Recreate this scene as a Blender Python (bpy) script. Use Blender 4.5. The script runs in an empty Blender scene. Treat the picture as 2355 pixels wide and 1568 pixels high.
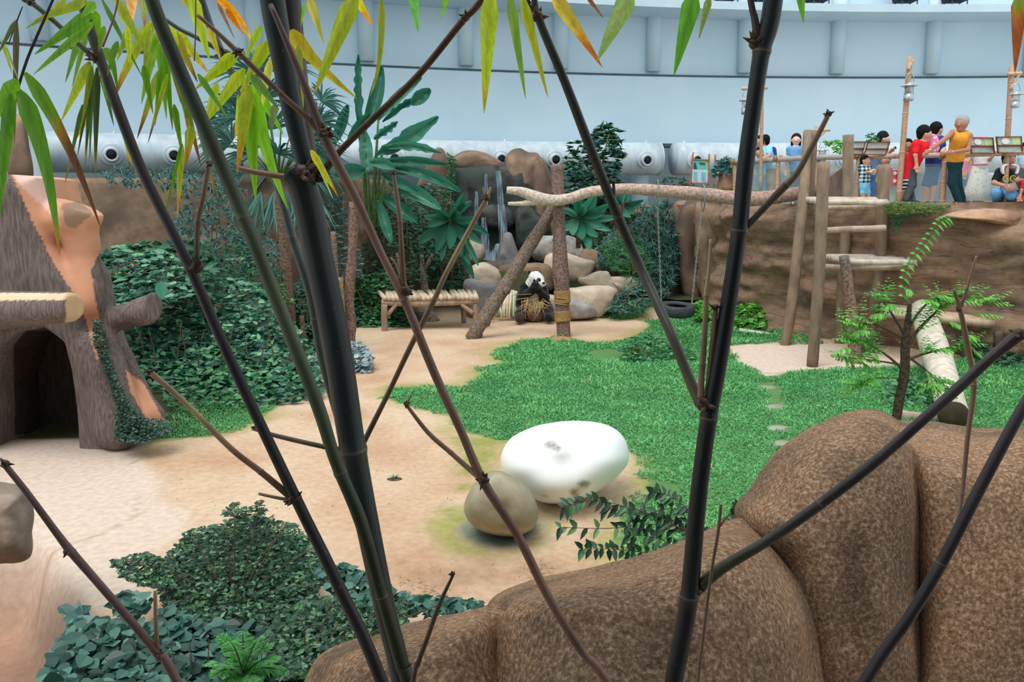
import bpy, math, random
import numpy as np
from mathutils import Vector, Matrix, Euler
random.seed(7); RNG = np.random.default_rng(11)
SC = bpy.context.scene
COL = SC.collection
R = math.radians
# ---------------------------------------------------------------- camera, light, exposure
F_PX, PITCH, ROLL, EYE = 1850.0, R(9.5), R(-0.5), 2.5
CAMROT = Matrix.Rotation(R(90) - PITCH, 3, 'X') @ Matrix.Rotation(ROLL, 3, 'Z')
cam_data = bpy.data.cameras.new('camera'); cam = bpy.data.objects.new('camera', cam_data); COL.objects.link(cam)
cam.matrix_world = Matrix.Translation((0, 0, EYE)) @ CAMROT.to_4x4()
cam_data.sensor_width = 36; cam_data.lens = F_PX / 2355 * 36; cam_data.clip_start = .05; cam_data.clip_end = 300
SC.camera = cam
SC.view_settings.view_transform = 'Standard'; SC.view_settings.look = 'None'
SC.view_settings.gamma = 1; SC.view_settings.use_curve_mapping = False
SC.view_settings.exposure = 0.28
wd = bpy.data.worlds.new('hall_daylight'); SC.world = wd; wd.use_nodes = True
wn = wd.node_tree; bg = wn.nodes['Background']
bg.inputs[0].default_value = (0.86, 0.96, 1.0, 1); bg.inputs[1].default_value = .9
sun_d = bpy.data.lights.new('skylight_sun', 'SUN'); sun_d.energy = 2.0; sun_d.angle = R(35); sun_d.color = (1, .97, .92)
sun = bpy.data.objects.new('skylight_sun', sun_d); COL.objects.link(sun)
sun.rotation_euler = (R(22), R(-14), 0); sun.location = (0, 5, 12)
SC.cycles.max_bounces = 6; SC.cycles.transparent_max_bounces = 12
SC.cycles.use_denoising = True

# ---------------------------------------------------------------- pixel <-> world
_M = np.array(CAMROT)
def rays(px, py):
    px = np.asarray(px, float); py = np.asarray(py, float)
    d = np.stack([px - 1177.5, 784 - py, np.full_like(px, -F_PX)], -1)
    return d @ _M.T
def P(px, py, Y):
    """world point seen at pixel (px,py) at world distance y = Y"""
    d = rays(px, py); k = np.asarray(Y, float) / d[..., 1]
    o = d * k[..., None]; o[..., 2] += EYE
    return o
def G(px, py, z=0.0):
    d = rays(px, py); k = (z - EYE) / d[..., 2]
    o = d * np.asarray(k)[..., None]; o[..., 2] += EYE
    return o
def toV(a): return Vector([float(v) for v in a])
def mpp(Y): return Y / F_PX

# ---------------------------------------------------------------- noise
def vnoise(p, scale=1.0, seed=0):
    p = np.asarray(p, float) * scale + 100 + seed * 7.3
    i = np.floor(p).astype(np.int64); f = p - i; f = f * f * (3 - 2 * f)
    def h(a, b, c):
        n = (a * 73856093) ^ (b * 19349663) ^ (c * 83492791) ^ (seed * 2654435)
        n = (n ^ (n >> 13)) * 1274126177; n &= 0x7fffffff
        n = (n ^ (n >> 15)) * 2246822519 & 0x7fffffff
        return (n & 0xffff) / 32767.5 - 1
    r = 0
    for a in (0, 1):
        for b in (0, 1):
            for c in (0, 1):
                w = (f[..., 0] if a else 1 - f[..., 0]) * (f[..., 1] if b else 1 - f[..., 1]) * (f[..., 2] if c else 1 - f[..., 2])
                r = r + w * h(i[..., 0] + a, i[..., 1] + b, i[..., 2] + c)
    return r
def fbm(p, scale=1.0, seed=0, oct=3):
    r, a = 0, 1.0
    for k in range(oct):
        r = r + a * vnoise(p, scale * 2 ** k, seed + k); a *= .5
    return r

# ---------------------------------------------------------------- objects
def tag(o, label=None, cat=None, group=None, kind=None):
    if label: o['label'] = label
    if cat: o['category'] = cat
    if group: o['group'] = group
    if kind: o['kind'] = kind
    return o
def empty(name, loc, label=None, cat=None, group=None, kind=None):
    o = bpy.data.objects.new(name, None); COL.objects.link(o); o.location = toV(loc); o.empty_display_size = .1
    bpy.context.view_layer.update() if False else None
    return tag(o, label, cat, group, kind)
def mesh(name, verts, faces, mat, parent=None, smooth=True, cols=None, attrs=None, mats=None, fmat=None):
    me = bpy.data.meshes.new(name)
    verts = np.asarray(verts, np.float32)
    if parent is not None:
        verts = verts - np.asarray(parent_loc(parent), np.float32)
    me.vertices.add(len(verts)); me.vertices.foreach_set('co', verts.ravel())
    if isinstance(faces, np.ndarray):
        k = faces.shape[1]; fl = faces.ravel().astype(np.int32); tot = np.full(len(faces), k, np.int32)
    else:
        tot = np.array([len(f) for f in faces], np.int32); fl = np.array([i for f in faces for i in f], np.int32)
    st = np.concatenate([[0], np.cumsum(tot)[:-1]]).astype(np.int32)
    me.loops.add(len(fl)); me.loops.foreach_set('vertex_index', fl)
    me.polygons.add(len(tot)); me.polygons.foreach_set('loop_start', st)
    me.polygons.foreach_set('loop_total', tot)
    me.polygons.foreach_set('use_smooth', np.full(len(tot), bool(smooth)))
    me.update(calc_edges=True)
    if cols is not None:
        cols = np.asarray(cols, np.float32)
        if cols.shape[1] == 3: cols = np.c_[cols, np.ones(len(cols), np.float32)]
        a = me.attributes.new('col', 'FLOAT_COLOR', 'POINT'); a.data.foreach_set('color', cols.ravel())
    for k, v in (attrs or {}).items():
        a = me.attributes.new(k, 'FLOAT', 'POINT'); a.data.foreach_set('value', np.asarray(v, np.float32))
    for m in (mats or [mat]): me.materials.append(m)
    if fmat is not None: me.polygons.foreach_set('material_index', np.asarray(fmat, np.int32))
    o = bpy.data.objects.new(name, me); COL.objects.link(o)
    if parent is not None: o.parent = parent
    return o
def parent_loc(p):
    l = np.array(p.location)
    while p.parent is not None:
        p = p.parent; l = l + np.array(p.location)
    return l
def set_origin(o, pt):
    """move a top-level mesh object's origin to pt without moving the mesh"""
    pt = toV(pt); o.data.transform(Matrix.Translation(o.location - pt)); o.location = pt
    return o
class MB:
    """collects shapes into one mesh"""
    def __init__(s): s.v = []; s.f = []; s.c = []; s.n = 0; s.fm = []; s.m = 0
    def add(s, v, f, col=(1, 1, 1)):
        v = np.asarray(v, float); s.v.append(v)
        s.f.extend([tuple(int(i) + s.n for i in q) for q in f]); s.n += len(v)
        s.fm.extend([s.m] * len(f))
        c = np.asarray(col, float); s.c.append(np.tile(c, (len(v), 1)) if c.ndim == 1 else c)
        return s
    def box(s, c, d, col=(1, 1, 1), rz=0, rx=0, ry=0, taper=1.0):
        x, y, z = [q / 2 for q in d]
        v = np.array([(a * x * (taper if k > 0 else 1), b * y * (taper if k > 0 else 1), k * z) for k in (-1, 1) for b in (-1, 1) for a in (-1, 1)])
        M = np.array(Euler((rx, ry, rz)).to_matrix()); v = v @ M.T + np.array(c)
        return s.add(v, [(0, 2, 3, 1), (4, 5, 7, 6), (0, 1, 5, 4), (2, 6, 7, 3), (0, 4, 6, 2), (1, 3, 7, 5)], col)
    def tube(s, pts, rad, n=10, col=(1, 1, 1), cap=True, flat=1.0):
        pts = np.asarray(pts, float); k = len(pts)
        rad = np.full(k, rad, float) if np.isscalar(rad) else np.asarray(rad, float)
        T = np.gradient(pts, axis=0); T /= np.linalg.norm(T, axis=1)[:, None] + 1e-9
        ref = np.array((0, 0, 1.)) if abs(T[0][2]) < .9 else np.array((0, 1., 0))
        u = np.cross(T[0], ref); u /= np.linalg.norm(u); V = []
        a = np.arange(n) / n * 2 * math.pi
        for i in range(k):
            u = u - T[i] * u.dot(T[i]); u /= np.linalg.norm(u); w = np.cross(T[i], u)
            V.append(pts[i] + rad[i] * (np.cos(a)[:, None] * u + flat * np.sin(a)[:, None] * w))
        F = [(i * n + j, i * n + (j + 1) % n, (i + 1) * n + (j + 1) % n, (i + 1) * n + j) for i in range(k - 1) for j in range(n)]
        V = np.concatenate(V)
        c = np.asarray(col, float)
        if c.ndim == 2: c = np.repeat(c, n, axis=0)
        if cap:
            F.append(tuple(range(n))[::-1]); F.append(tuple((k - 1) * n + j for j in range(n)))
        return s.add(V, F, c)
    def lathe(s, base, prof, n=16, axis=(0, 0, 1), col=(1, 1, 1)):
        base = np.asarray(base, float); ax = np.asarray(axis, float); ax = ax / np.linalg.norm(ax)
        ref = np.array((1., 0, 0)) if abs(ax[0]) < .9 else np.array((0, 1., 0))
        u = np.cross(ax, ref); u /= np.linalg.norm(u); w = np.cross(ax, u)
        a = np.arange(n) / n * 2 * math.pi
        V = np.concatenate([base + ax * h + r * (np.cos(a)[:, None] * u + np.sin(a)[:, None] * w) for r, h in prof]); k = len(prof)
        F = [(i * n + j, i * n + (j + 1) % n, (i + 1) * n + (j + 1) % n, (i + 1) * n + j) for i in range(k - 1) for j in range(n)]
        F.append(tuple(range(n))[::-1]); F.append(tuple((k - 1) * n + j for j in range(n)))
        return s.add(V, F, col)
    def ball(s, c, r, n=10, col=(1, 1, 1)):
        r = np.full(3, r, float) if np.isscalar(r) else np.asarray(r, float); c = np.asarray(c, float)
        V = [c + r * np.array((0, 0, -1.))]; m = max(4, n // 2)
        for i in range(1, m):
            t = math.pi * i / m - math.pi / 2
            for j in range(n):
                a = 2 * math.pi * j / n; V.append(c + r * np.array((math.cos(t) * math.cos(a), math.cos(t) * math.sin(a), math.sin(t))))
        V.append(c + r * np.array((0, 0, 1.)))
        F = [(0, 1 + (j + 1) % n, 1 + j) for j in range(n)]
        for i in range(m - 2):
            F += [(1 + i * n + j, 1 + i * n + (j + 1) % n, 1 + (i + 1) * n + (j + 1) % n, 1 + (i + 1) * n + j) for j in range(n)]
        L = len(V) - 1; b = 1 + (m - 2) * n
        F += [(b + j, b + (j + 1) % n, L) for j in range(n)]
        return s.add(V, F, col)
    def build(s, name, mat, parent=None, smooth=True, mats=None):
        return mesh(name, np.concatenate(s.v), s.f, mat, parent, smooth, np.concatenate(s.c), mats=mats, fmat=s.fm if mats else None)
def smoothpath(pts, k=6, closed=False):
    """Catmull-Rom through rows of pts"""
    p = np.asarray(pts, float); n = len(p); out = []
    rng = range(n if closed else n - 1)
    for i in rng:
        g = (lambda j: p[j % n]) if closed else (lambda j: p[min(max(j, 0), n - 1)])
        a, b, c, d = g(i - 1), g(i), g(i + 1), g(i + 2)
        for t in np.arange(k) / k:
            out.append(.5 * ((2 * b) + (-a + c) * t + (2 * a - 5 * b + 4 * c - d) * t * t + (-a + 3 * b - 3 * c + d) * t ** 3))
    if not closed: out.append(p[-1])
    return np.array(out)

# ---------------------------------------------------------------- materials
def srgb(r, g, b):
    f = lambda v: (v / 255 / 12.92) if v / 255 <= .04045 else ((v / 255 + .055) / 1.055) ** 2.4
    return (f(r), f(g), f(b), 1)
def newmat(name, rough=.7, spec=.3):
    m = bpy.data.materials.new(name); m.use_nodes = True; nt = m.node_tree; b = nt.nodes['Principled BSDF']
    b.inputs['Roughness'].default_value = rough; b.inputs['Specular IOR Level'].default_value = spec
    return m, nt, b
def N(nt, typ, **kw):
    n = nt.nodes.new(typ)
    for k, v in kw.items():
        if k in n.inputs: n.inputs[k].default_value = v
        else: setattr(n, k, v)
    return n
def coords(nt, scale=(1, 1, 1), rot=(0, 0, 0)):
    g = nt.nodes.new('ShaderNodeNewGeometry'); mp = nt.nodes.new('ShaderNodeMapping')
    mp.inputs['Scale'].default_value = scale; mp.inputs['Rotation'].default_value = rot
    nt.links.new(g.outputs['Position'], mp.inputs['Vector']); return mp.outputs[0]
def ramp(nt, stops):
    r = nt.nodes.new('ShaderNodeValToRGB'); e = r.color_ramp.elements
    while len(e) < len(stops): e.new(.5)
    for el, (p, c) in zip(e, stops): el.position = p; el.color = c
    return r
def bump(nt, b, h, dist=.02, strength=.6):
    n = N(nt, 'ShaderNodeBump', Distance=dist, Strength=strength)
    nt.links.new(h, n.inputs['Height']); nt.links.new(n.outputs[0], b.inputs['Normal']); return n
def mixc(nt, fac, a, b, mode='MIX'):
    n = nt.nodes.new('ShaderNodeMix'); n.data_type = 'RGBA'; n.blend_type = mode
    for sock, v in ((n.inputs[0], fac), (n.inputs[6], a), (n.inputs[7], b)):
        if isinstance(v, (int, float)): sock.default_value = v
        elif isinstance(v, tuple): sock.default_value = v
        else: nt.links.new(v, sock)
    return n.outputs[2]
def noisemat(name, c1, c2, scale=8, rough=.8, spec=.2, stretch=(1, 1, 1), bmp=.01, bstr=.5, detail=6, lo=.35, hi=.65, c3=None, s3=1.2):
    m, nt, b = newmat(name, rough, spec); v = coords(nt, stretch)
    n = N(nt, 'ShaderNodeTexNoise', Scale=scale, Detail=detail); nt.links.new(v, n.inputs[0])
    r = ramp(nt, [(lo, c1), (hi, c2)]); nt.links.new(n.outputs[0], r.inputs[0]); out = r.outputs[0]
    if c3:
        n3 = N(nt, 'ShaderNodeTexNoise', Scale=s3, Detail=4); nt.links.new(v, n3.inputs[0])
        r3 = ramp(nt, [(.45, (0, 0, 0, 1)), (.62, (1, 1, 1, 1))]); nt.links.new(n3.outputs[0], r3.inputs[0])
        out = mixc(nt, r3.outputs[0], out, c3)
    nt.links.new(out, b.inputs['Base Color'])
    if bmp: bump(nt, b, n.outputs[0], bmp, bstr)
    return m
def vcolmat(name, rough=.6, spec=.3, nscale=20, namt=.25, bmp=.004, stretch=(1, 1, 1), bstr=.5, sheen=0):
    """colour from the mesh's own colour attribute, broken up by noise"""
    m, nt, b = newmat(name, rough, spec); a = N(nt, 'ShaderNodeAttribute', attribute_name='col')
    n = N(nt, 'ShaderNodeTexNoise', Scale=nscale, Detail=5); nt.links.new(coords(nt, stretch), n.inputs[0])
    r = ramp(nt, [(.3, (1 - namt,) * 3 + (1,)), (.7, (1 + namt * .6,) * 3 + (1,))]); nt.links.new(n.outputs[0], r.inputs[0])
    nt.links.new(mixc(nt, 1.0, a.outputs[0], r.outputs[0], 'MULTIPLY'), b.inputs['Base Color'])
    if bmp: bump(nt, b, n.outputs[0], bmp, bstr)
    if sheen: b.inputs['Sheen Weight'].default_value = sheen
    return m
def leafmat(name, stops, transl=.35, rough=.45, spec=.4, backlight=None):
    """stops: colours over the per-leaf random value"""
    m, nt, b = newmat(name, rough, spec); a = N(nt, 'ShaderNodeAttribute', attribute_name='rnd')
    r = ramp(nt, stops); nt.links.new(a.outputs['Fac'], r.inputs[0]); nt.links.new(r.outputs[0], b.inputs['Base Color'])
    if transl:
        t = nt.nodes.new('ShaderNodeBsdfTranslucent'); mx = nt.nodes.new('ShaderNodeMixShader'); mx.inputs[0].default_value = transl
        g = N(nt, 'ShaderNodeHueSaturation', Saturation=1.15, Value=1.5); nt.links.new(r.outputs[0], g.inputs['Color'])
        nt.links.new(g.outputs[0], t.inputs[0]); nt.links.new(b.outputs[0], mx.inputs[1]); nt.links.new(t.outputs[0], mx.inputs[2])
        nt.links.new(mx.outputs[0], nt.nodes['Material Output'].inputs[0])
    return m

# ---------------------------------------------------------------- leaves as one mesh
def norm(a): return a / (np.linalg.norm(a, axis=-1, keepdims=True) + 1e-9)
def leaves_arrays(pos, d, nrm, L, W, seg=1, droop=0.0, fold=.25):
    """blades: pos base, d direction, nrm up side"""
    pos = np.asarray(pos, float); n = len(pos); d = norm(np.asarray(d, float)); s = norm(np.cross(d, nrm)); up = np.cross(s, d)
    L = np.broadcast_to(L, (n,)).astype(float); W = np.broadcast_to(W, (n,)).astype(float); droop = np.broadcast_to(droop, (n,)).astype(float)
    if seg == 1: ts = [0, .45, 1]; ws = [0, 1, 0]
    elif seg == 2: ts = [0, .25, .6, 1]; ws = [.15, 1, .8, 0]
    else:
        ts = list(np.linspace(0, 1, seg + 2)); ws = [math.sin(math.pi * min(1, t * 1.0) ** .75) ** .8 if 0 < t < 1 else 0 for t in ts]
    V = []; TT = []; idx = []; k = 0
    for t, w in zip(ts, ws):
        c = pos + d * (L * t)[:, None] - np.array((0, 0, 1.)) * (droop * L * t * t)[:, None]
        if w == 0: V.append(c); TT.append(t); idx.append((k,)); k += 1
        else:
            V += [c - s * (W * w / 2)[:, None] + up * (W * w * fold / 2)[:, None], c, c + s * (W * w / 2)[:, None] + up * (W * w * fold / 2)[:, None]]
            TT += [t] * 3; idx.append((k, k + 1, k + 2)); k += 3
    tris = []; 
    for a, b in zip(idx[:-1], idx[1:]):
        if len(a) == 1 and len(b) == 3: tris += [(a[0], b[1], b[0]), (a[0], b[2], b[1])]
        elif len(a) == 3 and len(b) == 3: tris += [(a[0], a[1], b[1]), (a[0], b[1], b[0]), (a[1], a[2], b[2]), (a[1], b[2], b[1])]
        elif len(b) == 1: tris += [(a[0], a[1], b[0]), (a[1], a[2], b[0])]
    V = np.stack(V, 1).reshape(-1, 3); base = (np.arange(n) * k)[:, None, None]
    Fc = (np.array(tris)[None] + base).reshape(-1, 3)
    return V, Fc, np.tile(np.array(TT), n), k
class Leaves:
    def __init__(s): s.V = []; s.F = []; s.T = []; s.R = []; s.n = 0
    def add(s, pos, d, nrm, L, W, rnd=None, **kw):
        V, Fc, T, k = leaves_arrays(pos, d, nrm, L, W, **kw)
        n = len(pos); r = RNG.random(n) if rnd is None else np.broadcast_to(rnd, (n,))
        s.V.append(V); s.F.append(Fc + s.n); s.n += len(V); s.T.append(T); s.R.append(np.repeat(r, k)); return s
    def build(s, name, mat, parent=None):
        return mesh(name, np.concatenate(s.V), np.concatenate(s.F), mat, parent, False, attrs={'rnd': np.concatenate(s.R), 'tip': np.concatenate(s.T)})
def inpoly(x, y, poly):
    poly = np.asarray(poly, float); r = np.zeros(x.shape, bool); j = len(poly) - 1
    for i in range(len(poly)):
        xi, yi = poly[i]; xj, yj = poly[j]
        c = ((yi > y) != (yj > y)) & (x < (xj - xi) * (y - yi) / (yj - yi + 1e-12) + xi); r ^= c; j = i
    return r
def polydist(x, y, poly):
    """signed distance, negative inside"""
    poly = np.asarray(poly, float); d = np.full(x.shape, 1e9)
    for i in range(len(poly)):
        a = poly[i]; b = poly[(i + 1) % len(poly)]; e = b - a
        t = np.clip(((x - a[0]) * e[0] + (y - a[1]) * e[1]) / (e.dot(e) + 1e-12), 0, 1)
        d = np.minimum(d, np.hypot(x - a[0] - t * e[0], y - a[1] - t * e[1]))
    return np.where(inpoly(x, y, poly), -d, d)
def sample_poly(poly, n):
    poly = np.asarray(poly, float); lo, hi = poly.min(0), poly.max(0); out = np.zeros((0, 2))
    while len(out) < n:
        q = RNG.random((n * 2, 2)) * (hi - lo) + lo; out = np.concatenate([out, q[inpoly(q[:, 0], q[:, 1], poly)]])
    return out[:n]
def bush(lv, poly, Ytop, Ybot, thick, n, L, W, up=.4, out=.5, rnd=None, clump=0, hz=.3, **kw):
    """scatter leaves in the volume seen through a pixel polygon; depth runs from Ytop (top of polygon) to Ybot"""
    poly = np.asarray(poly, float); m = n if not clump else max(1, n // clump)
    q = sample_poly(poly, m); t = (q[:, 1] - poly[:, 1].min()) / np.ptp(poly[:, 1])
    Y = Ytop + (Ybot - Ytop) * t + RNG.random(m) ** 1.5 * thick
    pos = P(q[:, 0], q[:, 1], Y)
    if clump:
        pos = np.repeat(pos, clump, 0); n = len(pos)
    h = RNG.normal(size=(n, 3)); h[:, 2] = (np.abs(h[:, 2]) if hz < .5 else h[:, 2]) * hz; h[:, 1] -= out
    d = norm(norm(h) + np.array((0, 0, -.25)))
    nr = norm(RNG.normal(size=(n, 3)) * .5 + np.array((0, -.5, up + .5)))
    if clump: pos = pos + d * np.mean(L) * .15
    Ls = L * (.6 + .7 * RNG.random(n)); Ws = W * (.7 + .5 * RNG.random(n))
    pos = pos - d * (Ls * .5)[:, None]
    lv.add(pos, d, nr, Ls, Ws, rnd, **kw)

# ---------------------------------------------------------------- rounded solids
def boulder(name, px, Y, T, mat, parent=None, seed=0, rough=.03, rings=12, k=5, Yb=None, flat=.75, cols=None, ctr=None, label=None, cat='rock', group=None, kind=None, slope=0.0):
    """a rock with the pixel outline px standing at distance Y, T metres thick; slope leans its lower part towards the camera"""
    o = smoothpath(px, k, True); c = np.array(ctr) if ctr else o.mean(0); n = len(o)
    y1 = o[:, 1].max(); y0 = o[:, 1].min(); V = []; 
    for side in (-1, 1):
        for i in range(rings + (0 if side > 0 else 1)):
            th = math.pi / 2 * (i / rings); s = math.cos(th) ** flat; dep = math.sin(th)
            if side > 0 and i == 0: continue
            q = c + (o - c) * s; lean = -slope * (q[:, 1] - y0) / (y1 - y0)
            V.append(P(q[:, 0], q[:, 1], Y + lean + side * T / 2 * dep))
        if side < 0: front = len(V)
    # rows: front rim..front pole, then back rows
    V = np.array(V); rowsF = list(range(rings + 1)); rowsB = [0] + list(range(rings + 1, len(V)))
    vv = V.reshape(-1, 3); F = []
    for rows, fl in ((rowsF, False), (rowsB, True)):
        for a, b in zip(rows[:-1], rows[1:]):
            for j in range(n):
                f = (a * n + j, a * n + (j + 1) % n, b * n + (j + 1) % n, b * n + j); F.append(f[::-1] if fl else f)
        F.append(tuple(rows[-1] * n + j for j in range(n))[::(-1 if fl else 1)])
    cen = vv.mean(0); d = norm(vv - cen); size = np.ptp(vv, axis=0).max()
    vv = vv + d * (fbm(vv, 2.2 / size, seed) * rough * size + np.abs(fbm(vv, 5 / size, seed + 5)) * rough * .4 * size)[:, None]
    ob = mesh(name, vv, F, mat, parent, True, cols=None if cols is None else np.tile(cols, (len(vv), 1)))
    if parent is None:
        tag(ob, label, cat, group, kind); b = vv[vv[:, 2].argmin()]; set_origin(ob, (cen[0], cen[1], b[2]))
    return ob

# ---------------------------------------------------------------- signed-distance solids
def sd_cone(X, a, b, ra, rb):
    a = np.asarray(a, float); b = np.asarray(b, float); e = b - a; L = e.dot(e) + 1e-12
    t = np.clip(((X - a) @ e) / L, 0, 1)
    return np.linalg.norm(X - a - t[..., None] * e, axis=-1) - (ra + (rb - ra) * t)
def surface(prims, h, k=.02, fn=None, pad=.05, lo=None, hi=None):
    """prims: (a,b,ra,rb,colour[,flatten]) -> verts, quads, colours; smooth union"""
    pts = np.array([p for q in prims for p in (q[0], q[1])], float); rr = max(max(q[2], q[3]) for q in prims)
    if lo is None: lo = (pts - rr).min(0) - pad; hi = (pts + rr).max(0) + pad
    ax = [np.arange(lo[i], hi[i] + h, h) for i in range(3)]
    X = np.stack(np.meshgrid(*ax, indexing='ij'), -1)
    D = None; 
    for q in prims:
        a, b, ra, rb = q[:4]
        if len(q) > 5 and q[5] is not None:
            sc = np.array(q[5]); d = sd_cone(X * sc, np.array(a) * sc, np.array(b) * sc, ra, rb)
        else: d = sd_cone(X, a, b, ra, rb)
        if D is None: D = d
        else:
            hh = np.clip(.5 + .5 * (D - d) / k, 0, 1); D = D * (1 - hh) + d * hh - k * hh * (1 - hh)
    if fn is not None: D = fn(X, D)
    V, Q = nets(D, lo, h)
    best = np.full(len(V), 1e9); C = np.zeros((len(V), 3))
    for q in prims:
        if len(q) > 5 and q[5] is not None:
            sc = np.array(q[5]); d = sd_cone(V * sc, np.array(q[0]) * sc, np.array(q[1]) * sc, q[2], q[3])
        else: d = sd_cone(V, q[0], q[1], q[2], q[3])
        m = d < best - 1e-4; best[m] = d[m]; C[m] = q[4][:3]
    return V, Q, C
def nets(D, lo, h):
    S = D < 0; nx, ny, nz = D.shape
    cs = np.zeros((nx - 1, ny - 1, nz - 1, 3)); cn = np.zeros((nx - 1, ny - 1, nz - 1))
    I = np.stack(np.meshgrid(np.arange(nx - 1), np.arange(ny - 1), np.arange(nz - 1), indexing='ij'), -1)
    offs = [(a, b, c) for a in (0, 1) for b in (0, 1) for c in (0, 1)]
    sl = lambda o: tuple(slice(o[i], D.shape[i] - 1 + o[i]) for i in range(3))
    for a in offs:
        for axx in range(3):
            if a[axx] == 0:
                b = list(a); b[axx] = 1; b = tuple(b)
                da, db = D[sl(a)], D[sl(b)]; m = (da < 0) != (db < 0)
                t = np.where(m, da / np.where(m, da - db, 1), 0)
                p = np.array(a, float) + t[..., None] * (np.array(b) - np.array(a))
                cs += np.where(m[..., None], p, 0); cn += m
    act = cn > 0; idx = np.full(cn.shape, -1, np.int64); idx[act] = np.arange(act.sum())
    V = (I[act] + cs[act] / cn[act][:, None]) * h + np.asarray(lo); Q = []
    for axx in range(3):
        o1, o2 = [(1, 2), (2, 0), (0, 1)][axx]
        s0 = [slice(None)] * 3; s1 = [slice(None)] * 3; s0[axx] = slice(0, -1); s1[axx] = slice(1, None)
        ch = S[tuple(s0)] != S[tuple(s1)]
        w = np.argwhere(ch)
        w = w[(w[:, o1] > 0) & (w[:, o2] > 0) & (w[:, o1] < D.shape[o1] - 1) & (w[:, o2] < D.shape[o2] - 1)]
        if len(w) == 0: continue
        def g(d1, d2):
            q = w.copy(); q[:, o1] -= d1; q[:, o2] -= d2; return idx[q[:, 0], q[:, 1], q[:, 2]]
        quad = np.stack([g(1, 1), g(0, 1), g(0, 0), g(1, 0)], 1)
        fl = S[tuple(w.T)]; quad[~fl] = quad[~fl][:, ::-1]; Q.append(quad)
    return V, np.concatenate(Q)
def solid(name, prims, h, mat, parent=None, k=.02, fn=None, cols=None, **kw):
    V, Q, C = surface(prims, h, k, fn, **kw)
    if cols is not None: C = cols(V, C)
    return mesh(name, V, Q, mat, parent, True, cols=C)
# ================================================================ materials
M = {}
M['wall'] = noisemat('painted_wall', srgb(190, 214, 228), srgb(200, 221, 233), scale=.5, rough=.6, spec=.2, bmp=0)
M['wall_trim'] = noisemat('wall_trim_paint', srgb(186, 208, 220), srgb(196, 216, 227), scale=1, rough=.6, bmp=0)
M['seam'] = noisemat('dark_seam', srgb(70, 84, 92), srgb(82, 96, 104), scale=3, bmp=0)
M['under'] = noisemat('undercroft_paint', srgb(196, 204, 208), srgb(212, 218, 222), scale=1.2, rough=.8, bmp=0)
M['pink'] = noisemat('pink_plaster', srgb(226, 196, 196), srgb(232, 206, 204), scale=1, bmp=0)
M['duct'] = noisemat('galvanised_duct', srgb(176, 190, 200), srgb(198, 210, 218), scale=4, rough=.4, spec=.5, bmp=0, stretch=(1, 1, .3))
M['duct_hole'] = noisemat('duct_opening', srgb(25, 32, 38), srgb(35, 42, 48), bmp=0)
M['ground'] = vcolmat('ground_surface', rough=.9, spec=.1, nscale=16, namt=.14, bmp=.01, bstr=.25)
M['rock_warm'] = None
def rockmat(name, c1, c2, c3, scale=6, s3=1.0, bmp=.03, vein=False):
    m, nt, b = newmat(name, .88, .15); v = coords(nt)
    n = N(nt, 'ShaderNodeTexNoise', Scale=scale, Detail=8); nt.links.new(v, n.inputs[0])
    r = ramp(nt, [(.33, c1), (.66, c2)]); nt.links.new(n.outputs[0], r.inputs[0])
    n3 = N(nt, 'ShaderNodeTexNoise', Scale=s3, Detail=4); nt.links.new(v, n3.inputs[0])
    r3 = ramp(nt, [(.42, (0, 0, 0, 1)), (.62, (1, 1, 1, 1))]); nt.links.new(n3.outputs[0], r3.inputs[0])
    nt.links.new(mixc(nt, r3.outputs[0], r.outputs[0], c3), b.inputs['Base Color'])
    bump(nt, b, n.outputs[0], bmp, .5); return m
M['rock_tan'] = rockmat('tan_boulder', srgb(190, 170, 148), srgb(214, 198, 178), srgb(170, 156, 140))
M['rock_grey'] = rockmat('grey_boulder', srgb(130, 124, 120), srgb(172, 168, 162), srgb(120, 118, 120))
M['rock_brown'] = rockmat('brown_cliff_rock', srgb(122, 100, 84), srgb(152, 128, 108), srgb(100, 84, 74), scale=3)
M['rock_dark'] = rockmat('wet_dark_rock', srgb(44, 46, 46), srgb(84, 84, 82), srgb(60, 70, 64), scale=4)
M['rock_fore'] = None
def foremat():
    m, nt, b = newmat('gritty_foreground_rock', .9, .15); v = coords(nt)
    n = N(nt, 'ShaderNodeTexNoise', Scale=75, Detail=6, Roughness=.75); nt.links.new(v, n.inputs[0])
    n2 = N(nt, 'ShaderNodeTexNoise', Scale=28, Detail=6); nt.links.new(v, n2.inputs[0])
    n4 = N(nt, 'ShaderNodeTexNoise', Scale=2.2, Detail=5); nt.links.new(v, n4.inputs[0])
    r = ramp(nt, [(.32, srgb(84, 66, 52)), (.5, srgb(140, 114, 92)), (.7, srgb(208, 186, 156))]); nt.links.new(n.outputs[0], r.inputs[0])
    r4 = ramp(nt, [(.4, (.62, .60, .60, 1)), (.62, (1.12, 1.0, .92, 1))]); nt.links.new(n4.outputs[0], r4.inputs[0])
    nt.links.new(mixc(nt, 1.0, r.outputs[0], r4.outputs[0], 'MULTIPLY'), b.inputs['Base Color'])
    ad = N(nt, 'ShaderNodeMath', operation='ADD'); nt.links.new(n.outputs[0], ad.inputs[0]); nt.links.new(n2.outputs[0], ad.inputs[1])
    bump(nt, b, ad.outputs[0], .007, .9); return m
M['rock_fore'] = foremat()
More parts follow.
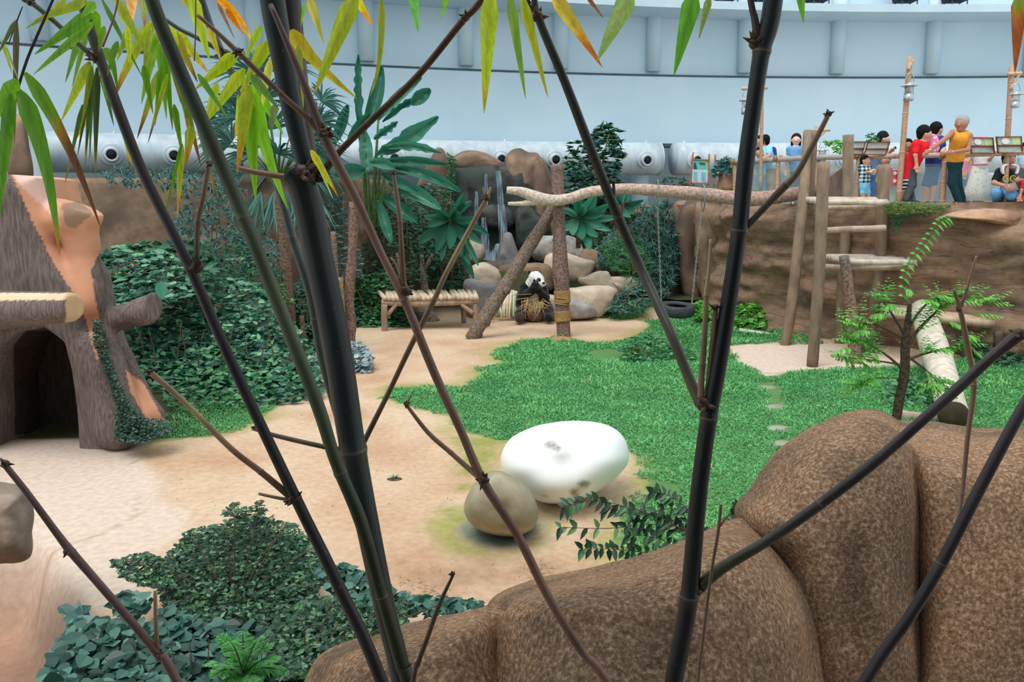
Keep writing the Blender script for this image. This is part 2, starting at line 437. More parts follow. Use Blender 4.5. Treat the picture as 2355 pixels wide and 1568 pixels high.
def stratamat():
    m, nt, b = newmat('layered_cliff', .9, .12)
    n = N(nt, 'ShaderNodeTexNoise', Scale=1.4, Detail=9, Roughness=.6); nt.links.new(coords(nt, (1, 1, 3.2)), n.inputs[0])
    f = N(nt, 'ShaderNodeTexNoise', Scale=9, Detail=6); nt.links.new(coords(nt), f.inputs[0])
    r = ramp(nt, [(.28, srgb(104, 88, 78)), (.45, srgb(132, 110, 94)), (.6, srgb(158, 128, 104)), (.72, srgb(134, 114, 100))]); nt.links.new(n.outputs[0], r.inputs[0])
    # thin dark cracks that run along the layers
    w = N(nt, 'ShaderNodeTexNoise', Scale=.7, Detail=4, Distortion=.3); nt.links.new(coords(nt, (.35, .35, 3.4)), w.inputs[0])
    k = N(nt, 'ShaderNodeMath', operation='PINGPONG'); k.inputs[1].default_value = .055; nt.links.new(w.outputs[0], k.inputs[0])
    kr = ramp(nt, [(.0, (.66, .62, .6, 1)), (.05, (1, 1, 1, 1))]); k2 = N(nt, 'ShaderNodeMath', operation='MULTIPLY'); k2.inputs[1].default_value = 18.
    nt.links.new(k.outputs[0], k2.inputs[0]); nt.links.new(k2.outputs[0], kr.inputs[0])
    fr = ramp(nt, [(.3, (.82, .82, .82, 1)), (.7, (1.1, 1.1, 1.1, 1))]); nt.links.new(f.outputs[0], fr.inputs[0])
    c = mixc(nt, 1.0, r.outputs[0], kr.outputs[0], 'MULTIPLY'); c = mixc(nt, 1.0, c, fr.outputs[0], 'MULTIPLY')
    nt.links.new(c, b.inputs['Base Color'])
    ad = N(nt, 'ShaderNodeMath', operation='MULTIPLY_ADD'); ad.inputs[1].default_value = .4
    nt.links.new(f.outputs[0], ad.inputs[0]); nt.links.new(kr.outputs[0], ad.inputs[2]); bump(nt, b, ad.outputs[0], .05, .7)
    return m
M['cliff'] = stratamat()
M['cliff_left'] = rockmat('left_wall_rock', srgb(120, 100, 84), srgb(150, 126, 104), srgb(104, 90, 78), scale=5)
M['deck'] = noisemat('deck_stone', srgb(160, 152, 140), srgb(184, 176, 164), scale=4)
def watermat():
    m, nt, b = newmat('pond_water', .08, .5); b.inputs['Base Color'].default_value = srgb(84, 88, 62)
    n = N(nt, 'ShaderNodeTexNoise', Scale=5, Detail=3); nt.links.new(coords(nt, (1, 2, 1)), n.inputs[0]); bump(nt, b, n.outputs[0], .02, .3); return m
M['water'] = watermat()

# ================================================================ the hall
CX, CY, CR = 14.8, -30.8, 57.9
def arc(ang, r=CR): return np.array([CX + r * math.sin(ang), CY + r * math.cos(ang)])
def sweep(name, prof, a0=-41, a1=14, n=110, mat=None, label=None, kind='structure', parent=None):
    """prof: closed list of (radius offset, z) swept round the hall's centre"""
    A = np.radians(np.linspace(a0, a1, n)); k = len(prof)
    V = np.array([[*arc(a, CR + p[0]), p[1]] for a in A for p in prof])
    F = [(i * k + j, i * k + (j + 1) % k, (i + 1) * k + (j + 1) % k, (i + 1) * k + j) for i in range(n - 1) for j in range(k)]
    F += [tuple(range(k))[::-1], tuple((n - 1) * k + j for j in range(k))]
    return tag(mesh(name, V, F, mat, parent, False), label, None, None, kind)
zL, zM = EYE + 1.93, EYE + 4.0
Z0 = 1.6
W1 = sweep('wall_back', [(0, zL), (.6, zL), (.6, zM + 3.2), (.12, zM + 3.2), (.12, zM + .02), (0, zM - .02)], mat=M['wall'], label='pale blue curved wall of the hall')
sweep('trim_1', [(-.01, zM - .03), (.1, zM - .03), (.1, zM + .03), (-.01, zM + .03)], mat=M['seam'], label='dark seam across the blue wall')
sweep('wall_undercroft', [(1.6, -1), (1.9, -1), (1.9, zL + .2), (1.6, zL + .2)], mat=M['under'], label='grey wall behind the air ducts')
sweep('trim_2', [(.0, zL - .1), (.5, zL - .1), (.5, zL + .0), (.0, zL + .0)], mat=M['seam'], label='dark edge under the blue wall')
def wall_az(px, py=160):
    """azimuth on the wall circle for pixel column px"""
    d = rays(px, py); d = d[:2] / np.linalg.norm(d[:2]); c = np.array((CX, CY)); b = -d.dot(c); q = c.dot(c) - CR * CR
    t = -b + math.sqrt(b * b - q); h = d * t - c
    return math.atan2(h[0], h[1])
mb = MB()
for i, px in enumerate([-120, 100, 330, 590, 845, 1073, 1290, 1503, 1712, 1925, 2143, 2370]):
    a = wall_az(px); p0 = arc(a, CR + .02)
    mb = MB(); mb.lathe((*p0, zM + .12), [(.22, 0), (.22, 2.6)], 20)
    tag(mb.build('trim_%d' % (i + 3), M['wall_trim']), 'round pilaster standing on the blue wall', None, None, 'structure')
# the gallery floor above
zG = EYE + 5.72
sweep('ceiling_balcony', [(-1.3, zG), (-1.3, zG + .22), (3, zG + .22), (3, zG)], mat=M['wall_trim'], label='projecting balcony slab above the blue wall')
sweep('wall_upper', [(1.7, zG + .2), (2.0, zG + .2), (2.0, zG + 4), (1.7, zG + 4)], mat=M['pink'], label='pink wall behind the upper balcony')
M['winlight'] = noisemat('upper_window_glass', srgb(214, 232, 244), srgb(228, 240, 248), rough=.2, bmp=0)
M['white'] = noisemat('white_paint', srgb(220, 224, 226), srgb(236, 238, 238), bmp=0)
M['black'] = noisemat('black_fabric', srgb(28, 32, 36), srgb(44, 48, 54), bmp=0)
k = 0
for px in (1505, 1570, 1800, 1855, 1990, 2050, 2085, 2190, 2310, 1320, 1400):
    a = wall_az(px, 5); k += 1
    p0 = arc(a, CR + 1.66); e = empty('window_%d' % k, (*p0, zG + .3), 'small pale window in the pink upper wall', None, None, 'structure')
    mb = MB(); mb.box((*p0, zG + .75), (.66, .06, .9), rz=-a); mb.build('window_frame', M['white'], e, False)
    p1 = arc(a, CR + 1.61); mb = MB(); mb.box((*p1, zG + .75), (.54, .04, .78), rz=-a); mb.build('pane', M['winlight'], e, False)
for i, px in enumerate((1510, 1655, 1735, 1862, 2062, 2175)):
    a = wall_az(px, 5); p0 = arc(a, CR - .6)
    e = empty('lounge_chair', (*p0, zG + .22), ['dark lounge chair on the upper balcony, leftmost of six', 'dark balcony chair second from the left', 'dark balcony chair just left of the thick black bamboo',
              'dark balcony chair beside the pink wall window, third from the right', 'dark balcony chair second from the right', 'dark balcony chair at the right, last of the six'][i], 'chair', 'chairs on the upper balcony')
    mb = MB(); mb.box((*p0, zG + .52), (.6, .55, .1), rz=-a); mb.build('seat', M['black'], e)
    q = arc(a, CR - .33); mb = MB(); mb.box((*q, zG + .8), (.6, .08, .5), rz=-a); mb.build('backrest', M['black'], e)
    for s in (-.24, .24):
        for rr in (-.82, -.38):
            q = arc(a + s / CR, CR + rr); mb = MB(); mb.tube([(*q, zG + .22), (*q, zG + .5)], .02, 6); mb.build('leg', M['seam'], e)
# ducts
def duct(px0, px1, label, nozzles, hangers, rad=.5, zc=EYE + 1.42, off=-.55):
    a0, a1 = wall_az(px0, 360), wall_az(px1, 360); A = np.linspace(a0, a1, 40)
    pts = [(*arc(a, CR + off), zc) for a in A]
    e = empty('air_duct', pts[20], label, 'duct')
    mb = MB(); rr = np.full(40, rad); mb.tube(pts, rr, 28)
    for j in range(3, 40, 6):
        d = norm(np.array(pts[j]) - np.array(pts[j - 1])); mb.tube([np.array(pts[j]) - d * .02, np.array(pts[j]) + d * .02], rad * 1.02, 28)
    mb.build('duct_body', M['duct'], e)
    for px, py in nozzles:
        a = wall_az(px, 360); c = arc(a, CR + off); ax = norm(np.array([*(-(c - np.array((CX, CY)))), -5.])); ax = norm(np.array([ax[0], ax[1], -.12]))
        b0 = np.array((*c, zc)) + ax * (rad * .85)
        o = MB().lathe(b0, [(.26, 0), (.27, .13), (.235, .16), (.16, .13), (.19, .2), (.17, .28), (.12, .28), (.12, .1)], 22, ax).build('nozzle', M['duct'], e)
        MB().lathe(b0, [(.125, .262), (.125, .27)], 18, ax).build('opening', M['duct_hole'], o)
    for px in hangers:
        a = wall_az(px, 340); c = arc(a, CR + off - .2); MB().tube([(*c, zc + rad * .8), (*c, zL + .02)], .02, 6).build('hanger_rod', M['white'], e)
duct(70, 1500, 'long pale grey air duct with round nozzles below the blue wall', [(257, 0), (397, 0), (890, 0), (1130, 0), (1252, 0), (1458, 0)], (150, 265, 405, 1146, 1298, 1467))
duct(1535, 2420, 'pale grey air duct behind the visitors, right of the column', [(1570, 0), (1675, 0), (1792, 0), (1905, 0)], (1553, 1708, 1990))
for px, nm in ((1494, 'round grey column under the ducts'),):
    a = wall_az(px, 400); c = arc(a, CR + .9); tag(MB().lathe((*c, 0), [(.28, 0), (.28, zL)], 24).build('wall_column', M['wall_trim']), nm, None, None, 'structure')
# small tower at far left with pale panel
tag(MB().box((*arc(wall_az(60, 360), CR - 1.7), 3.2), (1.1, .4, 1.9), rz=R(30)).build('duct_end_box', M['duct'], None, False), 'pale boxed end of the air duct at the far left', 'duct')

# ================================================================ unseen viewing gallery round the camera, added to shade the bamboo and boulders
M['gallery'] = noisemat('gallery_shade_tone', srgb(84, 80, 76), srgb(94, 90, 84), bmp=0)
def slab(name, lo, hi, mat, label):
    c = (np.array(lo) + hi) / 2; return tag(MB().box(c, np.array(hi) - lo).build(name, mat, None, False), label, None, None, 'structure')
slab('ceiling_shade_gallery', (-5, -5, 4.9), (6, .2, 5.1), M['gallery'], 'unseen gallery roof slab added to shade the bamboo')
slab('wall_shade_gallery', (-5, -5.2, -1), (6, -5, 5.1), M['gallery'], 'unseen dark gallery wall added behind the camera to darken the boulder fronts')
slab('floor_gallery', (-5, -5, .7), (6, .3, .9), M['gallery'], 'unseen floor of the viewing gallery')

# ================================================================ ground
def gp(pts, z=0.0): a = np.array(pts, float); return G(a[:, 0], a[:, 1], z)[:, :2]
LAWN = gp([(885, 915), (900, 897), (1000, 893), (1060, 895), (1105, 868), (1115, 845), (1165, 833), (1140, 812), (1200, 787), (1290, 778), (1370, 792), (1460, 780), (1500, 752), (1490, 738),
           (1560, 735), (1640, 722), (1700, 722), (1790, 745), (1815, 778), (1740, 792), (1665, 800), (1690, 830), (1760, 868), (1850, 850), (2000, 845), (2140, 842), (2230, 818), (2400, 850), (2500, 900), (2420, 1010), (2300, 1120), (1900, 1400), (1500, 1320), (1440, 1265),
           (1450, 1180), (1500, 1110), (1490, 1060), (1445, 1015), (1250, 1000), (1150, 1008), (1060, 990), (1030, 955), (960, 940)])
LAWN2 = gp([(330, 1010), (360, 975), (430, 950), (560, 925), (620, 935), (600, 965), (520, 990), (430, 1008)])
LAWN3 = gp([(1380, 733), (1400, 705), (1470, 695), (1560, 700), (1500, 722), (1440, 735)])
DROP = gp([(-400, 1262), (62, 1258), (80, 1290), (130, 1370), (215, 1452), (420, 1420), (760, 1500), (900, 1600), (760, 2300), (-900, 2300)])
PAVE = gp([(-300, 1040), (140, 1010), (280, 1015), (330, 1060), (370, 1110), (360, 1150), (440, 1180), (420, 1230), (300, 1290), (330, 1350), (60, 1500), (-300, 1300)])
PAVE2 = gp([(1660, 800), (1720, 790), (1830, 778), (1960, 800), (2100, 815), (2230, 850), (2200, 880), (2000, 850), (1840, 850), (1760, 870), (1700, 830)])
ROCKRING = gp([(1150, 1215)])[0]
def ground_z(x, y):
    z = .03 * fbm(np.stack([x, y, x * 0], -1), .5, 3)
    t = np.clip((y - 17.9) / 1.0, 0, 1); z = z + .25 * t * t * (3 - 2 * t)
    t = np.clip((y - 21.5) / 3, 0, 1); z = z + 1.6 * t
    t = np.clip((-x - 3.4 - .12 * (y - 8)) / 3, 0, 1) * np.clip((y - 9.0) / 2, 0, 1); z = z + .7 * t
    d = polydist(x, y, DROP); t = np.clip(.5 - d / .3, 0, 1); z = z - .62 * t * t * (3 - 2 * t) - .03 * np.clip(.5 - d / 2, 0, 1)
    return z
xs = np.concatenate([np.arange(-16, -5, .3), np.arange(-5, 4, .055), np.arange(4, 18, .25)])
ys = np.concatenate([np.arange(.2, 7, .055), np.arange(7, 20, .12), np.arange(20, 30, .4)])
XX, YY = np.meshgrid(xs, ys); x, y = XX.ravel(), YY.ravel(); z = ground_z(x, y)
p3 = np.stack([x, y, z * 0], -1); nz = fbm(p3, 1.3, 9, 4); nf = fbm(p3, 5, 4, 3)
sand = np.array(srgb(204, 178, 152)[:3]); sand2 = np.array(srgb(184, 146, 116)[:3]); pave = np.array(srgb(208, 188, 172)[:3]); moss = np.array(srgb(150, 152, 84)[:3])
soil = np.array(srgb(92, 128, 78)[:3]); algae = np.array(srgb(118, 126, 112)[:3]); low = np.array(srgb(176, 140, 118)[:3]); litter = np.array(srgb(150, 118, 90)[:3])
def mixv(a, b, t): t = np.clip(t, 0, 1)[:, None]; return a * (1 - t) + b * t
c = mixv(np.tile(sand, (len(x), 1)), sand2, .3 + .6 * nz)
dl = np.minimum(np.minimum(polydist(x, y, LAWN), polydist(x, y, LAWN2)), polydist(x, y, LAWN3))
c = mixv(c, moss, (1 - dl / .38 + .6 * nz) * .75)
dp = np.minimum(polydist(x, y, PAVE), polydist(x, y, PAVE2)); c = mixv(c, pave, .5 - dp / .1)
gw = np.abs(fbm(p3, .9, 21, 2)); c = mixv(c, litter, (dp < -.05) * (1 - gw / .03) * .6)
c = mixv(c, soil, .5 - (dl + .12 * nf) / .1)
dr = np.hypot(x - ROCKRING[0] + .05, (y - ROCKRING[1]) * 1.1) + .07 * nf + .1 * fbm(p3, 2.2, 17, 2)
c = mixv(c, moss, (1 - np.abs(dr - .45) / .2) * (.45 + .5 * (x < ROCKRING[0] - .1))); dm = polydist(x, y, gp([(1040, 1010), (1140, 1000), (1160, 1080), (1090, 1100), (1050, 1200), (1020, 1190), (1070, 1090)])); c = mixv(c, moss * .9, (.35 - dm / .22 + .7 * nf) * .8); c = mixv(c, algae, (.40 - dr) / .1 + .3 * nf)
d4 = polydist(x, y, gp([(900, 1290), (1300, 1260), (1420, 1330), (1250, 1380), (900, 1420)])); c = mixv(c, litter, (.3 - d4 / .5 + .5 * nf) * .5)
c = mixv(c, low, .5 - polydist(x, y, DROP) / .3)
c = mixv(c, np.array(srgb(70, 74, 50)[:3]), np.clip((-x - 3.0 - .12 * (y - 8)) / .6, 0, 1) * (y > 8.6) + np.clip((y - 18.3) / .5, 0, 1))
c = mixv(c, np.array(srgb(120, 124, 108)[:3]), (.5 - np.abs(np.hypot((x - 3.3) / .5, (y - 8.9) / 1.6) - .4) * 2) * (nf > -.2) * .7)
nx_, ny_ = len(xs), len(ys)
F = np.array([(j * nx_ + i, j * nx_ + i + 1, (j + 1) * nx_ + i + 1, (j + 1) * nx_ + i) for j in range(ny_ - 1) for i in range(nx_ - 1)])
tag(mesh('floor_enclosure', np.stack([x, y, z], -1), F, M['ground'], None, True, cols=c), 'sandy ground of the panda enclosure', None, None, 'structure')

# ================================================================ right-hand cliff and visitor deck
CB = [(1560, 24.0), (1590, 21.0)]
base = [(2.6, 26.0), (3.9, 22.5)] + [tuple(G(px, py)[:2]) for px, py in ((1628, 722), (1700, 748), (1830, 768), (2000, 792), (2200, 816), (2400, 846), (2650, 905))] + [(10.5, 9.5)]
bp = smoothpath(base, 14); nz_ = 46; V = []; dd = norm(np.gradient(bp, axis=0)); outn = np.stack([dd[:, 1], -dd[:, 0]], 1)
if outn[len(outn) // 2][1] > 0: outn = -outn
DECKZ = EYE - .02
for i in range(nz_ + 1):
    t = i / nz_; zz = -.1 + (DECKZ + .02 + .1) * t
    q = np.stack([bp[:, 0], bp[:, 1], np.full(len(bp), zz)], 1)
    s = fbm(q * np.array((1, 1, 2.6)), .8, 31, 4) * .2
    ledge = .16 * np.exp(-((t - .86) / .09) ** 2) + .05 * vnoise(np.stack([q[:, 0] * .4, q[:, 1] * .4, q[:, 2] * 5], 1), 1, 5) - .12 * (1 - t)
    b = q.copy(); b[:, :2] += outn * (s + ledge + .05)[:, None]; V.append(b)
V = np.array(V); n = len(bp)
F = [(i * n + j, i * n + j + 1, (i + 1) * n + j + 1, (i + 1) * n + j) for i in range(nz_) for j in range(n - 1)]
# deck top joins the cliff's edge to the hall wall
top = V[-1]; VV = V.reshape(-1, 3)
tag(mesh('wall_cliff', VV, F, M['cliff'], None, True), 'layered brown rock cliff under the visitor deck', None, None, 'structure')
inn = np.array([[*arc(math.atan2(t[0] - CX, t[1] - CY) , CR + 1.4), DECKZ] for t in top])
q = np.concatenate([top + np.array((0, 0, -.01)), np.stack([np.linspace(3, 24, n), np.linspace(28.5, 27, n), np.full(n, DECKZ)], 1)])
tag(mesh('floor_deck', q, [(j, j + 1, n + j + 1, n + j) for j in range(n - 1)], M['deck'], None, False), 'pale stone floor of the visitor deck', None, None, 'structure')
DECK_EDGE = top
# left retaining wall
lb = smoothpath([(-11.5, 15.5), (-9, 15.9), (-6.5, 16.4), (-4.6, 16.9), (-3.6, 17.6), (-3.0, 19.5), (-2.9, 22)], 14); n = len(lb); V = []
for i in range(31):
    t = i / 30; q = np.stack([lb[:, 0], lb[:, 1], np.full(n, -.2 + 3.32 * t)], 1); s = fbm(q * np.array((1, 1, 1.8)), .7, 41, 4) * .12 + .03 * vnoise(q * np.array((.5, .5, 4)), 1, 6)
    dn = norm(np.gradient(lb, axis=0)); q[:, 0] += dn[:, 1] * (s + .1 * t * t); q[:, 1] -= dn[:, 0] * (s - .05); V.append(q)
bk = V[-1].copy(); bk[:, 1] += .5; V.append(bk); bk = bk.copy(); bk[:, 2] -= 2; V.append(bk)
tag(mesh('wall_left', np.array(V).reshape(-1, 3), [(i * n + j, i * n + j + 1, (i + 1) * n + j + 1, (i + 1) * n + j) for i in range(32) for j in range(n - 1)], M['cliff_left'], None, True), 'brown rock wall behind the left plants', None, None, 'structure')
# undercroft shelf behind the ponds, holding the back plants
tag(MB().box((-1.5, 26.4, 1.2), (16, 3.2, 2.6)).build('wall_planter', M['rock_dark'], None, False), 'dark bank behind the plants under the ducts', None, None, 'structure')
boulder('rock_column', [(22, 410), (18, 330), (26, 285), (44, 262), (58, 275), (66, 320), (76, 410)], 12.5, .6, M['rock_brown'], seed=90, flat=.4, label='narrow brown rock standing at the far left behind the den tree', kind='structure', cat=None)
# ================================================================ waterfall, ponds and boulders
MO = M
def waterfall_mat():
    m, nt, b = newmat('falling_water', .15, .5); b.inputs['Base Color'].default_value = srgb(170, 200, 220)
    n = N(nt, 'ShaderNodeTexNoise', Scale=6, Detail=5); nt.links.new(coords(nt, (5, 1, .5)), n.inputs[0])
    r = ramp(nt, [(.40, (.04, .04, .04, 1)), (.68, (.5, .5, .5, 1))]); nt.links.new(n.outputs[0], r.inputs[0]); nt.links.new(r.outputs[0], b.inputs['Alpha']); return m
M['fall'] = waterfall_mat()
boulder('waterfall_rock', [(1020, 392), (1150, 386), (1240, 388), (1262, 470), (1290, 560), (1290, 640), (1030, 640), (1010, 520), (1005, 440)], 22.4, 1.6, M['rock_dark'], seed=3, rough=.05, flat=.25,
        label='dark wet rock face that the waterfall runs down', kind='structure', cat=None)
for nm, px, Y, T, mt, lb in [
    ('cliff_rock', [(985, 380), (1000, 345), (1012, 338), (1025, 355), (1040, 420), (1035, 520), (1010, 600), (960, 600), (940, 520), (960, 440)], 22.2, 1.2, 'rock_brown', 'tall brown rock left of the waterfall, under the big leaves'),
    ('cliff_rock', [(1030, 372), (1060, 350), (1090, 345), (1130, 358), (1155, 372), (1168, 388), (1100, 394), (1040, 392)], 22.7, 1.3, 'rock_brown', 'wide brown rock lying across the top of the waterfall'),
    ('cliff_rock', [(1160, 375), (1175, 350), (1195, 344), (1215, 356), (1240, 362), (1250, 420), (1262, 560), (1200, 560), (1178, 450)], 22.3, 1.4, 'rock_brown', 'rounded brown rock right of the waterfall'),
    ('cliff_rock', [(1225, 400), (1238, 368), (1250, 366), (1275, 430), (1300, 520), (1300, 600), (1230, 600)], 21.9, 1.2, 'rock_brown', 'pointed brown rock behind the top of the swing post'),
    ('wet_rock', [(1105, 485), (1130, 470), (1170, 478), (1184, 500), (1180, 520), (1150, 530), (1110, 520)], 21.5, .8, 'rock_dark', 'wet round rock splashed halfway down the waterfall'),
    ('wet_rock', [(1185, 490), (1210, 474), (1235, 490), (1270, 520), (1262, 570), (1200, 575), (1185, 540)], 21.4, .9, 'rock_dark', 'dark wet rock right of the falling water'),
    ('boulder', [(1078, 560), (1090, 545), (1110, 560), (1116, 585), (1100, 605), (1080, 600)], 20.3, .7, 'rock_tan', 'tan rock between the broad leaves and the upper pool'),
    ('boulder', [(1142, 600), (1152, 560), (1160, 540), (1175, 540), (1185, 565), (1198, 600), (1195, 650), (1165, 660), (1145, 640)], 19.7, .7, 'rock_grey', 'upright grey cone-shaped rock in front of the waterfall'),
    ('boulder', [(1068, 625), (1090, 608), (1120, 605), (1150, 625), (1155, 645), (1140, 665), (1080, 655)], 18.9, .9, 'rock_tan', 'tan boulder with a grey water stain, left of the leaning log'),
    ('boulder', [(1062, 660), (1075, 640), (1110, 648), (1145, 655), (1150, 690), (1140, 732), (1075, 730)], 18.4, .9, 'rock_grey', 'grey boulder beside the bench end'),
    ('boulder', [(1100, 680), (1130, 662), (1165, 665), (1196, 676), (1215, 700), (1210, 735), (1110, 735)], 18.3, .6, 'rock_tan', 'low rock behind the split bamboo sticks'),
    ('boulder', [(1222, 570), (1240, 545), (1290, 540), (1325, 550), (1345, 580), (1340, 600), (1240, 600)], 20.2, 1.0, 'rock_grey', 'big rounded rock behind the swing post, topmost of the right heap'),
    ('boulder', [(1252, 600), (1265, 582), (1300, 580), (1340, 595), (1366, 605), (1350, 640), (1330, 650), (1258, 640)], 19.4, 1.0, 'rock_tan', 'pale angular boulder right of the swing post above the pool'),
    ('boulder', [(1330, 640), (1345, 636), (1370, 625), (1398, 624), (1410, 645), (1440, 660), (1420, 680), (1340, 658)], 18.9, .7, 'rock_tan', 'tan humped boulder at the right edge of the pool'),
    ('boulder', [(1395, 640), (1430, 634), (1465, 636), (1470, 660), (1440, 680), (1400, 670)], 19.0, .6, 'rock_tan', 'flat pale boulder beside the feathery shrubs'),
    ('boulder', [(1300, 668), (1330, 660), (1380, 658), (1415, 665), (1420, 690), (1395, 715), (1370, 730), (1310, 720)], 18.1, .7, 'rock_tan', 'long pale rock with a speckled patch, right of the swing post'),
    ('boulder', [(1212, 690), (1240, 680), (1280, 680), (1310, 695), (1310, 735), (1215, 735)], 18.3, .6, 'rock_tan', 'pale rock behind the panda\'s back'),
    ('boulder', [(1262, 735), (1268, 700), (1300, 690), (1340, 695), (1368, 712), (1368, 728), (1330, 736)], 17.6, .6, 'rock_grey', 'smooth grey rock with a white stain, right behind the swing post'),
    ('boulder', [(1150, 618), (1190, 606), (1230, 604), (1268, 610), (1275, 650), (1262, 672), (1160, 672)], 19.0, .6, 'rock_brown', 'brown ledge of rock under the small spillway behind the panda'),
    ('boulder', [(1100, 612), (1120, 600), (1150, 606), (1165, 640), (1160, 668), (1110, 665)], 19.6, .5, 'rock_brown', 'brown rock below the upright grey cone rock'),
    ('boulder', [(1330, 600), (1350, 570), (1390, 590), (1400, 625), (1370, 650), (1335, 640)], 19.9, .6, 'rock_brown', 'brown rock half hidden by the feathery shrubs'),
]:
    boulder(nm, px, Y, T, M[mt], seed=len(bpy.data.objects), label=lb, group='rocks round the ponds', flat=.4, rough=.035)
def flat_poly(name, pts, z, mat, label, kind=None, depth=.04):
    g = gp(pts, z); n = len(g); v = [(*p, z) for p in g] + [(*p, z - depth) for p in g]
    return tag(mesh(name, v, [tuple(range(n)), tuple(range(2 * n - 1, n - 1, -1))] + [(j, n + j, n + (j + 1) % n, (j + 1) % n) for j in range(n)], mat, None, False), label, 'water' if not kind else None, None, kind)
flat_poly('pond_water', [(1100, 684), (1130, 650), (1180, 640), (1290, 636), (1400, 646), (1500, 630), (1640, 640), (1655, 686), (1560, 686), (1480, 678), (1400, 684), (1250, 688)], .34, M['water'], 'still green-brown water of the lower pond', 'stuff')
flat_poly('pool_water', [(1090, 625), (1100, 585), (1250, 580), (1300, 610), (1250, 622)], 1.02, M['water'], 'small upper pool at the foot of the waterfall', 'stuff', .5)
V = []; F = []; b = 0
for xa, xb, wa, wb, ya, yb, Ya in ((1152, 1160, 16, 22, 470, 560, 20.95), (1150, 1140, 20, 44, 560, 600, 20.85), (1118, 1116, 8, 12, 400, 520, 21.5), (1096, 1094, 8, 10, 440, 520, 21.5), (1112, 1118, 10, 26, 500, 598, 21.0), (1146, 1152, 12, 14, 392, 470, 21.5)):
    n = 7
    for side in (0, .03):
        for t in np.linspace(0, 1, 8): V.append(P(np.linspace(-.5, .5, n) * (wa + (wb - wa) * t) + xa + (xb - xa) * t, np.full(n, ya + (yb - ya) * t), Ya - .1 * t + side + .04 * np.sin(np.arange(n) * 2.1)))
    for k_ in (0, 8):
        for i in range(7):
            for j in range(n - 1): f = (b + (k_ + i) * n + j, b + (k_ + i) * n + j + 1, b + (k_ + i + 1) * n + j + 1, b + (k_ + i + 1) * n + j); F.append(f if k_ == 0 else f[::-1])
    b += 16 * n
V = np.concatenate(V)
tag(mesh('waterfall', V, F, M['fall']), 'thin veil of falling water down the dark rock', 'waterfall')

# ================================================================ white cooling pillow and the stone by it
def pillowmat():
    m, nt, b = newmat('glossy_white_ice_bed', .35, .4)
    n = N(nt, 'ShaderNodeTexNoise', Scale=5, Detail=7, Roughness=.65); nt.links.new(coords(nt), n.inputs[0])
    a = N(nt, 'ShaderNodeAttribute', attribute_name='col'); ad = N(nt, 'ShaderNodeMath', operation='MULTIPLY'); nt.links.new(a.outputs[0], ad.inputs[1]); nt.links.new(n.outputs[0], ad.inputs[0])
    r = ramp(nt, [(.28, srgb(246, 250, 252)), (.5, srgb(150, 145, 135)), (.6, srgb(96, 92, 84))]); nt.links.new(ad.outputs[0], r.inputs[0]); nt.links.new(r.outputs[0], b.inputs['Base Color']); return m
M['pillow'] = pillowmat()
c3 = G(1290, 1100)
PIL = boulder('ice_bed', [(1151, 1060), (1158, 1030), (1180, 1003), (1230, 980), (1290, 969), (1350, 968), (1400, 978), (1432, 1002), (1445, 1035), (1443, 1065), (1420, 1095), (1385, 1122), (1340, 1147), (1280, 1158), (1235, 1150), (1190, 1118), (1160, 1090)], 6.75, 1.05, M['pillow'], seed=2, rough=.004, rings=22, k=7, flat=.5, slope=.35, cols=(0, 0, 0), ctr=(1292, 1050),
        label='large glossy white rounded cooling bed lying on the grass', cat='panda bed')
def pillow_dirt(o):
    me = o.data; n = len(me.vertices); V = np.empty(n * 3, np.float32); me.vertices.foreach_get('co', V); V = V.reshape(-1, 3) + np.array(o.location)
    d = np.full(n, .36); cam_ = np.array((0, 0, EYE)); q = (V - cam_) @ _M; px = 1177.5 + q[:, 0] / -q[:, 2] * F_PX; py = 784 - q[:, 1] / -q[:, 2] * F_PX
    fr = V[:, 1] < 6.95
    for cx, cy, sx, sy, a in ((1275, 1026, 30, 12, .75), (1265, 1018, 16, 10, .3), (1344, 1112, 16, 14, .6), (1322, 1134, 15, 11, .6), (1215, 1078, 8, 6, .3), (1255, 1140, 25, 6, .3)):
        d += a * np.exp(-((px - cx) / sx) ** 2 - ((py - cy) / sy) ** 2) * fr
    a = me.attributes['col']; a.data.foreach_set('color', np.repeat(d, 4).astype(np.float32))
pillow_dirt(PIL)
boulder('boulder', [(1066, 1172), (1084, 1122), (1118, 1089), (1150, 1083), (1203, 1110), (1228, 1145), (1237, 1180), (1225, 1215), (1180, 1233), (1125, 1226), (1084, 1206)], 5.75, .62, rockmat('mossy_stone', srgb(150, 140, 118), srgb(176, 166, 146), srgb(128, 128, 98), scale=7, bmp=.01), seed=4, rough=.02, flat=.6,
        label='rounded grey-brown boulder leaning on the white cooling bed')

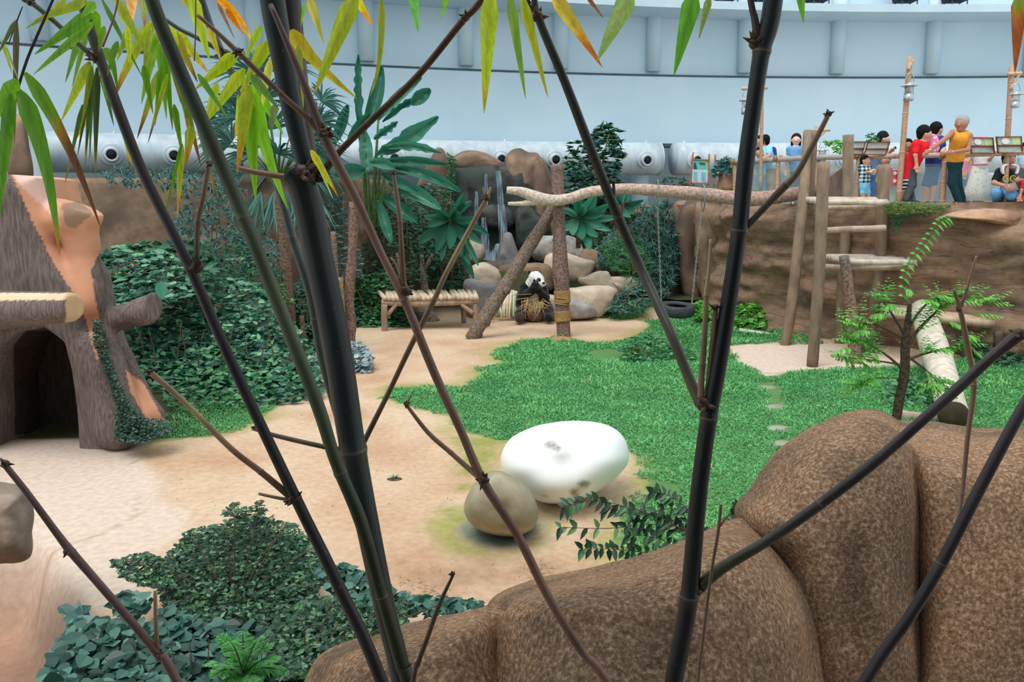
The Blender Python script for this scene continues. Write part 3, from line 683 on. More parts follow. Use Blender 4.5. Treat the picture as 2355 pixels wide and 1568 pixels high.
# ================================================================ timber
M['log_pale'] = vcolmat('weathered_log', .8, .15, nscale=9, namt=.3, bmp=.012, stretch=(1, 1, .35))
M['log_pink'] = vcolmat('barkless_log', .8, .15, nscale=22, namt=.45, bmp=.012)
M['bark'] = vcolmat('rough_bark', .9, .1, nscale=26, namt=.55, bmp=.025, bstr=.9)
M['rope'] = noisemat('burlap_wrap', srgb(140, 104, 62), srgb(176, 138, 90), scale=40, bmp=.01)
BR = lambda r, g, b: srgb(r, g, b)[:3]
def pxtube(mb, pts, Y, n=14, col=(1, 1, 1), wob=.04, k=4, seed=0, cap=True, flat=1.0, ends=None):
    """pts: (px, py, width_px[, Y]) rows"""
    a = np.array([(*p[:3], p[3] if len(p) > 3 else Y) for p in pts], float)
    s = smoothpath(a, k) if len(a) > 2 or k > 1 else a
    if len(a) == 2: s = a[0] + (a[1] - a[0]) * np.linspace(0, 1, 9)[:, None]
    C = P(s[:, 0], s[:, 1], s[:, 3]); r = s[:, 2] / 2 * s[:, 3] / F_PX
    r = r * (1 + wob * vnoise(C, 3 / max(.05, r.max() * 10) * 4, seed)); cc = np.array(col, float)
    if cc.ndim == 2: cc = np.stack([np.interp(np.linspace(0, 1, len(s)), np.linspace(0, 1, len(cc)), cc[:, i]) for i in range(3)], 1)
    mb.tube(C, r, n, cc, cap, flat); return C, r
def top(name, mb, mat, base, label, cat, group=None, **kw):
    o = mb.build(name, mat, None, **kw); tag(o, label, cat, group); return set_origin(o, base)
# swing frame
post = empty('swing_post', G(1297, 778), 'thick bark-covered post wrapped in sacking, holding up the swing beam', 'post')
mb = MB(); pxtube(mb, [(1281, 378, 29), (1283, 440, 28), (1286, 520, 28), (1289, 620, 38), (1292, 660, 36), (1294, 720, 32), (1297, 780, 32)], 15.4, 16, BR(138, 112, 104), .06); mb.build('trunk', M['bark'], post)
for y0, y1 in ((668, 696), (714, 738)):
    mb = MB(); pxtube(mb, [(1292, y0, 38), (1293, (y0 + y1) / 2, 37), (1294, y1, 38)], 15.4, 16, (1, 1, 1), .02); mb.build('burlap_band', M['rope'], post)
mb = MB(); q = [P(1293 + 17 * math.cos(t), 676 + t * 2.2, 15.4 + .16 * math.sin(t)) for t in np.linspace(0, 12.5, 50)]; mb.tube(q, .012, 6, cap=True); mb.build('rope_tie', M['rope'], post)
top('mound', MB().ball(G(1290, 782) + np.array((0, .05, -.05)), (.32, .28, .11), 16, BR(176, 128, 96)), M['ground'], G(1290, 782), 'small heap of reddish soil round the foot of the swing post', 'soil')
beam = empty('swing_beam', P(1500, 440, 15.0), 'long debarked log carrying the tyre swing, forked at its left end', 'log')
mb = MB(); pxtube(mb, [(1165, 437, 16), (1200, 441, 22), (1235, 455, 30), (1270, 461, 26), (1310, 456, 24), (1350, 443, 25), (1400, 436, 24), (1450, 434, 24), (1520, 439, 28), (1600, 445, 30), (1680, 454, 32), (1740, 457, 33), (1800, 450, 32), (1850, 442, 28), (1882, 438, 26)], 15.15, 14, [BR(206, 190, 174), BR(200, 182, 168), BR(190, 164, 150), BR(176, 146, 134), BR(150, 120, 108)], .07); mb.build('beam_log', M['log_pink'], beam)
mb = MB(); pxtube(mb, [(1168, 468, 8), (1200, 468, 12), (1240, 462, 20), (1265, 460, 18)], 15.15, 10, BR(206, 190, 174), .07); mb.build('fork', M['log_pink'], beam)
brace = MB(); pxtube(brace, [(1282, 462, 26, 15.7), (1250, 515, 27, 15.6), (1215, 570, 30, 15.5), (1180, 630, 31, 15.4), (1140, 692, 33, 15.3), (1105, 745, 34, 15.2), (1082, 780, 30, 15.2)], 15.4, 14, BR(128, 112, 100), .10)
for (px, py) in ((1164, 668), (1118, 742), (1100, 770)): brace.ball(P(px, py, 15.25), .09, 8, BR(122, 106, 94))
top('brace_log', brace, M['bark'], G(1085, 780), 'knobbly grey log leaning against the swing post', 'log')
# tyre and chains
M['tyre'] = noisemat('tyre_rubber', srgb(46, 50, 54), srgb(66, 70, 74), scale=30, rough=.6, bmp=.004)
def tyre():
    c = P(1556, 712, 14.6); e = empty('tyre_swing', c, 'black tyre hanging level on two chains as a swing', 'tyre')
    rot = np.array(Euler((R(6), R(2), 0)).to_matrix())
    prof = [(.175, -.055), (.20, -.09), (.26, -.105), (.30, -.095), (.318, -.06), (.322, 0), (.318, .06), (.30, .095), (.26, .105), (.20, .09), (.175, .055), (.19, .05), (.24, .085), (.285, .07), (.295, 0), (.285, -.07), (.24, -.085), (.19, -.05)]
    n = 48; k = len(prof); V = []
    for i in range(n):
        a = 2 * math.pi * i / n
        for r, z in prof:
            rr = r + (.008 if (i % 2 == 0 and r > .315) else 0); V.append((rr * math.cos(a), rr * math.sin(a), z))
    V = np.array(V) @ rot.T + c; F = [(i * k + j, ((i + 1) % n) * k + j, ((i + 1) % n) * k + (j + 1) % k, i * k + (j + 1) % k) for i in range(n) for j in range(k)]
    mesh('tyre_body', V, F, M['tyre'], e)
    return e, c
ty, tc = tyre()
M['chain'] = noisemat('galvanised_chain', srgb(110, 122, 116), srgb(140, 150, 144), rough=.4, bmp=0)
def chain(p0, p1, parent):
    d = np.array(p1) - p0; L = np.linalg.norm(d); n = int(L / .045); u = d / L; mb = MB(); s = norm(np.cross(u, (0, 1, 0))); w = np.cross(u, s)
    for i in range(n):
        c = p0 + u * (i + .5) * L / n; a = s if i % 2 else w; b = np.array([c + u * .032 * math.cos(t) + a * .014 * math.sin(t) for t in np.linspace(0, 2 * math.pi, 9)])
        mb.tube(b, .0055, 4, cap=False)
    mb.build('chain', M['chain'], parent)
for (bx, by, tx, ty_, sd) in ((1511, 436, 1521, 698, 0), (1617, 448, 1591, 698, 1)):
    q0 = P(bx, by, 15.15); q1 = P(tx, ty_, 14.6); chain(q0, q1, ty)
    MB().tube([q0 + np.array((.02 * math.cos(t), .24 * math.cos(t), .24 * math.sin(t) - .06)) for t in np.linspace(0, 6.28, 16)], .012, 5).build('chain_loop', M['chain'], ty)

# climbing platform
PC = BR(138, 118, 100); PD = BR(122, 102, 86)
cf = empty('climbing_tower', G(1900, 830), 'tall timber climbing frame of posts with two log platforms', 'climbing frame')
YF = G(1868, 840)[1]; YB = G(1940, 802)[1]
for pts in ([(1895, 372, 27), (1890, 480, 27), (1884, 620, 27), (1876, 740, 26), (1868, 842, 26)],
            [(1858, 300, 20, 14.9), (1852, 400, 22, 14.8), (1846, 470, 24, 14.6), (1832, 600, 25, 14.4), (1815, 740, 24, 14.2), (1801, 812, 22, 14.1)],
            [(1951, 310, 23, 14.6), (1949, 420, 23, 14.6), (1943, 560, 24, 14.5), (1934, 700, 22, 14.4), (1929, 804, 21, 14.4)],
            [(2033, 378, 27), (2030, 460, 27), (2024, 600, 25), (2012, 700, 24), (2000, 812, 22)],
            [(1870, 300, 22, 15.0), (1864, 380, 22, 15.0), (1862, 470, 22, 15.0)]):
    mb = MB(); pxtube(mb, pts, YF if pts[0][0] != 2033 else 13.9, 14, [BR(150, 130, 112), PC, PD], .05); mb.build('post', M['log_pale'], cf)
mb = MB(); pxtube(mb, [(1941, 588, 22), (1948, 640, 24), (1958, 720, 27), (1965, 800, 28), (1976, 886, 26)], 12.6, 14, [BR(130, 120, 112), BR(146, 114, 96), PC], .07); mb.build('leaning_leg', M['bark'], cf)
def logs_platform(corners, nlog, rad, parent, Ys, col, name='platform_log', along=True):
    """corners px: near-left, near-right, far-right, far-left; logs run left-right"""
    a, b, c, d = [P(px, py, Y) for (px, py), Y in zip(corners, Ys)]
    for i in range(nlog):
        t = (i + .5) / nlog; p0 = a + (d - a) * t; p1 = b + (c - b) * t; j = RNG.normal(size=3) * .012; ext = (p1 - p0) * (RNG.random() * .03)
        mb = MB(); mb.tube([p0 + (p1 - p0) * s + j * math.sin(s * 5 + i) for s in np.linspace(0, 1, 7)], rad * (.85 + .3 * RNG.random()), 10, np.array(col) * (.9 + .2 * RNG.random())); mb.build(name, M['log_pale'], parent)
logs_platform([(1903, 468), (2042, 466), (2034, 458), (1846, 459)], 5, .05, cf, [13.0, 13.2, 14.6, 14.7], BR(196, 182, 166))
logs_platform([(1955, 603), (2112, 606), (2034, 588), (1895, 590)], 8, .045, cf, [12.7, 13.0, 14.3, 14.3], BR(204, 192, 176))
for pts, Y in (([(1893, 530, 13), (1950, 527, 15), (2000, 526, 15), (2036, 524, 15)], 13.1), ([(1893, 478, 11), (2040, 476, 11)], 13.4), ([(1890, 612, 12), (1990, 616, 12), (2100, 614, 12)], 13.3), ([(2025, 640, 12), (2060, 652, 10), (2110, 660, 10)], 14.2)):
    mb = MB(); pxtube(mb, pts, Y, 10, BR(180, 160, 142), .08); mb.build('rung', M['log_pale'], cf)
# low log platform behind the ramp log
lp = empty('low_platform', G(2180, 870), 'low weathered log platform at the top of the ramp log', 'platform')
for pts in ([(2205, 740, 24, 12.8), (2218, 800, 24, 12.8), (2235, 880, 24, 12.8)], [(2100, 620, 22, 14.0), (2095, 700, 22, 14.0), (2088, 800, 20, 14.0)], [(2296, 760, 20, 12.6), (2300, 820, 20, 12.6), (2306, 872, 20, 12.6)]):
    mb = MB(); pxtube(mb, pts, 13, 12, BR(96, 90, 82), .05); mb.build('post', M['log_pale'], lp)
logs_platform([(2030, 722), (2290, 748), (2240, 725), (2024, 702)], 5, .06, lp, [12.7, 12.5, 13.4, 13.8], BR(196, 172, 150))
rl = MB(); C_, r_ = pxtube(rl, [(2120, 712, 50, 12.8), (2146, 790, 62, 11.3), (2170, 870, 64, 10.0), (2193, 955, 68, 8.7)], 12, 20, BR(206, 196, 180), .03, seed=3)
RAMP = top('ramp_log', rl, M['log_pale'], G(2195, 985), 'thick pale sloping log leading down from the low platform', 'log'); RAMP.name = 'ramp_log'
d_ = norm(C_[-1] - C_[-2]); 
o = MB().lathe(C_[-1], [(r_[-1] * .99, -.0), (r_[-1] * .97, .006), (r_[-1] * .3, .01)], 20, d_, BR(78, 68, 54)).build('sawn_end', M['log_pale'], RAMP)
for pts, lb in (([(2070, 955, 26, 9.15), (2130, 964, 28, 9.15), (2200, 972, 26, 9.1), (2310, 990, 20, 8.9)], 'greyish pink log lying crosswise under the ramp log\'s end'), ([(2100, 990, 26, 8.55), (2160, 998, 32, 8.5), (2220, 998, 28, 8.5), (2240, 996, 22, 8.5)], 'weathered log lying nearest the boulder below the ramp log')):
    mb = MB(); c0, _ = pxtube(mb, pts, 9.5, 14, BR(178, 158, 146), .08); top('ground_log', mb, M['log_pale'], c0[2] * np.array((1, 1, 0)), lb, 'log')
for pts, lb in (([(2290, 800, 16, 13.6), (2340, 826, 16, 12.6), (2400, 850, 18, 12.0)], 'pale curved edging log beside the cliff foot at the right'), ([(1700, 760, 12, 15.6), (1800, 775, 12, 15.3), (1900, 790, 14, 14.8), (1960, 796, 14, 14.6)], 'low pale edging kerb at the foot of the cliff')):
    mb = MB(); c0, _ = pxtube(mb, pts, 9.5, 10, BR(196, 190, 178), .1); top('edging_log', mb, M['log_pale'], c0[2] * np.array((1, 1, 0)), lb, 'edging')

# bench
bn = empty('log_bench', G(985, 760), 'low bench with a top of pale round logs and bark-free legs', 'bench')
a0, a1 = P(880, 686, 16.2), P(1100, 686, 16.2); b0, b1 = P(880, 672, 17.4), P(1104, 670, 17.4)
ht = a0[2]
NL = 22
for i in range(NL):
    t = (i + .5) / NL; p0 = a0 + (a1 - a0) * t; p1 = b0 + (b1 - b0) * t; p1[2] = p0[2] = ht + .0 + RNG.normal() * .006; p1[0] += RNG.normal() * .03 - .12
    mb = MB(); mb.tube([p0 - (p1 - p0) * .03, p0 + (p1 - p0) * .5, p1], .045 + RNG.random() * .01, 10, BR(206, 188, 164) if RNG.random() < .8 else BR(184, 164, 138))
    mb.build('top_log', M['log_pale'], bn)
for pts in ([(878, 695, 16, 16.25), (960, 696, 17, 16.25), (1040, 694, 17, 16.25), (1102, 691, 16, 16.25)], [(880, 684, 12, 17.3), (1100, 682, 12, 17.3)]):
    mb = MB(); pxtube(mb, pts, 16, 10, BR(170, 146, 124), .07); mb.build('rail', M['log_pale'], bn)
for x0, y0, y1, w, Y in ((884, 700, 764, 15, 16.2), (1094, 698, 758, 13, 16.25), (1066, 690, 742, 12, 17.3), (900, 690, 745, 12, 17.3)):
    mb = MB(); pxtube(mb, [(x0, y0, w), (x0, (y0 + y1) / 2, w), (x0 + 1, y1, w * .95)], Y, 10, BR(160, 136, 116), .05); mb.build('leg', M['log_pale'], bn)
for pts in ([(890, 725, 10), (912, 700, 9)], [(1088, 720, 10), (1062, 700, 9)]):
    mb = MB(); pxtube(mb, pts, 16.22, 8, BR(166, 140, 118), .05); mb.build('corner_brace', M['log_pale'], bn)
# stumps behind the bench and bare trunks
def trunk(name, paths, Y, col, label, cat='dead trunk', mat='bark', base=None):
    e = None
    for i, pts in enumerate(paths):
        mb = MB(); c0, _ = pxtube(mb, pts, Y, 12, col, .09, seed=i)
        if i == 0: b = c0[-1] if c0[-1][2] < c0[0][2] else c0[0]; e = empty(name, b, label, cat)
        mb.build('trunk' if i == 0 else 'branch', M[mat], e)
    return e
trunk('dead_stump', [[(925, 640, 14), (940, 690, 24), (975, 720, 34), (990, 745, 48)], [(925, 645, 13), (912, 610, 8), (898, 592, 7)], [(925, 640, 12), (918, 605, 9), (912, 582, 7)], [(922, 630, 10), (920, 600, 8), (920, 592, 6)]], 17.9, BR(150, 136, 122), 'pale broken stump with short prongs behind the bench')
trunk('dead_stump', [[(970, 585, 9), (972, 620, 13), (976, 668, 20), (978, 735, 26)], [(974, 622, 9), (985, 604, 9), (996, 584, 7)]], 18.1, BR(142, 124, 112), 'forked brown stump behind the bench, right of the pale broken one')
trunk('bare_trunk', [[(812, 464, 19), (812, 540, 20), (808, 610, 22), (802, 700, 24), (808, 780, 20), (812, 830, 18)], [(802, 700, 18), (812, 740, 16), (806, 800, 15)], [(815, 470, 8), (815, 500, 14)]], 13.6, BR(136, 108, 96), 'tall bare forked trunk right of the thick black bamboo')
trunk('bare_trunk', [[(766, 532, 12), (770, 600, 14), (772, 640, 13), (772, 700, 14)]], 14.2, BR(140, 116, 106), 'thin bare trunk just right of the thick black bamboo')
trunk('cut_post', [[(780, 638, 18), (784, 700, 18), (790, 790, 18)]], 13.4, BR(156, 130, 104), 'short sawn post right of the thick black bamboo')
trunk('palm_trunk', [[(640, 440, 20), (650, 530, 24), (660, 640, 26), (668, 760, 30), (672, 850, 34)]], 14.0, BR(116, 96, 82), 'rough brown trunk under the spiky fan leaves')
trunk('low_stub', [[(694, 726, 10), (697, 760, 12), (700, 810, 12)]], 12.6, BR(110, 92, 78), 'short thin stub in the ground cover left of the thick bamboo')

# split bamboo sticks beside the panda
M['stick'] = vcolmat('split_bamboo', .6, .3, nscale=12, namt=.15, bmp=0)
k = 0
for (x0, y0, x1, y1, w, c) in ((1148, 700, 1154, 728, 5, BR(220, 208, 178)), (1165, 674, 1152, 731, 6, BR(228, 214, 184)), (1163, 676, 1159, 728, 6, BR(222, 210, 180)), (1168, 673, 1166, 728, 6, BR(226, 204, 176)),
                               (1175, 675, 1171, 731, 6, BR(230, 214, 190)), (1178, 680, 1179, 731, 7, BR(104, 134, 98)), (1182, 672, 1181, 728, 5, BR(222, 212, 180)), (1187, 682, 1185, 728, 6, BR(196, 196, 150)), (1142, 705, 1148, 727, 5, BR(120, 136, 98)), (1191, 690, 1189, 726, 5, BR(130, 146, 104))):
    mb = MB(); p0 = P(x0, y0, 17.75); p1 = G(x1, y1 + 3, .02); p1[1] = 17.45; p1 = P(x1, y1, 17.5); mb.tube([p0, (p0 + p1) / 2, p1], w / 2 * 17.6 / F_PX, 8, c)
    nm = ['greenish short stick leaning at the left of the pile', 'pale split stick crossing the pile to the left'][0:0]
    k += 1; top('bamboo_stick', mb, M['stick'], p1, ['short pale split stick, second from the left of the pile', 'pale stick slanting down to the left in front of the pile', 'pale stick just right of the slanting one', 'cream stick in the middle of the pile',
        'widest cream stick right of the pile\'s middle', 'green bamboo stick right of the cream ones', 'thin pale stick rising highest beside the green one', 'yellow-green stick near the panda\'s back', 'short green stick at the far left of the pile', 'greenish stick nearest the panda\'s arm'][k - 1], 'bamboo stick', 'split bamboo sticks beside the panda')
for (x0, y0, x1, y1, c, lb) in ((1122, 728, 1138, 732, BR(206, 160, 100), 'orange-brown chip of bamboo lying left of the stick pile'), (1198, 616, 1236, 618, BR(206, 200, 180), 'pale stick bridging the small spillway behind the panda')):
    Yq = 17.3 if y0 > 700 else 18.8
    mb = MB(); mb.tube([P(x0, y0, Yq), P(x1, y1, Yq)], .03, 8, c); top('bamboo_stick', mb, M['stick'], P(x0, y0, Yq), lb, 'bamboo stick')
# ================================================================ giant panda, sitting and eating
M['fur'] = vcolmat('panda_fur', .95, .05, nscale=55, namt=.3, bmp=.02, bstr=.8, sheen=.2)
def panda():
    Y = 17.45; s = mpp(Y); W = BR(236, 236, 232); K = BR(26, 26, 30); B = BR(66, 46, 36); T = BR(150, 128, 104)
    p = lambda x, y, d=0.0: P(x, y, Y + d)
    g = G(1232, 741)
    e = empty('giant_panda', (g[0], Y, 0), 'giant panda sitting on the sand by the rocks, eating bamboo with both paws', 'panda')
    r = lambda px: px * s
    pr = [
        (p(1226, 705, .08), p(1222, 668, .05), r(27), r(21), BR(176, 164, 146)),         # belly to chest
        (p(1250, 715, .1), p(1218, 722, .1), r(20), r(22), BR(150, 126, 108)),          # rump
        (p(1208, 662, .02), p(1235, 664, .02), r(15), r(14), K),                        # shoulder band
        (p(1245, 690, .12), p(1238, 668, .1), r(19), r(16), BR(206, 196, 180)),          # pale flank
        (p(1224, 652, .0), p(1232, 645, -.06), r(13), r(14), W),                         # neck
        (p(1232, 640, -.08), p(1237, 644, -.12), r(16.5), r(15), W),                    # skull
        (p(1222, 650, -.04), p(1228, 655, -.1), r(12), r(10), W),                       # cheek
        (p(1243, 650, -.2), p(1249, 653, -.27), r(8.5), r(6.5), W),                       # muzzle
        (p(1219, 629, -.06), p(1218, 627, -.06), r(4.6), r(4.6), K),                      # near ear
        (p(1240, 628, .04), p(1241, 627, .04), r(4.0), r(4.0), K),                      # far ear
        # near (left in picture) arm: shoulder - elbow - paw at the mouth
        (p(1206, 664, -.05), p(1201, 682, -.16), r(12), r(11), K), (p(1201, 682, -.16), p(1222, 670, -.34), r(10), r(9), K), (p(1222, 670, -.34), p(1230, 655, -.38), r(8.5), r(7.5), K),
        # upper far arm
        (p(1248, 665, .0), p(1252, 684, -.15), r(12), r(12), K), (p(1252, 684, -.15), p(1240, 668, -.3), r(11), r(8), K), (p(1240, 668, -.3), p(1234, 656, -.36), r(8), r(7), K),
        # hanging arm/side fur down the left
        (p(1200, 680, .0), p(1196, 700, -.05), r(13), r(11), K),
        # legs stretched forward
        (p(1205, 706, .0), p(1196, 722, -.3), r(16), r(12), K), (p(1196, 722, -.3), p(1194, 731, -.55), r(11), r(9.5), K), (p(1193, 729, -.55), p(1194, 734, -.6), r(9), r(8), B),
        (p(1255, 704, .05), p(1262, 716, -.2), r(15), r(12), K), (p(1262, 716, -.2), p(1262, 730, -.5), r(11), r(9), K), (p(1260, 731, -.5), p(1264, 733, -.52), r(8.5), r(8), K),
        (p(1222, 728, -.15), p(1236, 730, -.15), r(11), r(11), BR(130, 92, 78)),
        # fingers of the paws, curled round the stem
        *[(p(1227 + i * 2.6, 652 + abs(i - 1.5) * 1.2, -.40), p(1229 + i * 2.6, 660 + i, -.43), r(2.2), r(1.9), BR(36, 34, 36)) for i in range(5)],
    ]
    V, Q, C = surface(pr, .014, k=.045)
    # eye patch and fur-edge variation
    ep = p(1241, 643, -.28); m = np.linalg.norm((V - ep) * np.array((1, .6, .8)), axis=1) < r(3.6); C[m & (V[:, 1] < Y - .1)] = K
    ep = p(1229, 645, -.2); m = np.linalg.norm((V - ep) * np.array((1.2, .6, .8)), axis=1) < r(4.0); C[m & (V[:, 1] < Y - .1)] = K
    V = V + norm(V - V.mean(0)) * (vnoise(V, 38, 3) * .004)[:, None]
    mesh('body', V, Q, M['fur'], e, True, cols=C)
    dk = noisemat('panda_nose', srgb(16, 16, 18), srgb(28, 28, 30), rough=.4, bmp=0)
    MB().ball(p(1250.5, 650.5, -.33), (.035, .022, .024), 12).build('nose', dk, e)
    MB().ball(p(1242, 643.5, -.285), .014, 8).build('eye', dk, e); MB().ball(p(1231, 645, -.262), .014, 8).build('eye', dk, e)
    o = MB(); o.tube([p(1224, 664, -.44), p(1234, 650, -.42), p(1239, 640, -.40)], .03, 8, BR(46, 52, 40)); st = top('bamboo_stalk', o, M['stick'], p(1230, 656, -.44), 'dark stub of bamboo held at the panda\'s mouth', 'bamboo')
    mb = MB()
    for i in range(60):
        a = p(RNG.uniform(1205, 1250), RNG.uniform(684, 706), -.32 - RNG.random() * .1); an = RNG.uniform(-1.5, 1.5); L = RNG.uniform(.12, .34)
        b = a + np.array((math.sin(an) * L, -.05, -math.cos(an) * L * .9)); mb.tube([a, (a + b) / 2 + np.array((0, -.02, .01)), b], .005, 4, BR(206, 172, 112) if i % 3 else BR(220, 196, 140))
    for (x0, y0, x1, y1) in ((1180, 678, 1222, 676), (1200, 690, 1199, 735), (1205, 732, 1236, 690), (1250, 700, 1226, 738), (1207, 690, 1208, 733), (1229, 700, 1230, 724)):
        mb.tube([p(x0, y0, -.45), p(x1, y1, -.62)], .005, 4, BR(176, 156, 116))
    tag(mb.build('straw_scraps', M['stick']), 'heap of chewed yellow bamboo shreds on the panda\'s belly', 'straw', None, 'stuff')
panda()
# small things on the sand
tag(MB().ball(G(907, 1102, 0), (.075, .06, .012), 14).build('planting_hole', noisemat('dark_soil', srgb(70, 58, 46), srgb(96, 80, 62), scale=20), None), 'dark little hollow in the sand with a seedling', 'hole')
set_origin(bpy.data.objects['planting_hole'], G(907, 1102, 0))
# ================================================================ hollow tree den (moulded like a dead tree)
def barkmat():
    m, nt, b = newmat('moulded_bark', .85, .15); a = N(nt, 'ShaderNodeAttribute', attribute_name='col')
    w = N(nt, 'ShaderNodeTexNoise', Scale=55, Detail=3); nt.links.new(coords(nt, (1, 1, .12), (0, R(-6), 0)), w.inputs[0])
    n = N(nt, 'ShaderNodeTexNoise', Scale=3, Detail=5); nt.links.new(coords(nt), n.inputs[0])
    r = ramp(nt, [(.35, (.66, .66, .67, 1)), (.62, (1.18, 1.16, 1.15, 1))]); nt.links.new(w.outputs[0], r.inputs[0])
    # the sawn, salmon-coloured faces (alpha 0) keep a smooth look
    g = mixc(nt, a.outputs['Alpha'], (1, 1, 1, 1), r.outputs[0]); r2 = ramp(nt, [(.35, (.84, .84, .84, 1)), (.65, (1.1, 1.1, 1.1, 1))]); nt.links.new(n.outputs[0], r2.inputs[0])
    c = mixc(nt, 1.0, a.outputs[0], g, 'MULTIPLY'); c = mixc(nt, 1.0, c, r2.outputs[0], 'MULTIPLY'); nt.links.new(c, b.inputs['Base Color'])
    h = N(nt, 'ShaderNodeMath', operation='MULTIPLY'); nt.links.new(w.outputs[0], h.inputs[0]); nt.links.new(a.outputs['Alpha'], h.inputs[1]); bump(nt, b, h.outputs[0], .03, .6)
    return m
M['den'] = barkmat()
def den():
    Y = 8.6; SAL = BR(206, 150, 120); BK = BR(116, 104, 100); TAN = BR(196, 164, 128); PINK = BR(214, 176, 162)
    w = lambda pts: P(np.array(pts, float)[:, 0], np.array(pts, float)[:, 1], Y)[:, [0, 2]]
    sil = w([(-260, 1100), (-230, 700), (-140, 395), (10, 395), (60, 402), (112, 410), (150, 560), (196, 640), (214, 740), (250, 850), (280, 940), (300, 1050), (150, 1060), (60, 1100)])
    arch = w([(46, 1120), (30, 1000), (24, 880), (50, 800), (92, 752), (145, 742), (188, 775), (205, 840), (216, 930), (228, 1120)])
    pr = [
        (P(205, 690, Y - .15), P(190, 560, Y - .1), .17, .15, SAL), (P(190, 560, Y - .1), P(170, 500, Y - .1), .15, .26, SAL), (P(178, 500, Y - .1), P(205, 492, Y - .1), .2, .13, SAL),
        (P(230, 800, Y - .2), P(275, 980, Y - .35), .2, .26, BK), (P(10, 820, Y - .3), P(15, 1040, Y - .5), .22, .2, BK), (P(-60, 720, Y - .2), P(-120, 1040, Y - .3), .5, .5, BK),
        (P(-160, 720, Y - .5), P(155, 706, Y - 1.0), .24, .145, BK),
        (P(220, 745, Y), P(330, 716, Y - .1), .14, .13, BK), (P(330, 716, Y - .1), P(470, 640, Y - .25), .13, .135, BK),
        (P(310, 885, Y + .1), P(350, 958, Y - .1), .08, .14, SAL), (P(280, 820, Y + .15), P(330, 950, Y + .1), .12, .16, BK)]
    def fn(X, D):
        x, y, z = X[..., 0], X[..., 1], X[..., 2]
        s = polydist(x[:, 0, :], z[:, 0, :], sil)[:, None, :]; a = polydist(x[:, 0, :], z[:, 0, :], arch)[:, None, :]
        th = .62 + .1 * np.sin(x * 3); q = np.abs(y - Y - .15) - th
        body = np.minimum(np.maximum(s + .16, q + .16), 0) + np.hypot(np.maximum(s + .16, 0), np.maximum(q + .16, 0)) - .16
        h = np.clip(.5 + .5 * (D - body) / .1, 0, 1); D = D * (1 - h) + body * h - .1 * h * (1 - h)
        # sawn ends
        nrm = norm(P(155, 706, Y - 1.0) - P(60, 706, Y - .8)); D = np.maximum(D, (X - P(176, 700, Y - 1.0)) @ nrm); x1, z1 = w([(150, 458)])[0]; x2, z2 = w([(238, 492)])[0]; pn = norm(np.array((-(z2 - z1), x2 - x1))); D = np.where(x > w([(138, 470)])[0][0], np.maximum(D, (x - x1) * pn[0] + (z - z1) * pn[1]), D)
        hole = np.maximum(a, np.maximum(-(y - Y + 2.2), y - Y - .55)); k = .05; m = np.clip(.5 - .5 * (D + hole) / k, 0, 1)
        D = D * (1 - m) - hole * m + k * m * (1 - m)
        bn = norm(P(430, 664, Y - .2) - P(330, 716, Y - .1)); D = np.maximum(D, (X - P(424, 664, Y - .2)) @ bn)
        return np.maximum(D, z - 2.86)
    V, Q, C = surface(pr, .024, k=.09, fn=fn, lo=np.array((-6.4, 7.1, -.1)), hi=np.array((-2.6, 9.6, 3.0)))
    cam_ = np.array((0, 0, EYE)); qq = (V - cam_) @ _M; px = 1177.5 - qq[:, 0] / qq[:, 2] * F_PX; py = 784 + qq[:, 1] / qq[:, 2] * F_PX
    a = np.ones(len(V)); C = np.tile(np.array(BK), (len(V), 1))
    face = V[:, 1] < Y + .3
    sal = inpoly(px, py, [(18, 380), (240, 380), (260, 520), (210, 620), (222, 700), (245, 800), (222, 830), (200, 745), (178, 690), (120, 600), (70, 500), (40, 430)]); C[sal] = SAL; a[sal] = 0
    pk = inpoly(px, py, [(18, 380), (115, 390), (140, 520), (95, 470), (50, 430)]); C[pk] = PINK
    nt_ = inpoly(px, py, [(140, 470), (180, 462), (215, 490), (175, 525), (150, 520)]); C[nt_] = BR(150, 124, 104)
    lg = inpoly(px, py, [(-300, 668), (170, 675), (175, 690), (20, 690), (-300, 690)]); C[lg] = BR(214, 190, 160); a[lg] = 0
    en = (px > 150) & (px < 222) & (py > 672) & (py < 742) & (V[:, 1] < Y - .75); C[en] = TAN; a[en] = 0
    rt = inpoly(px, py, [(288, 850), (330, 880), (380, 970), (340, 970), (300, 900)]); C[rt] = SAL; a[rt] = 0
    ins = inpoly(px, py, [(30, 760), (215, 760), (228, 1000), (35, 1000)]) & (V[:, 1] > Y - .25); C[ins] = BR(60, 54, 50)  # the hollow's inner shade is put into the colour as a darker tone
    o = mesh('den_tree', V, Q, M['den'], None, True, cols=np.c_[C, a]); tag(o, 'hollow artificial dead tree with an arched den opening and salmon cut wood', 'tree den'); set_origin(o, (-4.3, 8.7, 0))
    # the sawn boughs as parts
    return o
DEN = den()
def greenmat(name, c, **kw):
    st = [(i / (len(c) - 1), srgb(*q)) for i, q in enumerate(c)]; return leafmat(name, st, **kw)
M['leaf_ivy'] = greenmat('ivy_leaf', [(40, 66, 56), (66, 98, 84), (92, 124, 108)], transl=.1)
lv = Leaves()
for poly, n, Y0 in (([(212, 735), (235, 735), (262, 850), (300, 930), (345, 975), (370, 1000), (330, 1015), (262, 1010), (268, 930), (240, 850), (215, 790)], 2600, 8.05), ([(300, 960), (380, 965), (400, 990), (330, 1020), (270, 1015)], 900, 7.95)):
    bush(lv, poly, Y0 + .15, Y0 - .25, .2, n, .035, .03)
tag(lv.build('creeping_ivy', M['leaf_ivy']), 'small-leaved creeper growing down the right side of the den tree', 'ivy')
for dct in ((258, 355, 5.9),): pass

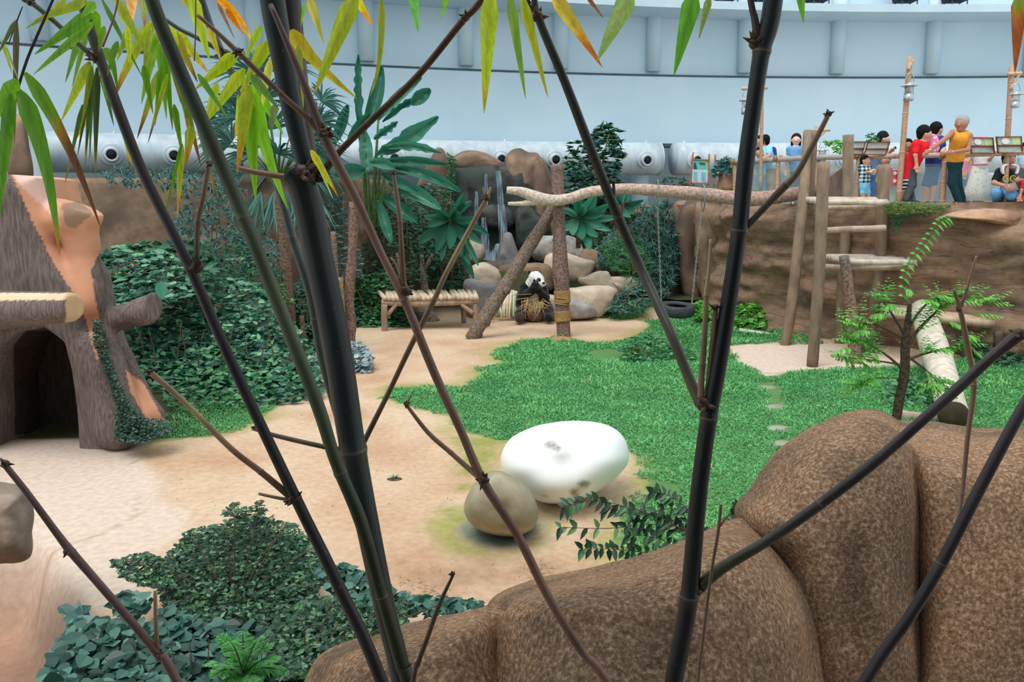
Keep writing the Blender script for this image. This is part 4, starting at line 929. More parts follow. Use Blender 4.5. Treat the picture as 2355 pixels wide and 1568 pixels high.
# ================================================================ foreground boulders below the camera
fr = [
    ('boulder', [(690, 1640), (720, 1560), (760, 1510), (850, 1470), (960, 1440), (1090, 1402), (1160, 1392), (1180, 1500), (1190, 1900), (700, 1950)], 2.55, 1.3, 'gritty foreground boulder at the bottom edge, left of the cracked middle one', .5),
    ('boulder', [(1115, 1470), (1135, 1400), (1165, 1366), (1250, 1338), (1400, 1312), (1560, 1246), (1640, 1208), (1710, 1196), (1775, 1225), (1840, 1310), (1885, 1420), (1905, 1600), (1900, 2000), (1110, 2000)], 2.75, 1.7, 'gritty brown foreground boulder in the middle of the bottom edge', .5),
    ('boulder', [(1700, 1200), (1740, 1120), (1790, 1042), (1860, 985), (1930, 955), (1995, 944), (2040, 958), (2078, 990), (2118, 1060), (2128, 1180), (2125, 1400), (2140, 1700), (2100, 2000), (1900, 2000), (1800, 1400)], 3.6, 2.0, 'largest rounded foreground boulder, humped in front of the young tree', .42),
    ('boulder', [(2062, 1006), (2110, 992), (2180, 990), (2260, 1000), (2400, 990), (2600, 1040), (2700, 1400), (2700, 2000), (2080, 2000), (2098, 1500), (2085, 1200)], 3.7, 2.0, 'big foreground boulder filling the lower right corner, behind the crossing stems', .28),
    ('boulder', [(-240, 1120), (20, 1124), (58, 1160), (66, 1220), (58, 1280), (-20, 1292), (-240, 1290)], 4.55, .8, 'rough block of stone at the left edge beside the paved ledge', .4),
]
for nm, px, Y, T, lb, fl in fr:
    boulder(nm, px, Y, T, M['rock_fore'] if Y < 4 else rockmat('rough_block', srgb(150, 132, 116), srgb(190, 172, 154), srgb(130, 116, 104), scale=12), seed=int(Y * 10), rough=.035, rings=26, k=12, flat=fl, slope=.5 if Y < 4 else 0, label=lb)
boulder('boulder', [(1165, 1372), (1200, 1350), (1300, 1340), (1420, 1302), (1500, 1270), (1490, 1330), (1400, 1420), (1180, 1440)], 3.05, .7, rockmat('pale_ledge', srgb(196, 180, 160), srgb(220, 206, 188), srgb(180, 164, 146), scale=20, bmp=.01), seed=77, rough=.015, flat=.4,
        label='pale ledge of rock just behind the middle foreground boulder')

# ================================================================ bamboo in front of the camera
def culmmat():
    m, nt, b = newmat('bamboo_culm', .42, .4); a = N(nt, 'ShaderNodeAttribute', attribute_name='col')
    n = N(nt, 'ShaderNodeTexNoise', Scale=30, Detail=5); nt.links.new(coords(nt, (1, 1, .12)), n.inputs[0])
    n2 = N(nt, 'ShaderNodeTexNoise', Scale=160, Detail=2); nt.links.new(coords(nt), n2.inputs[0])
    r = ramp(nt, [(.35, (.72, .72, .72, 1)), (.65, (1.15, 1.15, 1.15, 1))]); nt.links.new(n.outputs[0], r.inputs[0])
    sp = ramp(nt, [(.7, (0, 0, 0, 1)), (.78, (.35, .35, .35, 1))]); nt.links.new(n2.outputs[0], sp.inputs[0])
    c = mixc(nt, 1.0, a.outputs[0], r.outputs[0], 'MULTIPLY'); c = mixc(nt, sp.outputs[0], c, srgb(150, 150, 140)); nt.links.new(c, b.inputs['Base Color'])
    bump(nt, b, n.outputs[0], .001, .3); return m
M['culm'] = culmmat()
KB, KG, KP, KN, KT = BR(44, 52, 54), BR(84, 98, 72), BR(92, 82, 84), BR(158, 122, 102), BR(190, 162, 122)   # black, green, purplish, brown, tan
RING = BR(110, 98, 86)
def culm(mb, pts, Y, cols, nodes=(), n=14, endcap=None):
    pts = [tuple(p) for p in pts]
    if len(pts) > 1:       # stems carry on beyond the picture, above and below
        ext = lambda p, q, L: (p[0] + (p[0] - q[0]) * L / math.hypot(p[0] - q[0], p[1] - q[1]) * .8, p[1] + (p[1] - q[1]) * L / math.hypot(p[0] - q[0], p[1] - q[1])) + tuple(p[2:])
        if pts[0][1] < -10 and pts[0][2] > 6: pts = [ext(pts[0], pts[1], 450)] + pts
        if pts[-1][1] < -10 and pts[-1][2] > 6: pts = pts + [ext(pts[-1], pts[-2], 450)]
        if pts[-1][1] > 1580: pts = pts + [ext(pts[-1], pts[-2], 900)]
    """pts (px,py,width[,Y]); nodes = pixel rows (or columns when flat) where a joint sits"""
    a = np.array([(*p[:3], p[3] if len(p) > 3 else Y) for p in pts], float); s = smoothpath(a, 5)
    if len(a) == 2: s = a[0] + (a[1] - a[0]) * np.linspace(0, 1, 7)[:, None]
    L = np.concatenate([[0], np.cumsum(np.hypot(*np.diff(s[:, :2], axis=0).T))]); A = np.concatenate([[0], np.cumsum(np.hypot(*np.diff(a[:, :2], axis=0).T))])
    nl = []
    for q in nodes:      # q = pixel (x, y)
        d = np.hypot(s[:, 0] - q[0], s[:, 1] - q[1]); nl.append(L[d.argmin()])
    w = s[:, 2].mean(); T = list(L)
    for q in nl: T += [q - w * .5, q - w * .22, q - w * .1, q, q + w * .1, q + w * .22]
    T = np.array(sorted(t for t in set(T) if 0 <= t <= L[-1])); f = lambda i: np.interp(T, L, s[:, i])
    X, Yp, Wd, D = f(0), f(1), f(2), f(3)
    cc = np.stack([np.interp(T / L[-1], np.linspace(0, 1, len(cols)), np.array(cols)[:, i]) for i in range(3)], 1)
    r = Wd / 2
    for q in nl:
        g = np.abs(T - q) / w; r = r * (1 + .12 * np.exp(-(g / .16) ** 2)); k = (g < .06); cc[k] = RING
        k = (T > q) & (g < .4) & (g > .06); cc[k] = cc[k] * .75 + np.array(RING) * .2
    C = P(X, Yp, D); mb.tube(C, r * D / F_PX, n, cc)
    return C
def knot(mb, px, py, Y, w, seed=0, col=BR(84, 62, 48)):
    """scaly bud cluster at a joint"""
    g = np.random.default_rng(seed + 5); c = P(px, py, Y); r = w / 2 * Y / F_PX
    mb.ball(c, (r * .95, r * .9, r * .85), 10, col)
    for k in range(7):
        d = norm(g.normal(size=3) * np.array((1, .7, .7)) + np.array((0, -.3, .35))); mb.tube([c + d * r * .4, c + d * r * 1.1, c + d * r * (1.4 + .5 * g.random())], [r * .36, r * .26, r * .05], 6, np.array(col) * g.uniform(.7, 1.35))
def stalk(label, main, Y, cols, nodes=(), branches=(), knots=(), name='bamboo_culm', group='bamboo stems in front of the camera'):
    mb = MB(); C = culm(mb, main, Y, cols, nodes); b = C[C[:, 2].argmin()]
    e = empty(name, b, label, 'bamboo', group); mb.build('culm', M['culm'], e)
    for br in branches:
        mb = MB(); culm(mb, br[0], Y, br[1], br[2] if len(br) > 2 else (), 10); mb.build('branch', M['culm'], e)
    for i, kn in enumerate(knots):
        mb = MB(); knot(mb, kn[0], kn[1], kn[3] if len(kn) > 3 else Y, kn[2], i + int(kn[0])); mb.build('knot', M['culm'], e)
    return e
BK_ = [KB, KB]
S1 = stalk('thickest black bamboo stem, left of the centre', [(668, 395, 58), (700, 440, 66), (735, 600, 66), (775, 800, 66), (812, 1035, 62), (850, 1230, 56), (890, 1420, 52), (935, 1620, 52)], 1.15, [BR(42, 44, 44), KB, KB, BR(32, 34, 34)], [(814, 1040)],
      [([(622, -30, 56), (648, 120, 52), (676, 270, 46), (706, 390, 40)], [KB, KB], ()), ([(660, -30, 56, 1.2), (676, 120, 50, 1.2), (695, 270, 44, 1.19), (712, 390, 40, 1.18)], [BR(52, 58, 62), BR(52, 58, 62), BR(110, 84, 64)], ()),
       ([(550, 387, 12), (600, 398, 14), (680, 410, 15)], [KN, KN]), ([(735, 405, 22), (780, 350, 15), (845, 285, 15), (960, 175, 15), (1062, 50, 15), (1125, -25, 15)], [BR(70, 54, 44), BR(92, 72, 48), BR(104, 66, 56), BR(104, 66, 56), KN], [(845, 283), (1063, 48)]),
       ([(580, 985, 8), (640, 1003, 11), (745, 1027, 12), (795, 1035, 14)], [KN, KG], [(745, 1026)])],
      [(700, 402, 70), (735, 408, 30), (1070, 38, 18), (584, 983, 10), (797, 1000, 22)])
S2 = stalk('dark green bamboo stem just left of the thick black one', [(340, -30, 30), (400, 130, 32), (470, 290, 33), (560, 500, 30), (640, 700, 32), (730, 930, 32), (772, 1060, 30), (830, 1200, 32), (878, 1370, 30), (925, 1530, 36), (950, 1620, 36)], 1.05, [KG, BR(56, 66, 54), KG, BR(44, 54, 34), BR(58, 66, 30), BR(44, 46, 30)], [(568, 518), (775, 1075), (878, 1372)], knots=[(566, 512, 14)])
S3 = stalk('slim grey bamboo stem passing behind the thick black one', [(455, -30, 16), (500, 100, 18), (545, 190, 18), (590, 290, 19), (640, 430, 20), (672, 545, 20), (715, 680, 22), (740, 820, 22), (790, 1000, 20)], 1.32, [BR(130, 136, 146), BR(80, 84, 92), BR(110, 118, 124), BR(72, 84, 82), KG], [(590, 290), (672, 545), (728, 745)],
      [([(300, -25, 7), (395, 55, 9), (450, 85, 10), (515, 120, 12)], [KB, KG])], [(517, 124, 26)])
S4 = stalk('purplish dark bamboo stem crossing the left third down to the bottom', [(180, -30, 19), (205, 60, 21), (232, 140, 22), (275, 260, 23), (330, 400, 23), (400, 540, 23), (448, 640, 24), (540, 850, 25), (680, 1145, 27), (780, 1350, 30), (890, 1600, 32)], 1.1, [KP, KP, BR(58, 54, 60), BR(50, 50, 50), BR(52, 46, 44), BR(48, 42, 42)], [(448, 622), (684, 1150)],
      [([(20, -25, 9), (70, 5, 11), (120, 45, 11), (180, 100, 11), (222, 138, 13)], [BR(80, 66, 62), KG]), ([(480, 378, 10), (468, 450, 11), (455, 510, 12), (452, 600, 13)], [KN, KN, KG], [(457, 512)]), ([(345, 855, 14), (430, 930, 13), (530, 1030, 14), (600, 1085, 15), (672, 1145, 18)], [KN, KT, KN, BR(70, 62, 44)], [(598, 1082)]), ([(595, 1135, 7), (640, 1145, 8), (672, 1150, 9)], [KN, KN])],
      [(224, 134, 30), (452, 614, 34), (345, 857, 18), (70, 6, 18), (676, 1146, 34), (481, 379, 13)])
S5 = stalk('long brown bamboo stem running from the top left to the bottom centre', [(622, 10, 11), (690, 170, 17), (748, 320, 22), (820, 460, 20), (880, 590, 18), (930, 690, 20), (1000, 860, 21), (1060, 990, 20), (1112, 1108, 22), (1190, 1230, 22), (1260, 1370, 22), (1340, 1500, 22), (1430, 1620, 22)], 1.0, [BR(100, 78, 78), BR(150, 114, 98), BR(132, 96, 80), BR(136, 104, 84), BR(160, 126, 100)], [(930, 692), (1113, 1110), (1325, 1475)],
      [([(455, 35, 8), (500, 75, 10), (545, 118, 12), (645, 215, 13), (700, 265, 14), (742, 308, 18)], [KN, BR(110, 84, 70), BR(120, 90, 70)], [(650, 220)]), ([(905, 398, 8), (912, 450, 11), (920, 510, 11), (925, 600, 13), (930, 680, 16)], [KN, KN, BR(120, 88, 66), BR(120, 80, 56)], [(919, 508)]),
       ([(934, 930, 8), (985, 995, 11), (1036, 1040, 12), (1075, 1075, 13), (1105, 1100, 14)], [KN, KN, KT], [(1036, 1038)]), ([(953, 895, 2), (945, 910, 4), (935, 930, 7)], [KT, KN])],
      [(744, 306, 34), (546, 118, 20), (930, 668, 30), (1112, 1104, 30), (905, 400, 11), (935, 930, 14)])
S6 = stalk('straight olive bamboo shoot with a splintered tip, right of the bench', [(1120, 455, 8), (1095, 500, 11), (1030, 620, 12), (998, 690, 13), (945, 795, 13), (895, 900, 12), (860, 970, 13), (835, 1020, 13)], 1.25, [KN, KT, BR(120, 98, 72), BR(110, 92, 66), BR(86, 76, 56)], [(1000, 688), (888, 910)], [([(1110, 430, 3), (1114, 445, 5), (1118, 460, 6)], [KT, KN]), ([(1128, 430, 5), (1124, 445, 7), (1119, 460, 8)], [BR(196, 176, 130), BR(190, 150, 96)])], [(1119, 456, 16)])
S7 = stalk('slanting dark olive bamboo stem from the top centre to the right black one', [(1225, -30, 13), (1238, 40, 18), (1300, 190, 20), (1350, 320, 22), (1410, 470, 22), (1470, 610, 23), (1540, 760, 23, 1.12), (1585, 870, 25, 1.08), (1612, 930, 28, 1.06)], 1.2, [BR(66, 70, 76), BR(62, 64, 62), BR(56, 58, 52), BR(60, 62, 52), BR(80, 76, 58)], [(1422, 500)],
      [([(1200, -25, 12), (1220, 10, 12), (1236, 36, 14)], [BR(66, 72, 66), BR(62, 64, 60)]), ([(1411, 420, 7), (1413, 455, 8), (1418, 490, 9)], [BR(90, 92, 78), BR(80, 82, 66)]), ([(1434, 462, 4), (1432, 485, 4), (1430, 505, 5)], [KN, KN])], [(1236, 38, 30), (1411, 418, 11)])
S8 = stalk('big black bamboo stem right of the tyre', [(1782, -30, 42), (1768, 60, 42), (1752, 118, 38), (1735, 230, 36), (1715, 380, 38), (1700, 530, 36), (1675, 700, 38), (1650, 850, 40), (1630, 960, 40), (1605, 1150, 42), (1585, 1370, 44), (1562, 1500, 46), (1540, 1640, 46)], 1.05, [BR(50, 62, 66), BR(38, 46, 48), BR(26, 30, 32), BR(34, 40, 38), BR(28, 32, 32), BR(24, 28, 28)], [(1752, 118), (1700, 545), (1630, 955), (1585, 1372)],
      [([(1722, -25, 14), (1735, 40, 16), (1742, 85, 20), (1746, 108, 22)], [BR(74, 62, 58), BR(70, 60, 54)]), ([(1906, 262, 11), (1870, 332, 13), (1833, 398, 14), (1800, 433, 18), (1760, 475, 16), (1722, 516, 16), (1704, 536, 18)], [KN, BR(120, 100, 76), BR(112, 86, 62), BR(76, 74, 58), BR(70, 70, 52)], [(1816, 430)]),
       ([(1635, 550, 8), (1630, 625, 9), (1624, 680, 12), (1620, 780, 13), (1613, 870, 15), (1612, 915, 18)], [KT, KT, BR(126, 100, 82), KN], [(1624, 678), (1613, 845)]), ([(1645, 712, 12), (1640, 780, 14), (1632, 860, 14), (1625, 935, 16)], [KN, BR(116, 86, 64), KN], [(1628, 905)]),
       ([(2350, 765, 30), (2280, 822, 25), (2200, 895, 26), (2100, 985, 26), (2000, 1072, 26), (1885, 1160, 26), (1770, 1240, 26), (1670, 1300, 28), (1612, 1345, 32)], [BR(74, 60, 56), BR(66, 60, 62), BR(60, 52, 54), BR(54, 50, 50), BR(64, 62, 54), BR(70, 72, 54)], [(1888, 1158)])],
      [(1738, 100, 34), (1906, 262, 16), (1705, 532, 28), (1620, 928, 46), (1645, 706, 18), (2344, 768, 34), (1600, 1358, 36)])
S9 = stalk('dark bamboo stem crossing the lower right corner', [(2620, 500, 26), (2400, 860, 26), (2340, 960, 27), (2260, 1110, 28), (2165, 1295, 28), (2090, 1420, 28), (1960, 1620, 30)], 1.15, [KP, BR(58, 50, 54), BR(50, 44, 44), BR(48, 42, 40)], [(2162, 1300)])
S10 = stalk('thin pale jointed bamboo twig in front of the ramp log', [(2193, 665, 7), (2210, 720, 11), (2230, 820, 13), (2240, 885, 13), (2225, 1010, 11), (2213, 1135, 10), (2200, 1200, 10), (2170, 1290, 8)], 1.3, [BR(130, 104, 80), BR(140, 112, 84), BR(130, 104, 90), BR(150, 130, 120)], [(2240, 888), (2213, 1135)], [([(2246, 588, 5), (2230, 640, 7), (2222, 670, 8), (2207, 712, 9)], [KN, KN, BR(120, 90, 72)], [(2224, 662)])], [(2206, 712, 13)])
S11 = stalk('thin tan twig rising in front of the middle foreground boulder', [(1658, 1160, 7), (1652, 1220, 8), (1640, 1290, 8), (1630, 1360, 8), (1615, 1480, 9), (1600, 1620, 10)], .95, [BR(126, 98, 84), BR(140, 112, 90), BR(120, 96, 76)], [(1645, 1255), (1630, 1360)], [([(1680, 1180, 4), (1670, 1190, 5), (1656, 1210, 5)], [KN, KN])])
S12 = stalk('short brown twig rising from the bottom left of the boulders', [(1042, 1322, 7), (1010, 1390, 11), (985, 1460, 12), (960, 1530, 13), (940, 1620, 13)], .95, [BR(84, 66, 52), BR(106, 78, 64), BR(96, 68, 56)], (), (), [(1040, 1320, 14)])
S13 = stalk('reddish brown bamboo stem in the lower left corner', [(8, 1065, 14), (60, 1130, 15), (130, 1225, 17), (165, 1270, 20), (230, 1345, 19), (320, 1450, 20), (368, 1510, 22), (420, 1590, 22)], .95, [BR(110, 86, 80), BR(116, 88, 84), BR(120, 92, 86), BR(110, 84, 68)], [(168, 1272), (366, 1516)], [([(357, 1358, 9), (358, 1420, 10), (362, 1495, 12)], [KT, BR(130, 98, 74)])], [(12, 1066, 22), (155, 1268, 22), (365, 1502, 22)])
S14 = stalk('slim reddish twig hanging at the top left corner', [(130, -20, 5), (95, 60, 6), (65, 130, 6), (45, 190, 6), (36, 225, 5)], 1.0, [BR(90, 66, 66), BR(86, 64, 66), BR(60, 60, 52)], (), [([(275, -20, 4), (262, 40, 4), (236, 108, 5)], [KN, KN]), ([(450, -20, 3), (450, 60, 3), (447, 140, 3)], [KN, KN]), ([(52, 15, 2), (42, 40, 3), (20, 100, 2)], [KG, KG])])

# bamboo leaves
def bleafmat():
    m, nt, b = newmat('bamboo_leaf', .45, .35)
    a = N(nt, 'ShaderNodeAttribute', attribute_name='col'); n = N(nt, 'ShaderNodeTexNoise', Scale=150, Detail=5, Roughness=.7); nt.links.new(coords(nt, (1, 1, .10)), n.inputs[0])
    r = ramp(nt, [(.32, (.66, .72, .6, 1)), (.64, (1.18, 1.12, 1.15, 1))]); nt.links.new(n.outputs[0], r.inputs[0])
    c = mixc(nt, 1.0, a.outputs[0], r.outputs[0], 'MULTIPLY'); nt.links.new(c, b.inputs['Base Color'])
    t = nt.nodes.new('ShaderNodeBsdfTranslucent'); mx = nt.nodes.new('ShaderNodeMixShader'); mx.inputs[0].default_value = .62
    g = N(nt, 'ShaderNodeHueSaturation', Saturation=1.05, Value=1.55); nt.links.new(c, g.inputs['Color']); nt.links.new(g.outputs[0], t.inputs[0])
    nt.links.new(b.outputs[0], mx.inputs[1]); nt.links.new(t.outputs[0], mx.inputs[2]); nt.links.new(mx.outputs[0], nt.nodes['Material Output'].inputs[0]); return m
M['bleaf'] = bleafmat()
LG, LY, LYY, LD, LO, LB, LP = BR(112, 168, 44), BR(170, 188, 60), BR(206, 196, 66), BR(70, 96, 52), BR(214, 146, 60), BR(120, 78, 58), BR(190, 206, 110)
def bleaf(mb, bx, by, tx, ty, w, c, tipc=None, tf=.0, Y=1.0, bow=0.0, mid=None, turn=None):
    """one blade from base pixel to tip pixel"""
    g = np.random.default_rng(int(abs(bx * 7 + by * 13 + tx)) + 1); n = 18; t = np.linspace(0, 1, n)
    if mid: 
        px = (1 - t) ** 2 * bx + 2 * t * (1 - t) * mid[0] + t * t * tx; py = (1 - t) ** 2 * by + 2 * t * (1 - t) * mid[1] + t * t * ty
    else: px = bx + (tx - bx) * t; py = by + (ty - by) * t
    d = np.stack([np.gradient(px), np.gradient(py)], 1); d /= np.linalg.norm(d, axis=1)[:, None]; nn = np.stack([-d[:, 1], d[:, 0]], 1)
    if mid is None: px = px + nn[:, 0] * bow * np.sin(math.pi * t); py = py + nn[:, 1] * bow * np.sin(math.pi * t)
    pr = np.minimum(1, (t / .2 + .10)) ** .7 * np.clip((1 - t), 0, 1) ** .78; pr = pr / pr.max(); w2 = w / 2 * 1.25 * pr + .3
    tw = g.uniform(.15, .5); Yc = Y + np.linspace(0, g.uniform(-.06, .08), n)
    rows = []; cc = []
    for s in (-1, -.5, 0, .5, 1):
        rows.append(P(px + nn[:, 0] * w2 * s, py + nn[:, 1] * w2 * s, Yc + s * w2 * Y / F_PX * tw + abs(s) * w2 * Y / F_PX * .3))
        k = np.tile(np.array(c, float), (n, 1)) * (1 + .1 * abs(s)) * g.uniform(.92, 1.08); k[:, 1] *= (1 - .06 * (s == 0)); k = k * (.93 + .07 * (s != 0))
        if tipc is not None:
            e = np.clip((t - (1 - tf) + .10 * s * g.choice([-1, 1])) / .07, 0, 1)[:, None]; k = k * (1 - e) + np.array(tipc) * e
            y_ = np.exp(-((t - (1 - tf)) / .08) ** 2)[:, None] * .5; k = k * (1 - y_) + np.array(LO) * y_
        cc.append(k)
    V = np.stack(rows, 1).reshape(-1, 3); C = np.stack(cc, 1).reshape(-1, 3)
    mb.add(V, [(i * 5 + j, i * 5 + j + 1, (i + 1) * 5 + j + 1, (i + 1) * 5 + j) for i in range(n - 1) for j in range(4)], C)
def spray(parent, rows, Y):
    for r in rows:
        mb = MB(); kw = dict(r[6]) if len(r) > 6 and isinstance(r[6], dict) else {}
        Yl = kw.pop('Y', Y + ((int(r[0]) * 37) % 11 - 5) * .012); tip = kw.pop('tip', None); tf = kw.pop('tf', 0)
        bleaf(mb, *r[:6], tipc=tip, tf=tf, Y=Yl, **kw); mb.build('leaf', M['bleaf'], parent)
T = lambda c, f, **k: dict(tip=c, tf=f, **k)
spray(S14, [(200, 3, 78, 48, 20, LY, T(LO, .08)), (211, 30, 78, 126, 27, LG), (214, 52, 76, 172, 21, BR(140, 196, 76)), (218, 5, 185, 42, 20, LG), (38, 45, 33, 330, 12, BR(104, 92, 66), T(LB, .3)), (36, 48, -8, 130, 10, BR(96, 108, 64)), (39, 183, -30, 300, 36, LG), (25, 215, -6, 520, 27, BR(96, 150, 50)),
            (42, 207, 137, 590, 36, BR(104, 162, 52), T(LO, .07, mid=(112, 330))), (57, 167, 232, 525, 26, BR(110, 160, 50), T(LB, .55, mid=(150, 290))), (4, 90, 28, 170, 8, LP), (10, 100, 45, 190, 5, LP)], 1.0)
spray(S4, [(150, 0, 92, 62, 16, LY), (270, 95, 246, 175, 14, LG), (292, 60, 300, 160, 13, LY, T(LO, .1)), (240, 60, 214, 150, 14, BR(140, 180, 66)), (132, 22, 58, 66, 12, LG), (232, 160, 262, 290, 12, LD), (212, 150, 186, 300, 12, LY, T(LB, .15)), (180, 95, 150, 190, 13, LG), (218, 25, 232, 112, 17, LG), (200, 70, 166, 200, 13, BR(120, 160, 70)), (207, 142, 140, 280, 22, LY, T(LO, .08)), (238, 112, 270, 210, 18, LG, {'mid': (262, 130)}), (268, 220, 306, 400, 13, LY, T(LB, .22)), (212, 155, 195, 388, 11, LD, T(LB, .1)), (213, 156, 206, 372, 9, BR(84, 118, 50)), (223, 155, 219, 405, 14, LD, T(LB, .1)), (235, 172, 247, 236, 9, BR(140, 206, 70)),
            (200, 262, 168, 330, 16, LY, T(LO, .2)), (190, 240, 150, 420, 9, BR(100, 130, 60), T(LB, .2)), (210, 180, 178, 360, 9, LD)], 1.12)
spray(S2, [(345, 60, 330, 172, 15, LY), (330, 150, 352, 262, 14, LG, T(LB, .1)), (300, 60, 268, 142, 15, BR(150, 180, 70)), (372, 150, 356, 290, 13, LG), (420, 200, 438, 330, 12, LYY, T(LB, .2)), (400, 240, 420, 360, 13, LG, T(LO, .1)), (392, 60, 420, 140, 13, LY), (234, -2, 330, 182, 9, BR(96, 140, 74)), (268, -5, 358, 155, 17, LY, {'mid': (300, 60)}), (303, -15, 303, 56, 22, BR(222, 170, 110)), (330, -10, 333, 64, 16, LP, T(LO, .3)), (345, -10, 350, 45, 14, LP), (357, 45, 255, 243, 25, LY, T(LB, .28, mid=(300, 120))), (360, 75, 325, 240, 22, BR(130, 184, 56)), (367, 160, 315, 320, 16, LY, T(LB, .3)),
            (368, 100, 383, 275, 17, BR(118, 170, 60)), (378, 112, 397, 300, 15, LG, T(LB, .08)), (380, 90, 416, 238, 12, BR(130, 150, 70), T(LB, .12)), (405, 150, 462, 382, 18, BR(100, 130, 60), T(LB, .35)), (398, 70, 455, 190, 19, BR(160, 150, 60), T(LB, .25)), (404, 72, 478, 166, 21, BR(166, 172, 60), T(LO, .14)), (412, 175, 448, 330, 12, LG), (395, 125, 440, 300, 10, LG),
            (455, 170, 526, 274, 12, BR(116, 168, 80)), (440, 290, 428, 378, 20, LY, T(LO, .42)), (418, 330, 408, 502, 14, LY, T(LO, .3)), (418, 330, 378, 500, 7, LG), (450, 250, 500, 462, 13, BR(112, 136, 108), T(LB, .2)), (268, -10, 285, 60, 14, LY), (385, 170, 340, 330, 10, LY, T(LB, .3))], 1.18)
spray(S3, [(500, 190, 468, 292, 16, LY), (600, 60, 560, 142, 16, BR(160, 190, 66)), (650, 60, 640, 150, 14, LG), (480, 60, 508, 140, 14, LYY), (560, 200, 540, 320, 18, LY, T(LO, .2)), (592, 240, 604, 360, 18, LG), (520, 20, 560, 80, 12, LO), (545, 122, 448, 206, 27, BR(178, 204, 52), T(LO, .06)), (562, 158, 468, 288, 25, BR(176, 196, 56)), (420, -12, 452, 40, 15, LYY, T(LO, .4)), (440, -12, 483, 142, 25, BR(190, 216, 66)), (495, -5, 586, 118, 15, LO, {'mid': (560, 30), 'tip': LYY, 'tf': .3}), (615, 95, 553, 216, 27, BR(170, 190, 56)), (622, 135, 598, 266, 15, BR(214, 214, 100)), (572, 195, 545, 400, 28, BR(176, 190, 56), T(LO, .3)),
            (572, 225, 588, 462, 31, BR(132, 186, 60)), (583, 215, 662, 482, 31, BR(140, 194, 66), {'mid': (600, 330)}), (580, 185, 652, 310, 20, BR(128, 180, 54)), (578, 172, 642, 252, 18, BR(100, 140, 66)), (500, 5, 540, 90, 7, BR(120, 96, 84)), (632, 240, 625, 300, 16, BR(120, 130, 84))], 1.28)
spray(S1, [(670, 68, 822, 227, 28, BR(206, 190, 70), {'mid': (700, 130)}), (710, -8, 745, 102, 17, BR(210, 200, 96)), (818, -15, 722, 218, 36, BR(176, 196, 66), T(LO, .05)), (686, 100, 698, 250, 13, BR(130, 140, 64)), (700, 190, 736, 292, 15, BR(206, 196, 90)), (715, 345, 778, 452, 14, BR(200, 200, 70), T(LO, .18)), (720, 350, 765, 455, 7, LP), (668, 95, 690, 150, 12, LO), (700, 10, 692, 60, 6, LG)], 1.02)
spray(S7, [(815, -10, 858, 60, 16, LYY, T(LO, .45)), (876, -10, 850, 222, 12, BR(150, 160, 60), {'mid': (884, 150)}), (948, -18, 962, 76, 19, BR(100, 160, 80)), (1030, -12, 1013, 46, 8, LG), (1128, -22, 1113, 262, 33, BR(176, 196, 70), T(LY, .15)), (1172, -12, 1209, 228, 19, BR(130, 166, 74)), (1200, -12, 1260, 225, 19, BR(178, 184, 66), T(LO, .07)), (1270, -18, 1386, 156, 27, BR(200, 176, 80), T(BR(190, 110, 66), .4)),
            (1452, -18, 1372, 142, 37, BR(150, 186, 104)), (1350, -8, 1388, 42, 8, LB), (1010, -10, 1016, 8, 5, LG), (1456, 2, 1450, 30, 3, LB)], 1.15)
spray(S8, [(1597, -18, 1550, 174, 35, BR(104, 168, 66)), (1632, -8, 1607, 90, 14, BR(130, 160, 66)), (1840, -12, 1848, 54, 15, BR(110, 180, 66)), (2346, -15, 2334, 168, 30, BR(140, 160, 70), T(BR(176, 104, 66), .75)), (1780, -20, 1778, 40, 8, BR(200, 156, 110))], 1.1)
# ================================================================ grass
def grassmat():
    m, nt, b = newmat('carpet_grass', .5, .3); a = N(nt, 'ShaderNodeAttribute', attribute_name='rnd'); n = N(nt, 'ShaderNodeTexNoise', Scale=1.6, Detail=3); nt.links.new(coords(nt), n.inputs[0])
    r = ramp(nt, [(0, srgb(62, 138, 80)), (.5, srgb(96, 176, 110)), (.9, srgb(140, 208, 140)), (1, srgb(196, 212, 150))]); nt.links.new(a.outputs['Fac'], r.inputs[0])
    q = ramp(nt, [(.35, (.82, .9, .9, 1)), (.65, (1.12, 1.08, .98, 1))]); nt.links.new(n.outputs[0], q.inputs[0]); c = mixc(nt, 1.0, r.outputs[0], q.outputs[0], 'MULTIPLY'); nt.links.new(c, b.inputs['Base Color'])
    t = nt.nodes.new('ShaderNodeBsdfTranslucent'); nt.links.new(c, t.inputs[0]); mx = nt.nodes.new('ShaderNodeMixShader'); mx.inputs[0].default_value = .3
    nt.links.new(b.outputs[0], mx.inputs[1]); nt.links.new(t.outputs[0], mx.inputs[2]); nt.links.new(mx.outputs[0], nt.nodes['Material Output'].inputs[0]); return m
M['grass'] = grassmat()
